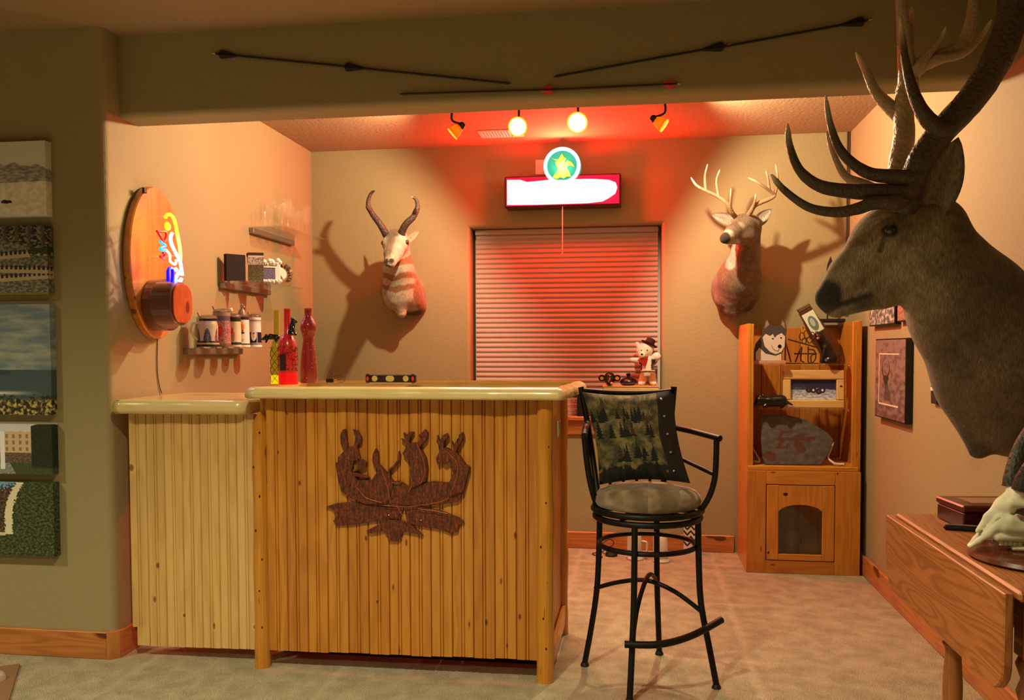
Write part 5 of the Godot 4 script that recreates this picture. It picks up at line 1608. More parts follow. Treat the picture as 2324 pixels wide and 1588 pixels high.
func build_oval_sign() -> void:
	var t := thing("oval_neon_plaque", Vector3(XL, 1.26, -3.43), "oval varnished wood plaque with coloured neon tubes over a stump bracket", "neon sign")
	var xf := Transform3D(TO_WALL, Vector3.ZERO)
	var bd := S()
	extrude(bd, ellipse(0.202, 0.318, 56, Vector2(-3.430, 1.577)), XL + 0.0005, XL + 0.034, xf, 0.005)
	obj("board", bd, mats["plaque_wood"], t)
	obj("hanger", box(S(), Vector3(XL + 0.034, 1.852, -3.345), Vector3(XL + 0.044, 1.872, -3.322), 0.002), mats["black_iron"], t)
	var st := S()
	extrude(st, rounded_rect(0.225, 0.215, 0.105, 10, Vector2(-3.405, 1.400)), XL + 0.0345, -1.935, xf, 0.008)
	obj("stump_bracket", st, mat("stump_bark", Color(0.36, 0.13, 0.075), 0.25), t)
	mats["stump_bark"].clearcoat_enabled = true
	var st2 := S()
	extrude(st2, rounded_rect(0.165, 0.175, 0.070, 10, Vector2(-3.322, 1.400)), -1.9345, -1.842, xf, 0.006)
	obj("stump_bracket", st2, mats["stump_bark"], t)
	obj("cut_face", extrude(S(), rounded_rect(0.150, 0.160, 0.060, 10, Vector2(-3.324, 1.400)), -1.8418, -1.836, xf, 0.003), mats["stump_wood"], t)
	var T := [
		["yellow", Color(1.0, 0.92, 0.05), 1.5, 0.0074, [[1.739,-3.261],[1.752,-3.275],[1.756,-3.298],[1.748,-3.319],[1.726,-3.335],[1.683,-3.350]]],
		["warm", Color(1.0, 0.90, 0.45), 2.2, 0.0074, [[1.683,-3.350],[1.640,-3.365],[1.601,-3.371],[1.576,-3.368]]],
		["yellow", Color(1.0, 0.92, 0.05), 1.5, 0.0058, [[1.719,-3.276],[1.712,-3.288],[1.700,-3.287],[1.694,-3.276],[1.700,-3.265],[1.712,-3.264],[1.719,-3.274]]],
		["red", Color(1.0, 0.02, 0.16), 0.9, 0.0052, [[1.676,-3.196],[1.679,-3.228],[1.681,-3.259],[1.662,-3.263],[1.640,-3.244],[1.657,-3.223],[1.672,-3.205]]],
		["cyan", Color(0.15, 0.75, 1.0), 1.3, 0.0056, [[1.640,-3.218],[1.631,-3.244],[1.626,-3.256],[1.611,-3.217],[1.606,-3.234],[1.611,-3.257]]],
		["red", Color(1.0, 0.02, 0.16), 0.9, 0.0052, [[1.596,-3.236],[1.595,-3.250],[1.577,-3.240],[1.580,-3.217]]],
		["violet", Color(0.82, 0.80, 1.0), 2.4, 0.0074, [[1.683,-3.310],[1.666,-3.297],[1.638,-3.304],[1.609,-3.331],[1.576,-3.366],[1.519,-3.383]]],
		["pale", Color(1.0, 0.95, 0.75), 1.8, 0.0052, [[1.611,-3.259],[1.595,-3.288],[1.568,-3.292],[1.560,-3.329],[1.580,-3.336]]],
		["blue", Color(0.03, 0.03, 1.0), 1.0, 0.0074, [[1.486,-3.273],[1.527,-3.274],[1.541,-3.291],[1.530,-3.309],[1.487,-3.303]]],
		["ice", Color(0.60, 0.92, 1.0), 2.2, 0.0074, [[1.542,-3.328],[1.527,-3.352],[1.500,-3.327],[1.491,-3.360],[1.506,-3.375]]],
	]
	for q in T:
		var p := []
		for e in q[4]:
			p.append(Vector3(-1.870, e[0], e[1]))
		obj("neon_tube", tube(S(), smooth_path(p, 4), q[3], 8), glow("neon_" + q[0], q[1], q[2]), t)
	for e in [[1.752, -3.30], [1.672, -3.24], [1.60, -3.37], [1.568, -3.295]]:
		obj("tube_support", tube(S(), [Vector3(XL + 0.034, e[0], e[1] - 0.02), Vector3(-1.875, e[0], e[1])], 0.0028, 6), glass("clear_glass", 0.15), t)
	omni("tube_light", Vector3(-1.855, 1.55, -3.33), Color(0.62, 0.55, 1.0), 0.035, 0.03, t)
	omni("tube_light", Vector3(-1.855, 1.70, -3.31), Color(1.0, 0.85, 0.35), 0.028, 0.03, t)
	obj("power_cord", tube(S(), smooth_path([Vector3(XL + 0.004, 1.268, -3.470), Vector3(XL + 0.004, 1.144, -3.462), Vector3(XL + 0.004, 1.069, -3.473), Vector3(XL + 0.005, 1.026, -3.492)], 4), 0.002, 6), mat("brown_cord", Color(0.25, 0.16, 0.09), 0.6), t)

func build_shelves() -> void:
	var labels := ["uppermost glass wall shelf, holding stemware in the nook corner", "middle glass wall shelf, holding small framed pictures", "lowest glass wall shelf, holding five steins"]
	var rows := [[1.862, -4.375, -4.955], [1.549, -4.03, -4.61], [1.226, -3.68, -4.255]]
	for k in 3:
		var y: float = rows[k][0]
		var z0: float = rows[k][1]
		var z1: float = rows[k][2]
		var t := thing("glass_shelf", Vector3(XL, y - 0.03, (z0 + z1) / 2), labels[k], "shelf", "glass shelves on the left wall")
		obj("wall_rail", box(S(), Vector3(XL + 0.0005, y - 0.036, z1 + 0.02), Vector3(XL + 0.026, y - 0.0065, z0 - 0.005), 0.003), mat("satin_rail", Color(0.62, 0.58, 0.54), 0.35, 0.7), t)
		var gl := S()
		var pr := [Vector2(XL + 0.001, z0), Vector2(-1.86, z0)]
		pr.append_array(arc(Vector2(-1.855, z0 - 0.025), 0.025, 90, 0, 4))
		pr.append_array(arc(Vector2(-1.855, z1 + 0.025), 0.025, 0, -90, 4))
		pr.append(Vector2(XL + 0.001, z1))
		prism(gl, pr, y - 0.006, y)
		obj("pane", gl, glass("shelf_pane", 0.05, Color(0.5, 0.7, 0.6)), t)

# wrap a print round a turned body: u runs round it, v from top to bottom
func wrapped(prof: Array, seg: int, at: Vector3, y0: float, y1: float) -> Shape:
	var s := lathe(S(), prof, seg, Transform3D(Basis(), at))
	for k in s.uv.size():
		s.uv[k] = Vector2(s.uv[k].x, clampf(1.0 - (s.uv[k].y - y0) / (y1 - y0), 0.0, 1.0))
	return s

func build_steins() -> void:
	var y := 1.2265
	var f := noise(401, 5.0, 3)
	var mid := 0.185   # part of the turn that faces the room
	var prints := [
		func(u: float, v: float) -> Color:
			if v < 0.08 or v > 0.92: return Color(0.08, 0.07, 0.06)
			if v > 0.80: return Color(0.10, 0.14, 0.10) if v < 0.86 else Color(0.62, 0.58, 0.5)
			var q := fposmod((u - mid) * 5.5 + 0.5, 1.0) - 0.5
			var top := 0.34 + 3.2 * q * q
			if absf(q) < 0.34 and v > top: return Color(0.12, 0.11, 0.16).lerp(Color(0.5, 0.42, 0.52), clampf(f.get_noise_2d(u * 8.0, v * 4.0) + 0.35, 0, 1)) if v > top + 0.03 else Color(0.25, 0.22, 0.25)
			return Color(0.66, 0.62, 0.54),
		func(u: float, v: float) -> Color:
			if v < 0.10: return Color(0.55, 0.49, 0.44)
			if v < 0.16 or v > 0.90: return Color(0.42, 0.30, 0.26)
			if v < 0.24: return Color(0.35, 0.30, 0.42)
			var k := f.get_noise_2d(u * 9.0, v * 3.0)
			var d := Vector2((u - mid - 0.02) * 3.2, v - 0.55).length()
			var c := Color(0.72, 0.62, 0.58).lerp(Color(0.55, 0.45, 0.52), clampf(k + 0.3, 0, 1))
			if k > 0.16: c = Color(0.62, 0.10, 0.10)
			if k < -0.30: c = Color(0.16, 0.14, 0.30)
			if d < 0.16 + k * 0.1: c = Color(0.78, 0.13, 0.10)
			if Vector2((u - mid - 0.06) * 3.2, v - 0.80).length() < 0.07: c = Color(0.80, 0.10, 0.08)
			return c,
		func(u: float, v: float) -> Color:
			if v < 0.14: return Color(0.20, 0.16, 0.10)
			if v > 0.84: return Color(0.16, 0.19, 0.12) if v < 0.93 else Color(0.80, 0.74, 0.64)
			var d := Vector2((u - mid - 0.04) * 4.0, (v - 0.46) * 1.2).length()
			if d < 0.13 + f.get_noise_2d(u * 9, v * 5) * 0.06: return Color(0.86, 0.28, 0.08)
			if absf(u - mid - 0.04) < 0.05 * (1.3 - v) + 0.02 and v > 0.5 and v < 0.82: return Color(0.72, 0.58, 0.40)
			return Color(0.86, 0.79, 0.68),
		func(u: float, v: float) -> Color:
			if v < 0.09: return Color(0.20, 0.13, 0.11)
			if v > 0.88 and v < 0.94: return Color(0.30, 0.32, 0.30)
			var p := Vector2((u - mid + 0.01) * 3.1, v - 0.34)
			var an := fposmod(atan2(p.y, p.x) / TAU * 9.0, 1.0)
			if p.length() < 0.17 * (0.35 + 0.65 * absf(an - 0.5) * 2.0) and p.y < 0.10: return Color(0.90, 0.50, 0.14)
			if p.length() < 0.15 and p.y > 0.09 and absf(p.x) < 0.05: return Color(0.12, 0.09, 0.24)
			if v > 0.50 and v < 0.56 and absf(u - mid) < 0.045: return Color(0.12, 0.09, 0.24)
			for k in 5:
				var c := Vector2((u - mid - 0.005) * 3.1 - (k - 2) * 0.042, (v - 0.77 - (0.022 if k % 2 else 0.0)))
				if absf(c.length() - 0.030) < 0.006: return Color(0.55, 0.55, 0.56)
			return Color(0.90, 0.88, 0.85),
		func(u: float, v: float) -> Color:
			if absf(v - 0.10) < 0.015 or absf(v - 0.15) < 0.008: return Color(0.45, 0.40, 0.50)
			if v > 0.87 and v < 0.93: return Color(0.45, 0.44, 0.46)
			var p := Vector2((u - mid - 0.02) * 3.0, (v - 0.60) * 1.0)
			var inn := Vector2(p.x / 0.20, p.y / 0.20).length()
			if inn < 1.0:
				if absf(p.x) < 0.08 and absf(p.y + 0.06) < 0.014: return Color(0.08, 0.12, 0.22)
				if absf(p.x) < 0.04 and absf(p.y + 0.015) < 0.012: return Color(0.25, 0.30, 0.22)
				if absf(absf(p.x) - 0.022) < 0.014 and absf(p.y - 0.05) < 0.03: return Color(0.85, 0.48, 0.15) if p.x > 0.0 else Color(0.75, 0.25, 0.15)
				return Color(0.90, 0.89, 0.88)
			if v > 0.50 and v < 0.86 and not (absf(u - mid + 0.065) < 0.008): return Color(0.06, 0.07, 0.20)
			return Color(0.90, 0.89, 0.88),
	]
	var spec := [
		[-3.735, 0.046, 0.126, 1.06, "short grey stein with dark arched panels, leftmost on the lowest shelf"],
		[-3.868, 0.041, 0.160, 1.0, "tall pinkish stein with red figures, second from the left"],
		[-3.996, 0.033, 0.142, 1.0, "narrow cream stein with a flame and a round white thumb lift"],
		[-4.105, 0.035, 0.148, 1.0, "white stein with an orange star, coloured rings and a spired pewter lid"],
		[-4.222, 0.034, 0.150, 1.0, "white and navy stein with an oval emblem, rightmost of the five"],
	]
	var pewter := mat("pewter", Color(0.66, 0.60, 0.58), 0.3, 0.85)
	for k in 5:
		var q: Array = spec[k]
		var at := Vector3(-1.945 - (0.01 if k == 3 else 0.0), y, q[0])
		var r: float = q[1]
		var h: float = q[2]
		var t := thing("beer_stein", at, q[4], "stein", "steins on the lowest glass shelf")
		var prof := [Vector2(0, 0.0), Vector2(r * 1.06, 0.0), Vector2(r * 1.08, 0.008), Vector2(r * 1.0, 0.016), Vector2(r, 0.03), Vector2(r * 0.97, h * 0.5), Vector2(r * 0.93, h * 0.86), Vector2(r * 0.97, h * 0.92), Vector2(r * 0.95, h), Vector2(0, h)]
		if k == 0:
			prof = [Vector2(0, 0.0), Vector2(r * 1.10, 0.0), Vector2(r * 1.12, 0.010), Vector2(r * 1.04, 0.018), Vector2(r * 1.05, 0.026), Vector2(r * 0.99, 0.032), Vector2(r * 0.97, h * 0.75), Vector2(r * 0.90, h * 0.86), Vector2(r * 0.86, h * 0.90), Vector2(r * 0.88, h), Vector2(0, h)]
		var m := printed("stein_print_%d" % k, paint(192, 128, prints[k]), 0.3)
		m.texture_repeat = true
		obj("body", wrapped(prof, 28, at, 0.0, h), m, t)
		var lid := [Vector2(r * 0.9, h + 0.0004), Vector2(r * 0.95, h + 0.006), Vector2(r * 0.80, h + 0.014), Vector2(r * 0.35, h + 0.019), Vector2(0, h + 0.020)]
		if k == 3:
			lid = [Vector2(r * 0.92, h + 0.0004), Vector2(r * 0.98, h + 0.005), Vector2(r * 0.62, h + 0.016), Vector2(r * 0.40, h + 0.034), Vector2(r * 0.16, h + 0.044), Vector2(r * 0.28, h + 0.052), Vector2(r * 0.22, h + 0.064), Vector2(0, h + 0.068)]
		obj("lid", lathe(S(), lid, 24, Transform3D(Basis(), at)), pewter, t)
		# handle on the wall side, thumb lift above it
		var hd := Vector3(-0.75, 0, 0.66)
		var hp := [at + hd * r * 0.9 + Vector3(0, h * 0.85, 0), at + hd * (r + 0.022) + Vector3(0, h * 0.80, 0), at + hd * (r + 0.026) + Vector3(0, h * 0.5, 0), at + hd * r * 0.92 + Vector3(0, h * 0.22, 0)]
		obj("handle", tube(S(), smooth_path(hp, 5), 0.005, 8), mat("stein_clay", Color(0.78, 0.74, 0.68), 0.35), t)
		if k == 2 or k == 3:
			var bx := at + Vector3(-0.004, h + (0.034 if k == 2 else 0.050), 0.02 if k == 2 else -0.028)
			obj("thumb_lift", ball(S(), bx, Vector3(0.006, 0.013, 0.012), 14), mats["white_paint"] if k == 2 else pewter, t)
			obj("lift_stem", tube(S(), [at + Vector3(-0.006, h + 0.010, (0.012 if k == 2 else -0.018)), bx], 0.003, 6), pewter, t)
		else:
			obj("thumb_lift", tube(S(), [at + hd * r * 0.75 + Vector3(0, h + 0.008, 0), at + hd * r * 0.95 + Vector3(0, h + 0.030, 0)], 0.0045, 8), pewter, t)

# a thin picture standing on a shelf; faces along `yaw`, leans back
func stand_frame(called: String, label: String, base: Vector3, w: float, h: float, yaw: float, lean: float, m: Material, back: Material, depth := 0.012, rim := 0.0) -> Node3D:
	var t := thing(called, base, label, "picture frame")
	var xf := Transform3D(Basis(Vector3.UP, yaw) * Basis(Vector3.RIGHT, -lean), base)
	var up := Transform3D(xf.basis, xf * Vector3(0, h / 2 + 0.001, 0))
	obj("frame", box(S(), Vector3(-w / 2, -h / 2, -depth), Vector3(w / 2, h / 2, 0.0), 0.002, 1, Vector2.ZERO, up), back, t)
	obj("picture", picture(S(), w - rim * 2, h - rim * 2, 0.0015, Transform3D(up.basis, up * Vector3(0, 0, 0.0003)), 0.0), m, t)
	return t

func build_shelf_pictures() -> void:
	var f := noise(411, 4.0, 4)
	var y := 1.5495
	var yaw := 0.55
	tag(obj("dark_box", box(S(), Vector3(-0.052, 0, -0.012), Vector3(0.052, 0.132, 0.012), 0.003, 1, Vector2.ZERO, Transform3D(Basis(Vector3.UP, 0.9), Vector3(-1.975, y, -4.075))), mat("dark_maroon", Color(0.10, 0.05, 0.06), 0.9)), "dark maroon box at the left end of the middle glass shelf", "box")
	stand_frame("standing_card", "narrow card picture leaning forward-left on the middle glass shelf", Vector3(-1.895, y, -4.135), 0.075, 0.152, 0.35, 0.22, printed("card_print", paint(64, 128, func(u: float, v: float) -> Color:
		if v < 0.10: return Color(0.25, 0.15, 0.11)
		if v < 0.16: return Color(0.85, 0.80, 0.76)
		var k := f.get_noise_2d(u * 2.0, v * 3.0)
		if v < 0.42: return Color(0.78, 0.72, 0.70).lerp(Color(0.45, 0.36, 0.32), clampf(k * 2.0 + u * 0.6, 0, 1))
		return Color(0.34, 0.26, 0.20).lerp(Color(0.42, 0.42, 0.26), clampf(k * 2.0 + v - 0.4, 0, 1)))), mats["black_paint"], 0.006)
	# snowy frame round a purple picture, with a duck perched on its corner
	var sn := stand_frame("snow_frame", "white snowy picture frame round a purple picture on the middle shelf", Vector3(-1.905, y, -4.275), 0.150, 0.112, 0.45, 0.18, printed("purple_print", paint(96, 64, func(u: float, v: float) -> Color:
		var k := f.get_noise_2d(u * 4.0 + 3.0, v * 4.0)
		if u < 0.05 or v < 0.06: return Color(0.15, 0.13, 0.16)
		return Color(0.28, 0.26, 0.42).lerp(Color(0.66, 0.60, 0.72), clampf(0.3 + k * 1.5, 0, 1)))), mat("snow_white", Color(0.90, 0.88, 0.88), 0.7), 0.014, 0.026)
	var fs := S()
	var r := RandomNumberGenerator.new()
	r.seed = 31
	for k in 26:
		var u := -0.075 + 0.15 * k / 25.0
		ball(fs, sn.position + Basis(Vector3.UP, 0.45) * Vector3(u, 0.104 + r.randf() * 0.022, -0.022), Vector3.ONE * r.randf_range(0.010, 0.016), 8)
		ball(fs, sn.position + Basis(Vector3.UP, 0.45) * Vector3(u, 0.010 + r.randf() * 0.010, 0.004), Vector3.ONE * r.randf_range(0.007, 0.011), 8)
	var snow := obj("snow_crust", fs, mats["snow_white"], sn)
	snow.set_meta("kind", "stuff")
	var dk := S()
	var d := sn.position + Vector3(-0.066, 0.112, 0.036)
	body(dk, [[d, 0.015, d + Vector3(0.034, 0.006, -0.008), 0.013], [d + Vector3(-0.004, 0.012, 0.0), 0.010, d + Vector3(-0.008, 0.036, 0.0), 0.012], [d + Vector3(0.03, 0.008, -0.008), 0.009, d + Vector3(0.058, 0.016, -0.012), 0.004]], 0.003, 0.008, func(p: Vector3, _n: Vector3) -> Color:
		if p.y > d.y + 0.026: return Color(0.035, 0.022, 0.015)
		if p.x < d.x + 0.006: return Color(0.42, 0.17, 0.04)
		return Color(0.02, 0.018, 0.018))
	var duck := obj("duck_figurine", dk, mat("painted_figure", Color.WHITE, 0.45))
	mats["painted_figure"].vertex_color_use_as_albedo = true
	tag(duck, "small dark-headed duck figurine perched on the snowy frame's corner", "figurine")
	# round white picture inside a ring of leaves
	var rd := thing("leaf_frame", Vector3(-1.915, y, -4.455), "round white picture in a frame of brown leaves on the middle shelf", "picture frame")
	var xf := Transform3D(Basis(Vector3.UP, 0.45) * Basis(Vector3.RIGHT, -0.16), Vector3(-1.915, y + 0.002, -4.455))
	var bk := S()
	extrude(bk, rounded_rect(0.155, 0.120, 0.03, 5, Vector2(0, 0.061)), -0.012, 0.0, xf, 0.002)
	obj("frame", bk, mat("tan_frame", Color(0.55, 0.42, 0.24), 0.7), rd)
	var pc := S()
	extrude(pc, ellipse(0.052, 0.042, 30, Vector2(-0.006, 0.066)), 0.0004, 0.002, xf, 0.0, 9.0)
	for k in pc.uv.size():
		pc.uv[k] = Vector2(pc.uv[k].x * 1.1 + 0.5, 1.1 - pc.uv[k].y)
	obj("picture", pc, printed("white_print", paint(64, 64, func(u: float, v: float) -> Color:
		var k := f.get_noise_2d(u * 3.0 + 9.0, v * 3.0)
		if absf(u - 0.52) < (v - 0.35) * 0.6 and v > 0.4 and v < 0.72: return Color(0.45, 0.26, 0.20)
		if v > 0.72: return Color(0.62, 0.45, 0.36).lerp(Color(0.85, 0.8, 0.76), k + 0.4)
		return Color(0.93, 0.91, 0.90))), rd)
	for k in 22:
		var a := TAU * k / 22.0
		if sin(a) < -0.55:
			continue
		var lf := S()
		var c := Vector3(cos(a) * 0.068, 0.066 + sin(a) * 0.056, 0.004)
		extrude(lf, [Vector2(-0.012, 0), Vector2(-0.003, 0.006), Vector2(0.005, 0.008), Vector2(0.016, 0.0), Vector2(0.005, -0.008), Vector2(-0.003, -0.006)], 0.0, 0.0025, xf * Transform3D(Basis(Vector3.BACK, a + 0.6) * Basis(Vector3.UP, 0.35), c))
		obj("leaf", lf, mat("leaf_%d" % (k % 3), [Color(0.30, 0.19, 0.09), Color(0.56, 0.44, 0.22), Color(0.16, 0.12, 0.08)][k % 3], 0.6), rd)

func build_stemware() -> void:
	# profiles as thin shells: [radius, height]
	var kinds := {
		"wine": [[0.031, 0.002], [0.030, 0.004], [0.006, 0.008], [0.004, 0.014], [0.004, 0.070], [0.008, 0.078], [0.026, 0.092], [0.034, 0.112], [0.034, 0.130], [0.029, 0.158]],
		"flute": [[0.027, 0.002], [0.026, 0.004], [0.005, 0.008], [0.0035, 0.014], [0.0035, 0.060], [0.010, 0.072], [0.019, 0.100], [0.022, 0.140], [0.021, 0.170]],
		"martini": [[0.030, 0.002], [0.029, 0.004], [0.005, 0.008], [0.0035, 0.014], [0.0035, 0.075], [0.006, 0.080], [0.046, 0.132]],
		"tumbler": [[0.024, 0.002], [0.025, 0.006], [0.029, 0.08], [0.031, 0.095]],
	}
	var g := glass("stem_glass", 0.02)
	var spots := [
		["tumbler", -1.955, -4.425, "lying low tumbler, leftmost of the clear glasses on the top shelf"], ["martini", -1.895, -4.475, "wide clear cocktail glass, second from the left on the top shelf"],
		["wine", -1.985, -4.540, "clear wine glass close to the wall, third along the top shelf"], ["flute", -1.900, -4.565, "slim clear flute at the front of the top glass shelf"],
		["wine", -1.930, -4.640, "clear wine glass in the middle of the top shelf"], ["flute", -1.990, -4.695, "slim clear flute near the wall on the top glass shelf"],
		["martini", -1.905, -4.725, "wide clear cocktail glass right of the middle of the top shelf"], ["wine", -1.965, -4.800, "clear wine glass third from the right on the top shelf"],
		["flute", -1.895, -4.825, "slim clear flute second from the right on the top shelf"], ["wine", -1.950, -4.895, "clear wine glass at the right end of the top shelf"],
	]
	for q in spots:
		var prof := [Vector2(0.0, 0.002)]
		for e in kinds[q[0]]:
			prof.append(Vector2(e[0], e[1]))
		var at := Vector3(q[1], 1.8615, q[2])
		tag(obj("stem_glass", lathe(S(), prof, 22, Transform3D(Basis(), at)), g), q[3], "glass", "glasses on the top shelf")

# ------------------------------------------------------------------ on the bar
func cub(s: Shape, at: Vector3, yaw: float, k: float, pose: String) -> Shape:
	var B := Transform3D(Basis(Vector3.UP, yaw) * Basis.from_scale(Vector3.ONE * k), at)
	var bones := []
	if pose == "climb":
		bones = [[[0, 0.010, 0], 0.013, [0.004, 0.036, 0], 0.010], [[0.004, 0.036, 0], 0.010, [0.010, 0.050, 0], 0.010], [[0.012, 0.050, 0], 0.008, [0.024, 0.048, 0], 0.0045], [[0.006, 0.060, 0.006], 0.004, [0.006, 0.062, 0.006], 0.004], [[0.006, 0.060, -0.006], 0.004, [0.006, 0.062, -0.006], 0.004], [[-0.002, 0.008, 0.009], 0.008, [0.010, 0.000, 0.012], 0.006], [[-0.002, 0.008, -0.009], 0.008, [0.010, 0.000, -0.012], 0.006], [[0.006, 0.030, 0.008], 0.005, [0.016, 0.022, 0.010], 0.004]]
	else:
		bones = [[[0.026, 0.010, 0], 0.012, [-0.004, 0.013, 0], 0.012], [[-0.004, 0.013, 0], 0.012, [-0.020, 0.010, 0], 0.009], [[-0.020, 0.010, 0], 0.010, [-0.028, 0.006, 0], 0.009], [[-0.028, 0.005, 0], 0.007, [-0.040, 0.001, 0], 0.004], [[-0.022, 0.017, 0.006], 0.003, [-0.022, 0.022, 0.007], 0.003], [[-0.022, 0.017, -0.006], 0.003, [-0.022, 0.022, -0.007], 0.003], [[-0.014, 0.004, 0.008], 0.005, [-0.020, -0.010, 0.010], 0.0045], [[0.022, 0.004, 0.009], 0.006, [0.024, -0.006, 0.011], 0.005], [[0.022, 0.004, -0.009], 0.006, [0.024, -0.006, -0.011], 0.005]]
	var out := []
	for b in bones:
		out.append([B * v3(b[0]), b[1] * k, B * v3(b[2]), b[3] * k])
	return body(s, out, 0.0022 * k, 0.005 * k)

func build_bar_top_things() -> void:
	var y := 1.0755
	var black := mat("glossy_black", Color(0.03, 0.03, 0.032), 0.3)
	# lit bottles
	var mk := func(key: String, col: Color, em: Color, e: float) -> StandardMaterial3D:
		var m := mat(key, col, 0.18)
		m.clearcoat_enabled = true
		m.emission_enabled = true
		m.emission = em
		m.emission_energy_multiplier = e
		m.backlight_enabled = true
		m.backlight = col
		return m
	var yb := thing("bottle_lamp", Vector3(-1.432, y, -3.312), "yellow lit bottle wrapped in netting, leftmost on the bar", "bottle lamp", "lit glass bottles on the bar")
	var base := yb.position
	var yel: Material = mk.call("yellow_bottle", Color(0.62, 0.52, 0.05), Color(0.9, 0.78, 0.0), 0.10)
	var prof := [Vector2(0, 0), Vector2(0.022, 0), Vector2(0.025, 0.006), Vector2(0.0255, 0.10), Vector2(0.025, 0.145), Vector2(0.018, 0.168), Vector2(0.0125, 0.185), Vector2(0.0118, 0.28), Vector2(0.0125, 0.293), Vector2(0, 0.293)]
	obj("body", lathe(S(), prof, 26, Transform3D(Basis(), base)), yel, yb)
	var net := S()
	for k in 6:
		for sg in [-1.0, 1.0]:
			var p := []
			for j in 29:
				var a: float = TAU * k / 6.0 + sg * j * 0.16
				var yy := 0.006 + j * 0.005
				var rr := 0.0262 if yy < 0.143 else 0.0262 - (yy - 0.143) * 0.30
				p.append(base + Vector3(cos(a) * rr, yy, sin(a) * rr))
			tube(net, p, 0.0008, 5)
	obj("netting", net, mat("dark_net", Color(0.20, 0.17, 0.04), 0.6), yb, "stuff")
	obj("light_end", lathe(S(), [Vector2(0, 0.0004), Vector2(0.0258, 0.0006), Vector2(0.0262, 0.030), Vector2(0.0258, 0.036)], 26, Transform3D(Basis(), base)), mk.call("yellow_lit", Color(0.9, 0.85, 0.1), Color(1.0, 0.93, 0.0), 0.85), yb)
	var rb := thing("bottle_lamp", Vector3(-1.362, y, -3.252), "beaded red lit bottle with straight neck beside the yellow one", "bottle lamp", "lit glass bottles on the bar")
	base = rb.position
	var red: Material = mk.call("red_bottle", Color(0.55, 0.02, 0.03), Color(1.0, 0.0, 0.03), 0.20)
	prof = [Vector2(0, 0), Vector2(0.033, 0), Vector2(0.036, 0.005), Vector2(0.0365, 0.14), Vector2(0.033, 0.168), Vector2(0.022, 0.186), Vector2(0.0135, 0.200), Vector2(0.013, 0.288), Vector2(0.0135, 0.296), Vector2(0, 0.296)]
	obj("body", lathe(S(), prof, 30, Transform3D(Basis(), base)), red, rb)
	var r := RandomNumberGenerator.new()
	r.seed = 41
	var beads := S()
	for k in 380:
		var a := r.randf() * TAU
		var yy := r.randf_range(0.055, 0.182)
		var rr := 0.037 if yy < 0.142 else 0.037 - (yy - 0.142) * 0.32
		ball(beads, base + Vector3(cos(a) * rr, yy, sin(a) * rr), Vector3.ONE * r.randf_range(0.0018, 0.0030), 6)
	obj("beads", beads, mk.call("dark_red_beads", Color(0.30, 0.03, 0.06), Color(0.5, 0.0, 0.05), 0.06), rb, "stuff")
	var lb := box(S(), Vector3(-0.010, 0.055, 0.0), Vector3(0.014, 0.120, 0.002), 0.001, 1, Vector2.ZERO, Transform3D(Basis(Vector3.UP, 0.1), base + Vector3(-0.006, 0, 0.0385)))
	obj("label_patch", lb, mat("maroon_patch", Color(0.16, 0.02, 0.05), 0.5), rb)
	obj("light_end", lathe(S(), [Vector2(0, 0.0004), Vector2(0.0366, 0.0007), Vector2(0.0372, 0.040), Vector2(0.0368, 0.046)], 30, Transform3D(Basis(), base)), mk.call("red_lit", Color(0.85, 0.02, 0.06), Color(1.0, 0.0, 0.05), 0.62), rb)
	var tb := thing("bottle_lamp", Vector3(-1.338, y, -3.408), "tall waisted red bottle covered in glass dots, rightmost of the three", "bottle lamp", "lit glass bottles on the bar")
	base = tb.position
	prof = [Vector2(0, 0), Vector2(0.033, 0), Vector2(0.036, 0.005), Vector2(0.034, 0.06), Vector2(0.029, 0.125), Vector2(0.0225, 0.170), Vector2(0.0215, 0.185), Vector2(0.028, 0.205), Vector2(0.0335, 0.225), Vector2(0.031, 0.243), Vector2(0.020, 0.262), Vector2(0.0155, 0.275), Vector2(0.0145, 0.298), Vector2(0.017, 0.304), Vector2(0, 0.304)]
	obj("body", lathe(S(), prof, 30, Transform3D(Basis(), base)), mk.call("deep_red", Color(0.38, 0.012, 0.022), Color(0.9, 0.0, 0.02), 0.10), tb)
	var dots := S()
	for k in 90:
		var a := r.randf() * TAU
		var yy := r.randf_range(0.012, 0.27)
		var rr := 0.02
		for j in prof.size() - 1:
			var pa: Vector2 = prof[j]
			var pb: Vector2 = prof[j + 1]
			if pa.y <= yy and pb.y >= yy and pb.y > pa.y:
				rr = lerpf(pa.x, pb.x, (yy - pa.y) / (pb.y - pa.y))
		ball(dots, base + Vector3(cos(a) * rr, yy, sin(a) * rr), Vector3.ONE * 0.0021, 6)
	obj("glass_dots", dots, mat("pink_dot", Color(0.95, 0.55, 0.55), 0.08), tb, "stuff")
	# two little black bears sitting on the bottles
	tag(obj("bear_figurine", cub(S(), Vector3(-1.446, y + 0.176, -3.290), 0.15, 0.92, "lie"), black), "tiny black bear lying on the yellow bottle's shoulder", "figurine")
	tag(obj("bear_figurine", cub(S(), Vector3(-1.340, y + 0.196, -3.238), -0.2, 1.0, "climb"), black), "tiny black bear sitting on the red bottle's shoulder", "figurine")
	# battery pack, plug and thin wire
	var ch := thing("light_string_pack", Vector3(-1.255, y, -3.44), "small black plug with a thin curled wire behind the red bottles", "plug")
	obj("plug", box(S(), Vector3(-1.275, y, -3.45), Vector3(-1.243, y + 0.018, -3.43), 0.003), black, ch)
	obj("plug_end", box(S(), Vector3(-1.243, y + 0.004, -3.446), Vector3(-1.234, y + 0.014, -3.434), 0.001), mat("brass", Color(0.75, 0.6, 0.25), 0.35, 0.8), ch)
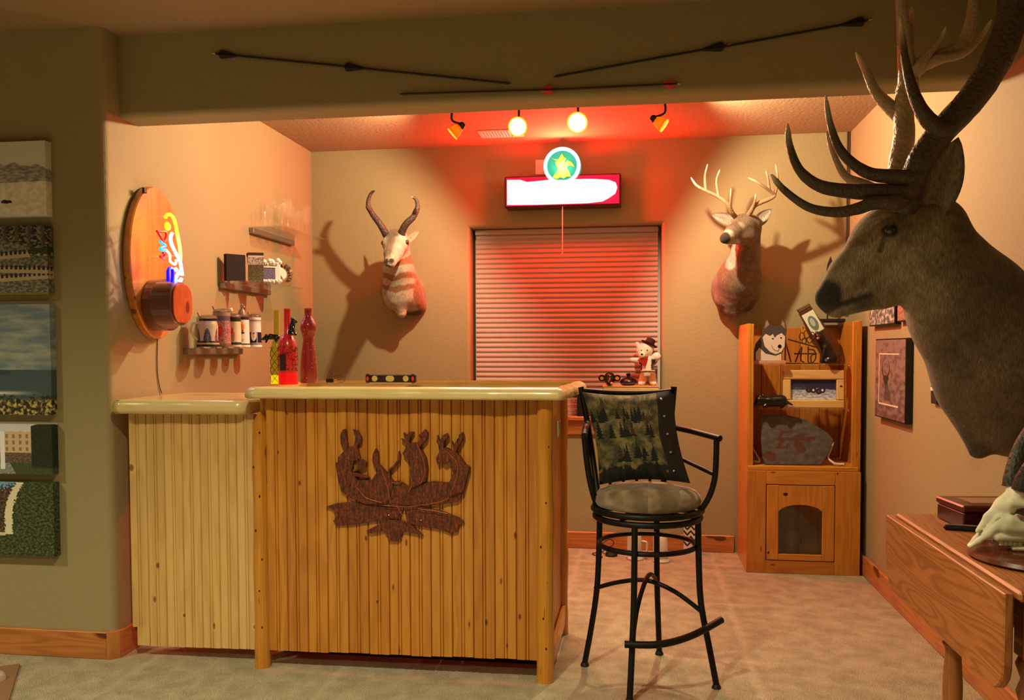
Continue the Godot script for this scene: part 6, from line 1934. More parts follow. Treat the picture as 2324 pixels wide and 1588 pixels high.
	obj("wire", tube(S(), smooth_path([Vector3(-1.28, y + 0.012, -3.46), Vector3(-1.262, y + 0.040, -3.47), Vector3(-1.270, y + 0.046, -3.47), Vector3(-1.285, y + 0.020, -3.48), Vector3(-1.24, y + 0.028, -3.47), Vector3(-1.205, y + 0.022, -3.46), Vector3(-1.205, y + 0.004, -3.45), Vector3(-1.225, y + 0.002, -3.45)], 6), 0.0011, 6), black, ch)
	# spirit level
	var lv := thing("spirit_level", Vector3(-0.985, y, -3.385), "short black torpedo spirit level standing on the bar", "spirit level")
	var x0 := -1.088
	var x1 := -0.882
	obj("body", box(S(), Vector3(x0 + 0.014, y + 0.005, -3.393), Vector3(x1 - 0.014, y + 0.034, -3.377), 0.002), mat("level_black", Color(0.05, 0.05, 0.05), 0.4), lv)
	for yy in [0.0005, 0.033]:
		obj("metal_edge", box(S(), Vector3(x0 + 0.016, y + yy, -3.396), Vector3(x1 - 0.016, y + yy + 0.005, -3.372), 0.001), mats["chrome"], lv)
	for e in [[x0, x0 + 0.020], [x1 - 0.020, x1]]:
		obj("end_cap", box(S(), Vector3(e[0], y + 0.0005, -3.397), Vector3(e[1], y + 0.0385, -3.372), 0.005), mats["level_black"], lv)
		obj("orange_grip", extrude(S(), ellipse(0.005, 0.009, 16, Vector2((e[0] + e[1]) / 2, y + 0.0195)), -3.373, -3.3705), mat("orange_rubber", Color(0.85, 0.20, 0.05), 0.5), lv)
	for e in [[-1.050, 0.0115, 0.0115], [-0.987, 0.0175, 0.0115], [-0.922, 0.0115, 0.0115]]:
		var v := obj("vial", extrude(S(), rounded_rect(e[1] * 2, e[2] * 2, e[2] - 0.0005, 6, Vector2(e[0], y + 0.0195)), -3.378, -3.3755), mat("vial_ring", Color(0.80, 0.78, 0.68), 0.4), lv)
		obj("fluid", extrude(S(), rounded_rect(e[1] * 2 - 0.008, e[2] * 2 - 0.010, e[2] - 0.0055, 5, Vector2(e[0], y + 0.0195)), -3.3755, -3.3735), mat("vial_fluid", Color(0.82, 0.80, 0.25), 0.2), v)

# ------------------------------------------------------------------ window sill
func build_window_sill_things() -> void:
	var y := 0.8055
	var black := mat("glossy_black", Color(0.03, 0.03, 0.032), 0.3)
	# pale wooden crate
	var cr := thing("pale_crate", Vector3(-0.05, y, -5.29), "pale wooden crate on the window sill under the teddy bear", "crate")
	var wood_: Material = mats["pale_pine_0"]
	for k in 3:
		obj("slat", box(S(), Vector3(-0.215, y + 0.003 + k * 0.060, -5.245), Vector3(0.114, y + 0.057 + k * 0.060, -5.237), 0.002, 0, Vector2(0.1 * k, 0.3 * k)), mats["pale_pine_%d" % k], cr)
	obj("back", box(S(), Vector3(-0.215, y, -5.345), Vector3(0.114, y + 0.178, -5.337), 0.002, 0), wood_, cr)
	for x in [-0.215, 0.106]:
		obj("end", box(S(), Vector3(x, y, -5.3365), Vector3(x + 0.008, y + 0.178, -5.2455), 0.002, 1), wood_, cr)
	obj("lid", box(S(), Vector3(-0.218, y + 0.1785, -5.348), Vector3(0.117, y + 0.186, -5.234), 0.002, 0), wood_, cr)
	var top := y + 0.1865
	# dark jar with a bear's head, yellow inside the ears
	var bj := thing("bear_head_jar", Vector3(-0.178, top, -5.27), "dark brown bear-head jar with yellow inner ears on the crate", "jar")
	var s := S()
	var c := Vector3(-0.178, top, -5.275)
	body(s, [[c + Vector3(0, 0.018, 0), 0.018, c + Vector3(0, 0.03, 0), 0.022], [c + Vector3(0, 0.040, 0), 0.036, c + Vector3(0, 0.046, 0), 0.034], [c + Vector3(-0.002, 0.022, 0.03), 0.018, c + Vector3(-0.004, 0.016, 0.042), 0.013]], 0.005, 0.012)
	obj("head", s, mat("dark_brown_glaze", Color(0.075, 0.035, 0.022), 0.25), bj)
	for sg in [-1.0, 1.0]:
		var e := c + Vector3(sg * 0.046, 0.044, 0.004)
		obj("ear", lathe(S(), [Vector2(0, -0.006), Vector2(0.019, -0.006), Vector2(0.021, 0.0), Vector2(0.019, 0.006), Vector2(0.012, 0.006), Vector2(0.011, 0.003)], 20, Transform3D(Basis(Vector3.RIGHT, PI / 2), e)), mats["dark_brown_glaze"], bj)
		obj("inner_ear", lathe(S(), [Vector2(0, 0.004), Vector2(0.0118, 0.0036)], 18, Transform3D(Basis(Vector3.RIGHT, PI / 2), e)), mat("yellow_glaze", Color(0.80, 0.62, 0.12), 0.3), bj)
	obj("snout_mark", ball(S(), c + Vector3(0.014, 0.014, 0.046), Vector3(0.011, 0.009, 0.006), 12), mats["yellow_glaze"], bj)
	# black covered dish
	var d := Vector3(-0.066, top, -5.285)
	var ds := thing("covered_dish", d, "black domed dish with a grey band and knob on the crate", "dish")
	obj("bowl", lathe(S(), [Vector2(0, 0.0), Vector2(0.032, 0.0), Vector2(0.050, 0.012), Vector2(0.051, 0.018), Vector2(0, 0.018)], 28, Transform3D(Basis(), d)), mat("grey_glaze", Color(0.30, 0.31, 0.32), 0.3), ds)
	obj("lid", lathe(S(), [Vector2(0.052, 0.0185), Vector2(0.052, 0.022), Vector2(0.046, 0.034), Vector2(0.028, 0.046), Vector2(0, 0.050)], 28, Transform3D(Basis(), d)), black, ds)
	obj("knob", lathe(S(), [Vector2(0.010, 0.048), Vector2(0.009, 0.058), Vector2(0.014, 0.064), Vector2(0.013, 0.072), Vector2(0, 0.075)], 18, Transform3D(Basis(), d)), black, ds)
	build_teddy(top)
	# tall dark case and the jars next to the bar
	tag(obj("dark_case", box(S(), Vector3(-0.372, y, -5.33), Vector3(-0.300, y + 0.148, -5.25), 0.003), mat("case_black", Color(0.045, 0.035, 0.04), 0.5)), "tall black case on the window sill beside the glass jars", "case")
	for k in 2:
		var j := thing("glass_jar", Vector3(-0.435 + 0.030 * k, y, -5.262 - 0.058 * k), ["ribbed clear glass jar on the sill nearest the bar", "second clear glass jar on the sill, behind the first"][k], "jar", "glass jars on the window sill")
		var at := j.position
		var pr := [Vector2(0, 0.0), Vector2(0.030, 0.0)]
		for q in 7:
			pr.append(Vector2(0.032, 0.004 + q * 0.013))
			pr.append(Vector2(0.0295, 0.0105 + q * 0.013))
		pr.append_array([Vector2(0.026, 0.100), Vector2(0.024, 0.112)])
		obj("jar_body", lathe(S(), pr, 24, Transform3D(Basis(), at)), glass("jar_glass", 0.16, Color(0.9, 0.85, 0.8)), j)
		obj("jar_lid", lathe(S(), [Vector2(0.026, 0.1125), Vector2(0.027, 0.126), Vector2(0.012, 0.130), Vector2(0, 0.131)], 20, Transform3D(Basis(), at)), mat("amber_lid", Color(0.35, 0.16, 0.07), 0.4), j)

func build_teddy(top: float) -> void:
	var t := thing("teddy_bear", Vector3(0.05, top, -5.29), "white plush bear in a maroon hat and red bandana on the window sill crate", "plush toy")
	var z := -5.285
	var P := func(x: float, y: float, dz := 0.0) -> Vector3: return Vector3(x, y, z + dz)
	var bones := [
		[P.call(0.026, 1.198), 0.044, P.call(0.036, 1.205), 0.044],
		[P.call(0.016, 1.178, 0.035), 0.022, P.call(0.015, 1.172, 0.048), 0.017],
		[P.call(-0.012, 1.232), 0.014, P.call(-0.014, 1.242), 0.012],
		[P.call(0.072, 1.215), 0.014, P.call(0.076, 1.222), 0.012],
		[P.call(0.044, 1.135), 0.036, P.call(0.050, 1.075), 0.042],
		[P.call(0.012, 1.140, 0.01), 0.020, P.call(-0.045, 1.146, 0.015), 0.014],
		[P.call(0.072, 1.140, 0.01), 0.020, P.call(0.100, 1.165, 0.02), 0.026],
		[P.call(0.032, 1.060, 0.005), 0.026, P.call(0.016, 1.016, 0.012), 0.022],
		[P.call(0.068, 1.060, 0.005), 0.026, P.call(0.080, 1.016, 0.012), 0.022],
		[P.call(0.010, top + 0.013, 0.015), 0.013, P.call(0.004, top + 0.013, 0.035), 0.013],
		[P.call(0.084, top + 0.013, 0.015), 0.013, P.call(0.088, top + 0.013, 0.037), 0.013],
	]
	var s := S()
	body(s, bones, 0.0048, 0.010, func(p: Vector3, _n: Vector3) -> Color:
		var c := Color(0.72, 0.66, 0.60)
		if p.y < 1.072 - absf(p.x - 0.05) * 0.1 and p.y > top + 0.024 and (p.y < 1.05 or absf(p.x - 0.045) > 0.018): c = Color(0.36, 0.13, 0.045)
		if p.y < 1.150 and p.y > 1.085 and (p.x > 0.068 or p.x < 0.016) and p.x < 0.092 and p.x > 0.0: c = Color(0.03, 0.018, 0.018)
		return c)
	var plush := mat("plush", Color.WHITE, 1.0)
	plush.vertex_color_use_as_albedo = true
	plush.rim_enabled = true
	plush.rim = 0.6
	obj("body", s, plush, t)
	for e in [[0.012, 1.202], [0.046, 1.203]]:
		obj("eye", ball(S(), P.call(e[0], e[1], 0.043), Vector3.ONE * 0.0042, 10), mats["glossy_black"], t)
	obj("nose", ball(S(), P.call(0.014, 1.179, 0.064), Vector3(0.008, 0.006, 0.005), 10), mats["glossy_black"], t)
	var hx := Transform3D(Basis(Vector3.BACK, -0.45) * Basis(Vector3.RIGHT, -0.15), P.call(0.056, 1.238, 0.0))
	obj("hat", lathe(S(), [Vector2(0, 0.0), Vector2(0.046, -0.002), Vector2(0.052, 0.004), Vector2(0.046, 0.003), Vector2(0.030, 0.005), Vector2(0.027, 0.034), Vector2(0.020, 0.038), Vector2(0, 0.034)], 24, hx), mat("maroon_felt", Color(0.20, 0.05, 0.06), 0.9), t)
	var bd := S()
	extrude(bd, [Vector2(-0.022, 0.010), Vector2(0.050, 0.010), Vector2(0.010, -0.045)], 0.0, 0.006, Transform3D(Basis(Vector3.BACK, 0.35), P.call(0.010, 1.143, 0.043)), 0.001)
	obj("bandana", bd, mat("red_cloth", Color(0.62, 0.03, 0.05), 0.8), t)
	var ring := []
	for k in 24:
		ring.append(P.call(0.050 + cos(TAU * k / 24) * 0.043, 1.072 + sin(TAU * k / 24) * 0.006, sin(TAU * k / 24) * 0.043))
	obj("belt", tube(S(), ring, 0.004, 6, true), mat("ochre_cord", Color(0.45, 0.28, 0.08), 0.8), t)

# ------------------------------------------------------------------ things in the corner cabinet
func flat(pts: Array) -> Array:
	var out := []
	for q in pts:
		out.append(Vector2(q[0], q[1]))
	return out

func build_cabinet_things() -> void:
	var y := 1.1275
	var black := mat("glossy_black", Color(0.03, 0.03, 0.032), 0.3)
	# dog cut-out on a pink base
	var h := thing("dog_cutout", Vector3(0.66, y, -4.88), "painted cut-out of a husky dog on a pink base in the cabinet", "cut-out")
	obj("base", box(S(), Vector3(0.598, y, -4.905), Vector3(0.782, y + 0.018, -4.868), 0.002), mat("pink_base", Color(0.72, 0.52, 0.44), 0.6), h)
	var zc := -4.882
	obj("silhouette", extrude(S(), flat([[0.608,1.146],[0.613,1.181],[0.624,1.235],[0.653,1.277],[0.665,1.313],[0.673,1.360],[0.687,1.372],[0.702,1.336],[0.728,1.330],[0.752,1.336],[0.763,1.366],[0.775,1.360],[0.787,1.312],[0.781,1.264],[0.776,1.216],[0.762,1.186],[0.759,1.146]]), zc - 0.008, zc), mat("husky_grey", Color(0.24, 0.20, 0.19), 0.7), h)
	var wh := mat("husky_white", Color(0.80, 0.74, 0.70), 0.7)
	obj("face_patch", extrude(S(), flat([[0.660,1.271],[0.676,1.290],[0.700,1.278],[0.714,1.290],[0.724,1.268],[0.736,1.282],[0.759,1.294],[0.778,1.276],[0.776,1.222],[0.759,1.192],[0.730,1.180],[0.701,1.192],[0.671,1.223]]), zc, zc + 0.0012), wh, h)
	obj("chest_patch", extrude(S(), flat([[0.625,1.190],[0.644,1.215],[0.677,1.183],[0.730,1.171],[0.759,1.183],[0.759,1.147],[0.625,1.147]]), zc, zc + 0.0010), wh, h)
	for e in [[[0.670,1.318],[0.676,1.352],[0.685,1.364],[0.694,1.338]], [[0.757,1.338],[0.764,1.359],[0.772,1.354],[0.780,1.316]]]:
		obj("ear_patch", extrude(S(), flat(e), zc, zc + 0.0010), mat("husky_pink", Color(0.55, 0.42, 0.38), 0.7), h)
	obj("nose", extrude(S(), ellipse(0.010, 0.0105, 16, Vector2(0.750, 1.222)), zc + 0.0012, zc + 0.002), black, h)
	for e in [[0.714,1.264], [0.757,1.268]]:
		obj("eye", extrude(S(), ellipse(0.0055, 0.004, 12, Vector2(e[0], e[1])), zc + 0.0012, zc + 0.002), mat("husky_eye", Color(0.16, 0.18, 0.22), 0.4), h)
	obj("mouth", tube(S(), smooth_path([Vector3(0.708, 1.228, zc + 0.0015), Vector3(0.718, 1.207, zc + 0.0015), Vector3(0.738, 1.197, zc + 0.0015), Vector3(0.748, 1.208, zc + 0.0015)], 4), 0.0012, 5), black, h)
	# rusty wire lettering with an antler scroll
	var w := thing("wire_lettering", Vector3(0.87, y, -4.96), "rusty wire lettering with antler scrolls behind the black bear", "metal ornament")
	var rust := mat("rust_wire", Color(0.30, 0.17, 0.08), 0.6, 0.4)
	var zz := -4.965
	for q in [[[0.793, 1.300], [0.793, y + 0.008]], [[0.793, 1.250], [0.824, y + 0.008]], [[0.806, 1.262], [0.880, 1.240], [0.963, 1.216]], [[0.847, y + 0.008], [0.880, 1.222], [0.876, 1.15], [0.894, y + 0.008]], [[0.840, 1.182], [0.960, 1.182]], [[0.914, y + 0.008], [0.914, 1.222]], [[0.914, 1.205], [0.945, 1.200], [0.955, 1.165], [0.940, 1.135], [0.914, 1.132]], [[0.930, y + 0.008], [0.930, 1.170], [0.950, 1.180]]]:
		var p := []
		for e in q:
			p.append(Vector3(e[0], e[1], zz))
		obj("stroke", tube(S(), smooth_path(p, 4), 0.0042, 6), rust, w)
	for q in [[0.880, 1.277, 0.020], [0.906, 1.288, 0.022], [0.934, 1.280, 0.020], [0.920, 1.258, 0.018], [0.946, 1.250, 0.016], [0.892, 1.252, 0.016]]:
		var p := []
		for k in 16:
			p.append(Vector3(q[0] + cos(TAU * k / 16) * q[2] * 0.7, q[1] + sin(TAU * k / 16) * q[2], zz))
		obj("loop", tube(S(), p, 0.003, 6, true), rust, w)
	obj("foot", box(S(), Vector3(0.785, y, zz - 0.012), Vector3(0.97, y + 0.004, zz + 0.012), 0.001), rust, w)
	# seated black bear
	var b := thing("bear_figurine", Vector3(1.0, y, -4.925), "seated black bear figurine with an ochre muzzle on the upper cabinet shelf", "figurine")
	var z := -4.925
	var s := S()
	body(s, [
		[Vector3(1.012, y + 0.046, z), 0.042, Vector3(1.000, y + 0.095, z), 0.030], [Vector3(1.000, y + 0.090, z), 0.028, Vector3(0.972, y + 0.135, z), 0.024], [Vector3(0.966, y + 0.146, z + 0.004), 0.022, Vector3(0.962, y + 0.150, z + 0.004), 0.022],
		[Vector3(0.958, y + 0.142, z + 0.02), 0.012, Vector3(0.952, y + 0.138, z + 0.032), 0.009], [Vector3(0.978, y + 0.168, z), 0.007, Vector3(0.980, y + 0.174, z), 0.006], [Vector3(0.950, y + 0.168, z), 0.007, Vector3(0.948, y + 0.173, z), 0.006],
		[Vector3(0.995, y + 0.085, z + 0.02), 0.014, Vector3(0.975, y + 0.012, z + 0.024), 0.012], [Vector3(1.030, y + 0.030, z + 0.02), 0.028, Vector3(0.998, y + 0.012, z + 0.040), 0.0125], [Vector3(1.020, y + 0.020, z - 0.02), 0.02, Vector3(0.995, y + 0.013, z - 0.03), 0.0125],
	], 0.0042, 0.010)
	obj("body", s, black, b)
	obj("muzzle", ball(S(), Vector3(0.951, y + 0.137, z + 0.036), Vector3(0.009, 0.0075, 0.008), 12), mat("ochre_paint", Color(0.62, 0.40, 0.10), 0.4), b)
	obj("inner_ear", ball(S(), Vector3(0.948, y + 0.172, z + 0.005), Vector3(0.004, 0.004, 0.003), 8), mats["ochre_paint"], b)
	# leaning bottle-shaped plank with a green-grey portrait label
	var pk := thing("leaning_bottle", Vector3(1.06, y, -5.10), "brown flat bottle with a pale banknote-like label leaning in the cabinet", "bottle")
	var px := Transform3D(Basis(Vector3.BACK, 0.52), Vector3(1.078, y + 0.026, -5.115))
	var bs := S()
	extrude(bs, [Vector2(-0.047, 0.0), Vector2(0.047, 0.0), Vector2(0.049, 0.03), Vector2(0.049, 0.20), Vector2(0.040, 0.25), Vector2(0.037, 0.315), Vector2(-0.037, 0.315), Vector2(-0.040, 0.25), Vector2(-0.049, 0.20), Vector2(-0.049, 0.03)], -0.022, 0.022, px, 0.006)
	obj("body", bs, mat("brown_glazed", Color(0.30, 0.17, 0.09), 0.35), pk)
	obj("stopper", box(S(), Vector3(-0.036, 0.3155, -0.02), Vector3(0.036, 0.338, 0.02), 0.004, 1, Vector2.ZERO, px), mat("cork_dark", Color(0.36, 0.25, 0.14), 0.7), pk)
	var lf := noise(421, 9.0, 3)
	obj("label", picture(S(), 0.070, 0.125, 0.0015, px * Transform3D(Basis(), Vector3(0, 0.235, 0.0222)), 0.0), printed("portrait_label", paint(64, 96, func(u: float, v: float) -> Color:
		var p := Vector2((u - 0.5) / 0.34, (v - 0.55) / 0.36)
		if p.length() < 1.0:
			var face := Vector2((u - 0.48) / 0.17, (v - 0.50) / 0.20).length() < 1.0
			return Color(0.66, 0.72, 0.66) if face else Color(0.30, 0.38, 0.36).lerp(Color(0.55, 0.62, 0.58), lf.get_noise_2d(u * 3, v * 3) + 0.4)
		return Color(0.82, 0.86, 0.80))), pk)
	# framed winter picture
	var yl := 0.8865
	var f := thing("picture_frame", Vector3(0.935, yl, -4.91), "wide pale wooden frame with a blue winter picture on the lower glass shelf", "picture frame")
	var fx := Transform3D(Basis(Vector3.RIGHT, -0.06), Vector3(0.934, yl + 0.002, -4.90))
	var pine: Material = wood("cream_pine", mats["pale_pine_0"].albedo_texture, Vector2(1.6, 0.9), Color(1.0, 1.0, 1.0), 0.4, 0.4)
	pine.albedo_color = Color(1, 1, 1)
	for q in [[-0.16, 0.0, 0.16, 0.043], [-0.16, 0.155, 0.16, 0.205], [-0.16, 0.0435, -0.118, 0.1545], [0.120, 0.0435, 0.16, 0.1545]]:
		obj("rail", box(S(), Vector3(q[0], q[1], -0.02), Vector3(q[2], q[3], 0.004), 0.005, 0 if q[2] - q[0] > 0.2 else 1, Vector2(q[0], q[1]), fx), pine, f)
	obj("knot", extrude(S(), ellipse(0.009, 0.006, 4, Vector2(0.142, 0.118)), 0.0038, 0.0046, fx), mat("knot", Color(0.20, 0.07, 0.03), 0.4), f)
	var wn := noise(431, 3.0, 4)
	obj("picture", picture(S(), 0.236, 0.110, 0.002, fx * Transform3D(Basis(), Vector3(0.001, 0.099, -0.014)), 0.0), printed("winter_print", paint(128, 64, func(u: float, v: float) -> Color:
		var k := wn.get_noise_2d(u * 3.0, v * 3.0)
		var tr := 0.38 + 0.16 * absf(sin(u * 42.0 + k * 4.0)) * (1.0 if u < 0.45 else 0.1)
		if v < tr - 0.12 + (0.25 * u if u > 0.4 else 0.0): return Color(0.13, 0.14, 0.32)
		for e in [[0.50, 0.52], [0.70, 0.52], [0.62, 0.58], [0.40, 0.5]]:
			var d := Vector2((u - e[0]) * 2.2, v - e[1]).length()
			if d < 0.06: return Color(0.88, 0.86, 0.82) if e[0] > 0.45 and e[0] != 0.62 else Color(0.42, 0.24, 0.15)
			if d < 0.15: return Color(0.10, 0.11, 0.16)
		if v < 0.50 and u < 0.45: return Color(0.15, 0.18, 0.26).lerp(Color(0.5, 0.55, 0.65), clampf(k + 0.2, 0, 1))
		return Color(0.50, 0.54, 0.68).lerp(Color(0.82, 0.84, 0.90), clampf(v * 1.2 - 0.4 + k, 0, 1)))), f)
	# black cub lying on the lower shelf
	var c := thing("bear_figurine", Vector3(0.66, yl, -4.875), "black bear cub figurine lying on the lower cabinet shelf with a pale fish", "figurine")
	s = S()
	z = -4.875
	body(s, [
		[Vector3(0.759, yl + 0.042, z), 0.0325, Vector3(0.699, yl + 0.039, z), 0.0275], [Vector3(0.699, yl + 0.039, z), 0.0263, Vector3(0.646, yl + 0.044, z), 0.0238], [Vector3(0.644, yl + 0.034, z + 0.004), 0.0175, Vector3(0.615, yl + 0.016, z + 0.006), 0.0100],
		[Vector3(0.644, yl + 0.065, z + 0.008), 0.0075, Vector3(0.644, yl + 0.072, z + 0.008), 0.0063], [Vector3(0.665, yl + 0.068, z - 0.008), 0.0075, Vector3(0.665, yl + 0.073, z - 0.008), 0.0063], [Vector3(0.687, yl + 0.023, z + 0.014), 0.0137, Vector3(0.670, yl + 0.012, z + 0.020), 0.0106],
		[Vector3(0.766, yl + 0.029, z + 0.014), 0.0187, Vector3(0.759, yl + 0.012, z + 0.022), 0.0106], [Vector3(0.776, yl + 0.034, z), 0.0175, Vector3(0.817, yl + 0.016, z), 0.0075],
	], 0.0038, 0.008)
	obj("body", s, black, c)
	obj("inner_ear", ball(S(), Vector3(0.647, yl + 0.066, z + 0.014), Vector3(0.004, 0.004, 0.003), 8), mats["ochre_paint"], c)
	obj("paw_pad", ball(S(), Vector3(0.759, yl + 0.014, z + 0.029), Vector3(0.004, 0.006, 0.003), 8), mats["ochre_paint"], c)
	s = S()
	extrude(s, flat([[0.765, yl + 0.020], [0.795, yl + 0.024], [0.815, yl + 0.016], [0.830, yl + 0.020], [0.827, yl + 0.012], [0.830, yl + 0.004], [0.815, yl + 0.008], [0.790, yl + 0.006]]), z + 0.006, z + 0.014, Transform3D(), 0.002)
	obj("fish", s, mat("pale_fish", Color(0.68, 0.55, 0.48), 0.5), c)
	# slate with rust-red marks
	var sl := thing("slate_stone", Vector3(0.84, 0.5805, -4.87), "grey slate slab with rust-red rock-art marks leaning in the cabinet", "stone")
	var sn := noise(441, 3.5, 4)
	var marks := [[[0.30, 0.36], [0.42, 0.33], 0.025], [[0.29, 0.38], [0.27, 0.50], 0.022], [[0.27, 0.50], [0.72, 0.47], 0.035], [[0.50, 0.45], [0.56, 0.42], 0.05], [[0.30, 0.52], [0.24, 0.66], 0.025], [[0.24, 0.67], [0.36, 0.66], 0.02], [[0.36, 0.66], [0.38, 0.60], 0.02], [[0.52, 0.58], [0.56, 0.70], 0.065], [[0.08, 0.82], [0.16, 0.88], 0.06], [[0.12, 0.76], [0.18, 0.80], 0.03], [[0.66, 0.48], [0.66, 0.52], 0.03]]
	var sm := printed("slate_face", paint(192, 144, func(u: float, v: float) -> Color:
		var k := sn.get_noise_2d(u * 2.0, v * 2.0)
		var cc := Color(0.27, 0.25, 0.25).lerp(Color(0.36, 0.335, 0.33), clampf(0.5 + k, 0, 1))
		for m in marks:
			var a := Vector2(m[0][0], m[0][1])
			var e := Vector2(m[1][0], m[1][1])
			var ab := e - a
			var pp := Vector2(u, v)
			var d := pp.distance_to(a + ab * clampf((pp - a).dot(ab) / maxf(ab.length_squared(), 1e-6), 0, 1)) + sn.get_noise_2d(u * 9, v * 9) * 0.02
			if d < m[2]: cc = cc.lerp(Color(0.32, 0.16, 0.11), 0.85)
		return cc), 0.75)
	s = S()
	var out := flat([[0.653,0.836],[0.674,0.850],[0.802,0.848],[0.894,0.828],[0.964,0.782],[1.010,0.750],[1.036,0.720],[1.025,0.684],[1.000,0.630],[0.966,0.5835],[0.862,0.5815],[0.746,0.582],[0.676,0.5815],[0.664,0.612],[0.657,0.697]])
	var rel := []
	for q in out:
		rel.append(q - Vector2(0.845, 0.5812))
	extrude(s, rel, -0.018, 0.0, Transform3D(Basis(Vector3.RIGHT, -0.16), Vector3(0.845, 0.5835, -4.862)), 0.002)
	for k in s.uv.size():
		s.uv[k] = Vector2(clampf((s.uv[k].x + 0.192) / 0.384, 0.0, 1.0), clampf(1.0 - s.uv[k].y / 0.27, 0.0, 1.0))
	obj("slab", s, sm, sl)
	# shed antlers beside it
	var ab2 := Color(0.52, 0.42, 0.30)
	s = S()
	tine(s, [Vector3(0.618, 0.592, -4.90), Vector3(0.640, 0.592, -4.89), Vector3(0.652, 0.60, -4.895), Vector3(0.628, 0.645, -4.92), Vector3(0.600, 0.690, -4.95)], 0.008, 0.003, ab2, ab2 * 1.2, 0.7, 8)
	tag(obj("shed_antler", s, horn_mat()), "thin pale shed antler left of the slate in the cabinet", "antler")
	s = S()
	tine(s, [Vector3(1.085, 0.589, -4.86), Vector3(1.050, 0.590, -4.855), Vector3(1.030, 0.598, -4.862), Vector3(1.010, 0.622, -4.89), Vector3(1.034, 0.664, -4.93), Vector3(1.052, 0.700, -4.95)], 0.008, 0.003, Color(0.66, 0.56, 0.46), ab2, 0.7, 8)
	tag(obj("shed_antler", s, horn_mat()), "pale shed antler right of the slate in the cabinet", "antler")
	# a stemmed glass behind the arched pane
	var g := S()
	lathe(g, [Vector2(0, 0.002), Vector2(0.034, 0.002), Vector2(0.006, 0.008), Vector2(0.004, 0.05), Vector2(0.012, 0.06), Vector2(0.045, 0.09), Vector2(0.052, 0.13), Vector2(0.040, 0.19)], 24, Transform3D(Basis(), Vector3(0.83, 0.021, -4.93)))
	tag(obj("stem_glass", g, mats["stem_glass"]), "large stemmed glass behind the cabinet's arched door", "glass")
	obj("cabinet_floor", box(S(), Vector3(0.5965, 0.0, -5.245), Vector3(1.1415, 0.02, -4.832), 0.001, 0), mats["cabinet_pine_3"], get_node("corner_cabinet"))
	# dark feather mount on the cabinet's rear corner
	var ft := thing("feather_mount", Vector3(1.06, 1.36, -5.2), "dark upright feather on a dark base above the cabinet, by the elk's nose", "ornament")
	obj("base", box(S(), Vector3(0.985, 1.3585, -5.25), Vector3(1.150, 1.378, -5.15), 0.004), mat("dark_base", Color(0.08, 0.055, 0.04), 0.5), ft)
	var fe := S()
	extrude(fe, flat([[1.058, 1.379], [1.066, 1.379], [1.072, 1.52], [1.094, 1.60], [1.098, 1.66], [1.076, 1.735], [1.058, 1.69], [1.048, 1.60], [1.056, 1.52]]), -5.205, -5.199, Transform3D(), 0.001)
	obj("feather", fe, mat("dark_feather", Color(0.13, 0.09, 0.06), 0.7), ft)
	for k in 2:
		tag(obj("hanging_cord", tube(S(), [Vector3(1.176 + 0.010 * k, 2.449, ZB + 0.006), Vector3(1.176 + 0.010 * k, 1.9, ZB + 0.006), Vector3(1.174 + 0.010 * k, 1.40, ZB + 0.006)], 0.003, 6), mats["brown_cord"]), ["left thin brown cord hanging in the far right corner", "right thin brown cord hanging in the far right corner"][k], "cord", "cords in the far corner")

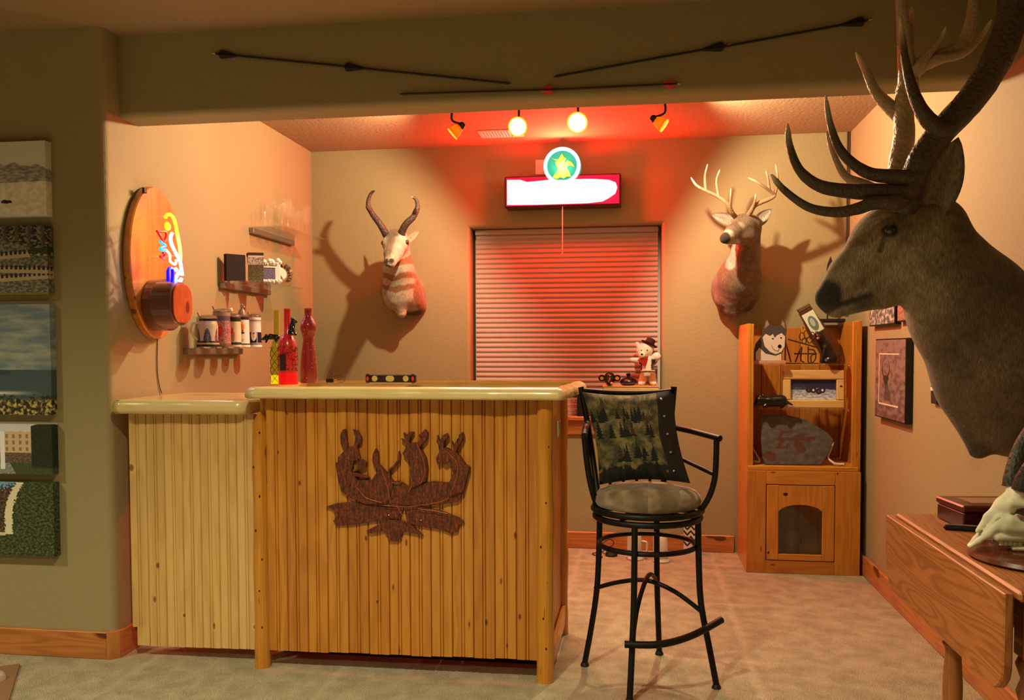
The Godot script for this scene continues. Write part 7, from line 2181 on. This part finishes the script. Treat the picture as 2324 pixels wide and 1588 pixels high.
# ------------------------------------------------------------------ on the oak table
func build_table_things() -> void:
	var y := 0.7535
	var bx := thing("inlaid_box", Vector3(0.90, y, -2.40), "red-brown wooden box with a pale inlaid lid at the table's far end", "box")
	var xf := Transform3D(Basis(Vector3.UP, 0.10), Vector3(0.895, y, -2.405))
	obj("body", box(S(), Vector3(-0.095, 0.0005, -0.075), Vector3(0.095, 0.042, 0.075), 0.003, 0, Vector2.ZERO, xf), mat("red_box_wood", Color(0.22, 0.065, 0.04), 0.3), bx)
	obj("lid", box(S(), Vector3(-0.098, 0.0425, -0.078), Vector3(0.098, 0.060, 0.078), 0.004, 0, Vector2.ZERO, xf), mat("red_lid_wood", Color(0.30, 0.095, 0.055), 0.28), bx)
	obj("inlay", box(S(), Vector3(-0.055, 0.0598, -0.045), Vector3(0.06, 0.0606, 0.035), 0, 0, Vector2.ZERO, xf), mat("inlay", Color(0.62, 0.45, 0.34), 0.4), bx)
	tag(obj("dark_ball", ball(S(), Vector3(0.872, y + 0.031, -2.275), Vector3(0.031, 0.031, 0.031), 24), mat("charcoal_ball", Color(0.085, 0.08, 0.085), 0.5)), "dark grey round ball in front of the inlaid box", "ball")
	# folded pocket knife
	var kn := thing("pocket_knife", Vector3(0.80, y, -2.30), "small folded metal pocket knife on the table by the box", "knife")
	var kx := Transform3D(Basis(Vector3.UP, -0.25), Vector3(0.806, y, -2.305))
	obj("handle", box(S(), Vector3(-0.048, 0.0005, -0.008), Vector3(0.045, 0.012, 0.008), 0.004, 0, Vector2.ZERO, kx), mat("knife_grey", Color(0.16, 0.17, 0.18), 0.35, 0.6), kn)
	obj("blade", box(S(), Vector3(-0.038, 0.0125, -0.002), Vector3(0.040, 0.016, 0.002), 0.0005, 0, Vector2.ZERO, kx), mats["chrome"], kn)
	# skull on a round turned base
	var c := Vector3(0.862, y, -2.005)
	tag(obj("round_base", lathe(S(), [Vector2(0, 0.0005), Vector2(0.142, 0.0005), Vector2(0.149, 0.006), Vector2(0.145, 0.014), Vector2(0.130, 0.018), Vector2(0, 0.018)], 48, Transform3D(Basis(), c)), mats["dark_wood"]), "round dark turned wooden base under the white skull", "base")
	var sk := thing("antelope_skull", Vector3(0.80, y + 0.019, -2.02), "bleached white antelope skull with black horns on a round base", "skull")
	var z := -2.02
	var P := func(x: float, yy: float, dz := 0.0) -> Vector3: return Vector3(x, yy, z + dz)
	var bones := [
		# nasal and frontal bones
		[P.call(0.732, 0.810), 0.0045, P.call(0.756, 0.840), 0.011],
		[P.call(0.756, 0.840), 0.011, P.call(0.788, 0.866), 0.021],
		[P.call(0.788, 0.866), 0.022, P.call(0.815, 0.885), 0.027],
		[P.call(0.815, 0.880), 0.028, P.call(0.862, 0.868), 0.036],
		[P.call(0.862, 0.868), 0.034, P.call(0.880, 0.835), 0.026],
		# orbital rims
		[P.call(0.795, 0.878, 0.022), 0.010, P.call(0.835, 0.876, 0.034), 0.009],
		[P.call(0.795, 0.878, -0.022), 0.010, P.call(0.835, 0.876, -0.034), 0.009],
		[P.call(0.790, 0.842, 0.028), 0.011, P.call(0.842, 0.836, 0.033), 0.008],
		[P.call(0.790, 0.842, -0.028), 0.011, P.call(0.842, 0.836, -0.033), 0.008],
	]
	for sg in [1.0, -1.0]:
		bones.append_array([
			# upper jaw running down to the tip, cheek and tooth row
			[P.call(0.775, 0.838, sg * 0.017), 0.015, P.call(0.750, 0.808, sg * 0.014), 0.010],
			[P.call(0.750, 0.808, sg * 0.014), 0.009, P.call(0.732, 0.790, sg * 0.009), 0.0055],
			[P.call(0.732, 0.790, sg * 0.009), 0.0055, P.call(0.717, 0.777, sg * 0.005), 0.0042],
			[P.call(0.782, 0.828, sg * 0.020), 0.018, P.call(0.812, 0.826, sg * 0.024), 0.018],
			[P.call(0.768, 0.802, sg * 0.018), 0.010, P.call(0.815, 0.806, sg * 0.022), 0.012],
			[P.call(0.808, 0.896, sg * 0.021), 0.011, P.call(0.812, 0.914, sg * 0.024), 0.0125],
			[P.call(0.815, 0.852, sg * 0.050), 0.0155, P.call(0.815, 0.853, sg * 0.024), 0.011, "cut"],
		])
	bones.append([P.call(0.738, 0.815, 0.014), 0.0026, P.call(0.768, 0.843, 0.026), 0.0026, "cut"])
	var n := noise(451, 14.0, 3)
	var s := S()
	body(s, bones, 0.0030, 0.007, func(p: Vector3, _n: Vector3) -> Color:
		var k := n.get_noise_3dv(p)
		var cc := Color(0.66, 0.62, 0.47).lerp(Color(0.50, 0.48, 0.34), clampf(k * 1.4 + 0.2, 0, 1))
		if p.distance_to(Vector3(0.815, 0.853, z + 0.026)) < 0.0165: cc = Color(0.13, 0.10, 0.055)
		return cc)
	var bone := mat("bone", Color.WHITE, 0.6)
	bone.vertex_color_use_as_albedo = true
	obj("cranium", s, bone, sk)
	for sg in [1.0, -1.0]:
		for k in 5:
			obj("tooth", box(S(), P.call(0.770 + k * 0.0095, 0.7835, sg * 0.019 - 0.003), P.call(0.778 + k * 0.0095, 0.797, sg * 0.019 + 0.003), 0.0015), mat("tooth_ivory", Color(0.72, 0.68, 0.52), 0.4), sk)
		s = S()
		body(s, [[P.call(0.800, 0.7785, sg * 0.018), 0.0055, P.call(0.850, 0.7800, sg * 0.026), 0.007], [P.call(0.850, 0.7800, sg * 0.026), 0.007, P.call(0.876, 0.812, sg * 0.030), 0.008]], 0.003, 0.005, func(_p: Vector3, _n: Vector3) -> Color: return Color(0.58, 0.52, 0.38))
		obj("lower_jaw", s, bone, sk)
	for sg in [1.0, -1.0]:
		s = S()
		tine(s, [P.call(0.811, 0.906, sg * 0.024), P.call(0.816, 0.935, sg * 0.030), P.call(0.838, 0.99, sg * 0.050), P.call(0.880, 1.05, sg * 0.066), P.call(0.935, 1.075, sg * 0.056), P.call(0.965, 1.06, sg * 0.042)], 0.021, 0.005, Color(0.030, 0.022, 0.018), Color(0.05, 0.035, 0.028), 0.9, 12)
		obj("horn", s, horn_mat(), sk)

# ------------------------------------------------------------------ right wall
func build_wall_pictures() -> void:
	var f := noise(501, 3.0, 4)
	# local x runs towards the back of the room, z out of the wall
	var B := Basis(Vector3(0, 0, 1), Vector3(0, 1, 0), Vector3(-1, 0, 0))
	var blk := mat("frame_black", Color(0.035, 0.03, 0.03), 0.4)
	var fr := func(called: String, label: String, z0: float, z1: float, y0: float, y1: float, d: float, m: Material) -> Node3D:
		var t := thing(called, Vector3(XR, y0, (z0 + z1) / 2), label, "picture frame", "framed pictures on the right wall")
		var w := absf(z1 - z0)
		var h := y1 - y0
		var xf := Transform3D(B, Vector3(XR - 0.0005, (y0 + y1) / 2, (z0 + z1) / 2))
		obj("frame", box(S(), Vector3(-w / 2, -h / 2, 0), Vector3(w / 2, h / 2, d), 0.002, 1, Vector2.ZERO, xf), blk, t)
		obj("print", picture(S(), w - 0.012, h - 0.012, 0.0015, Transform3D(B, xf * Vector3(0, 0, d)), 0.0), m, t)
		return t
	# on this wall a print's left edge lies deeper in the room
	var ante := printed("antelope_print", paint(128, 192, func(u0: float, v: float) -> Color:
		var u := 1.0 - u0
		u = u0
		var k := f.get_noise_2d(u * 2.0, v * 3.0)
		var c := Color(0.52, 0.43, 0.42).lerp(Color(0.33, 0.26, 0.27), clampf(0.25 + k * 1.3 + (v - 0.5) * 0.7, 0, 1))
		# white line on three sides of the inner field
		if (absf(u - 0.14) < 0.012 and v > 0.18 and v < 0.83) or (absf(v - 0.18) < 0.008 and u > 0.13 and u < 0.80) or (absf(v - 0.83) < 0.010 and u > 0.13 and u < 0.80): return Color(0.88, 0.80, 0.74)
		# lyre horns, head and neck
		var hy := (0.48 - v) / 0.24
		if hy > 0.0 and hy < 1.0:
			var gap := 0.055 + 0.075 * sin(PI * clampf(hy, 0, 1)) * 1.0
			if absf(absf(u - 0.37) - gap) < 0.018 * (1.1 - hy): return Color(0.13, 0.10, 0.10)
		if v > 0.46 and v < 0.58 and absf(u - 0.38) < 0.10 - absf(v - 0.49) * 0.7: return Color(0.17, 0.13, 0.13)
		if v > 0.55 and v < 0.78 and absf(u - 0.40 - (v - 0.55) * 0.2) < 0.05 + (v - 0.55) * 0.25: return c.lerp(Color(0.22, 0.17, 0.17), 0.6)
		return c), 0.4)
	fr.call("wall_picture", "tall black-framed antelope print on the right wall beside the cabinet", -4.565, -4.060, 0.873, 1.256, 0.030, ante)
	var snow := printed("snow_print", paint(96, 96, func(u: float, v: float) -> Color:
		var k := f.get_noise_2d(u * 3.0 + 7.0, v * 3.0)
		if (absf(u - 0.12) < 0.02 and v < 0.60) or (absf(v - 0.60) < 0.02 and u > 0.12 and u < 0.85): return Color(0.88, 0.85, 0.80)
		if v < 0.60: return Color(0.20, 0.19, 0.17).lerp(Color(0.45, 0.42, 0.38), clampf(k + 0.2, 0, 1))
		return Color(0.32, 0.31, 0.32).lerp(Color(0.75, 0.72, 0.70), clampf(k * 1.6 + 0.4, 0, 1))), 0.4)
	fr.call("wall_picture", "black-framed grey picture partly hidden behind the elk's jaw", -4.700, -4.250, 1.322, 1.62, 0.028, snow)
	var pink := printed("pink_print", paint(48, 48, func(u: float, v: float) -> Color: return Color(0.66, 0.46, 0.38).lerp(Color(0.45, 0.28, 0.22), clampf(f.get_noise_2d(u * 3 + 2, v * 3) + 0.3, 0, 1))), 0.5)
	fr.call("wall_picture", "small pinkish picture just below the elk's throat", -4.225, -3.99, 1.33, 1.50, 0.024, pink)
	# pointed carved ornament
	var o := thing("pointed_ornament", Vector3(XR, 0.985, -3.735), "small dark arrow-shaped wall ornament on the right wall", "wall ornament")
	var xf := Transform3D(Basis(Vector3(0, 0, 1), Vector3(0, 1, 0), Vector3(-1, 0, 0)), Vector3(XR - 0.0005, 0.985, -3.735))
	obj("blade", extrude(S(), [Vector2(-0.032, 0.0), Vector2(0.036, 0.0), Vector2(0.040, 0.08), Vector2(0.036, 0.15), Vector2(0.020, 0.19), Vector2(0.004, 0.165), Vector2(-0.036, 0.142), Vector2(-0.020, 0.125), Vector2(-0.034, 0.10), Vector2(-0.036, 0.04)], 0.0, 0.016, xf, 0.002), mat("dark_carving", Color(0.12, 0.075, 0.055), 0.55), o)
	obj("pale_band", box(S(), Vector3(-0.037, 0.052, -0.001), Vector3(0.0, 0.066, 0.0175), 0.001, 1, Vector2.ZERO, xf), mats["white_paint"], o)

# ------------------------------------------------------------------ floor
func build_floor_things() -> void:
	var milk := mat("milk_plastic", Color(0.80, 0.77, 0.72), 0.4)
	for k in 2:
		var at := Vector3([-0.020, 0.125][k], 0.0, [-5.03, -4.99][k])
		var j := thing("white_jug", at, ["white plastic jug with a curved handle on the carpet, left of two", "plain white plastic jug on the carpet, right of two"][k], "jug", "white jugs on the floor")
		obj("base", lathe(S(), [Vector2(0, 0.0005), Vector2(0.046, 0.0005), Vector2(0.048, 0.008), Vector2(0.040, 0.022), Vector2(0, 0.022)], 26, Transform3D(Basis(), at)), milk, j)
		obj("tank", lathe(S(), [Vector2(0.0, 0.0225), Vector2(0.038, 0.0225), Vector2(0.040, 0.03), Vector2(0.036, 0.125), Vector2(0.030, 0.148), Vector2(0.026, 0.155), Vector2(0, 0.157)], 26, Transform3D(Basis(), at)), milk, j)
		obj("spout", box(S(), Vector3(at.x - 0.046, 0.05, at.z + 0.005), Vector3(at.x - 0.030, 0.158, at.z + 0.022), 0.003), milk, j)
		if k == 0:
			obj("handle", tube(S(), smooth_path([at + Vector3(0.036, 0.105, 0.0), at + Vector3(0.062, 0.100, 0.0), at + Vector3(0.066, 0.07, 0.0), at + Vector3(0.060, 0.03, 0.0)], 5), 0.007, 8), milk, j)
	# chevron-striped box
	var cv := printed("chevron_print", paint(96, 192, func(u: float, v: float) -> Color:
		var z := v * 6.0 + absf(fposmod(u * 2.0, 1.0) - 0.5) * 1.4
		return Color(0.06, 0.06, 0.12) if fposmod(z, 1.0) < 0.42 and v < 0.72 else Color(0.82, 0.78, 0.74)), 0.5)
	tag(obj("chevron_box", picture(S(), 0.080, 0.192, 0.06, Transform3D(Basis(), Vector3(0.300, 0.0965, -5.225)), 0.0), cv), "narrow box with navy and white chevron stripes by the baseboard", "box")
	# coiled black cable with a round puck
	var cb := thing("coiled_cable", Vector3(-0.167, 0, -5.10), "black puck with a tangle of thin cable on the carpet", "cable")
	obj("puck", lathe(S(), [Vector2(0, 0.0005), Vector2(0.034, 0.0005), Vector2(0.037, 0.010), Vector2(0.030, 0.024), Vector2(0, 0.027)], 24, Transform3D(Basis(), Vector3(-0.160, 0, -5.095))), mats["black_paint"], cb)
	obj("cable", tube(S(), smooth_path([Vector3(-0.19, 0.006, -5.10), Vector3(-0.235, 0.03, -5.12), Vector3(-0.21, 0.06, -5.16), Vector3(-0.17, 0.08, -5.18), Vector3(-0.15, 0.05, -5.19), Vector3(-0.21, 0.01, -5.17), Vector3(-0.27, 0.006, -5.12), Vector3(-0.25, 0.006, -5.07), Vector3(-0.21, 0.006, -5.04), Vector3(-0.235, 0.006, -5.0)], 6), 0.0028, 6), mats["black_paint"], cb)
	# board lying on the carpet in the near left corner
	var d1 := Vector3(0.54, 0, 0.84).normalized()
	var d2 := Vector3(-0.84, 0, 0.54).normalized()
	var bx := Transform3D(Basis(d1, Vector3.UP, -d1.cross(Vector3.UP) * -1.0), Vector3(-2.355, 0, -3.0))
	var s := S()
	var p0 := Vector2(-2.355, -3.0)
	var e1 := Vector2(d1.x, d1.z)
	var e2 := Vector2(d2.x, d2.z)
	prism(s, [p0, p0 + e1 * 0.55, p0 + e1 * 0.55 + e2 * 0.6, p0 + e2 * 0.6], 0.0005, 0.009)
	tag(obj("flat_board", s, mat("kraft_board", Color(0.50, 0.37, 0.26), 0.7)), "flat brown board lying on the carpet in the near left corner", "board")
	tag(obj("clear_cap", lathe(S(), [Vector2(0.045, 0.0095), Vector2(0.044, 0.02), Vector2(0.036, 0.034), Vector2(0.018, 0.042), Vector2(0, 0.044)], 24, Transform3D(Basis(), Vector3(-2.335, 0, -2.83))), glass("cap_plastic", 0.25)), "small clear plastic dome on the brown board", "cap")

# ------------------------------------------------------------------ arrows on the header
func build_arrows() -> void:
	var z := -3.2255
	# [tail, point, vane colour, shaft colour, label]
	var carbon := mat("carbon_shaft", Color(0.10, 0.075, 0.06), 0.5)
	var camo := mat("camo_shaft", Color(0.20, 0.14, 0.09), 0.6)
	var dark := mat("dark_vane", Color(0.085, 0.09, 0.11), 0.7)
	var orange := mat("orange_vane", Color(0.80, 0.22, 0.10), 0.6)
	var pale := mat("pale_nock", Color(0.72, 0.66, 0.45), 0.5)
	var rows := [
		[Vector2(-1.640, 2.360), Vector2(-1.06, 2.277), dark, carbon, "dark-vaned arrow furthest left on the header"],
		[Vector2(-1.133, 2.287), Vector2(-0.472, 2.189), dark, carbon, "dark-vaned arrow on the header, second from the left"],
		[Vector2(-0.295, 2.160), Vector2(-0.895, 2.169), orange, camo, "lower camouflage arrow with orange vanes above the left bright lamp"],
		[Vector2(0.143, 2.161), Vector2(-0.33, 2.160), orange, camo, "lower camouflage arrow with orange vanes, pointing left behind its twin"],
		[Vector2(0.318, 2.290), Vector2(-0.315, 2.206), dark, carbon, "dark-vaned arrow right of the header's middle, pale nock"],
		[Vector2(0.795, 2.351), Vector2(0.24, 2.277), dark, carbon, "dark-vaned arrow furthest right on the header"],
	]
	for k in rows.size():
		var q: Array = rows[k]
		var a := Vector3(q[0].x, q[0].y, z)
		var b := Vector3(q[1].x, q[1].y, z + (0.004 if k == 1 or k == 2 or k == 4 else 0.0))
		var d := (b - a).normalized()
		var t := thing("arrow", a, q[4], "arrow", "arrows fixed to the header")
		obj("shaft", tube(S(), [a + d * 0.012, b - d * 0.03], 0.0042, 8), q[3], t)
		obj("nock", tube(S(), [a, a + d * 0.016], 0.0035, 8), pale, t)
		obj("tip", tube(S(), [b - d * 0.03, b - d * 0.012, b], [0.0046, 0.0046, 0.001], 8), carbon, t)
		var up := Vector3.BACK.cross(d).normalized()
		if up.y < 0.0:
			up = -up
		for v in 3:
			var dir := up.rotated(d, TAU * v / 3.0)
			if dir.z < -0.3:
				dir = (dir + Vector3(0, 0, 0.6)).normalized()
			var L := 0.085 if q[2] == dark else 0.048
			var h := 0.017 if q[2] == dark else 0.018
			var s := S()
			var nn := d.cross(dir).normalized()
			var o := a + d * 0.022
			var xf := Transform3D(Basis(d, dir, nn), o)
			extrude(s, [Vector2(0, 0.003), Vector2(0.006, h * 0.9), Vector2(0.016, h), Vector2(L * 0.5, h * 0.7), Vector2(L, 0.003)], -0.0006, 0.0006, xf)
			obj("vane", s, q[2], t)
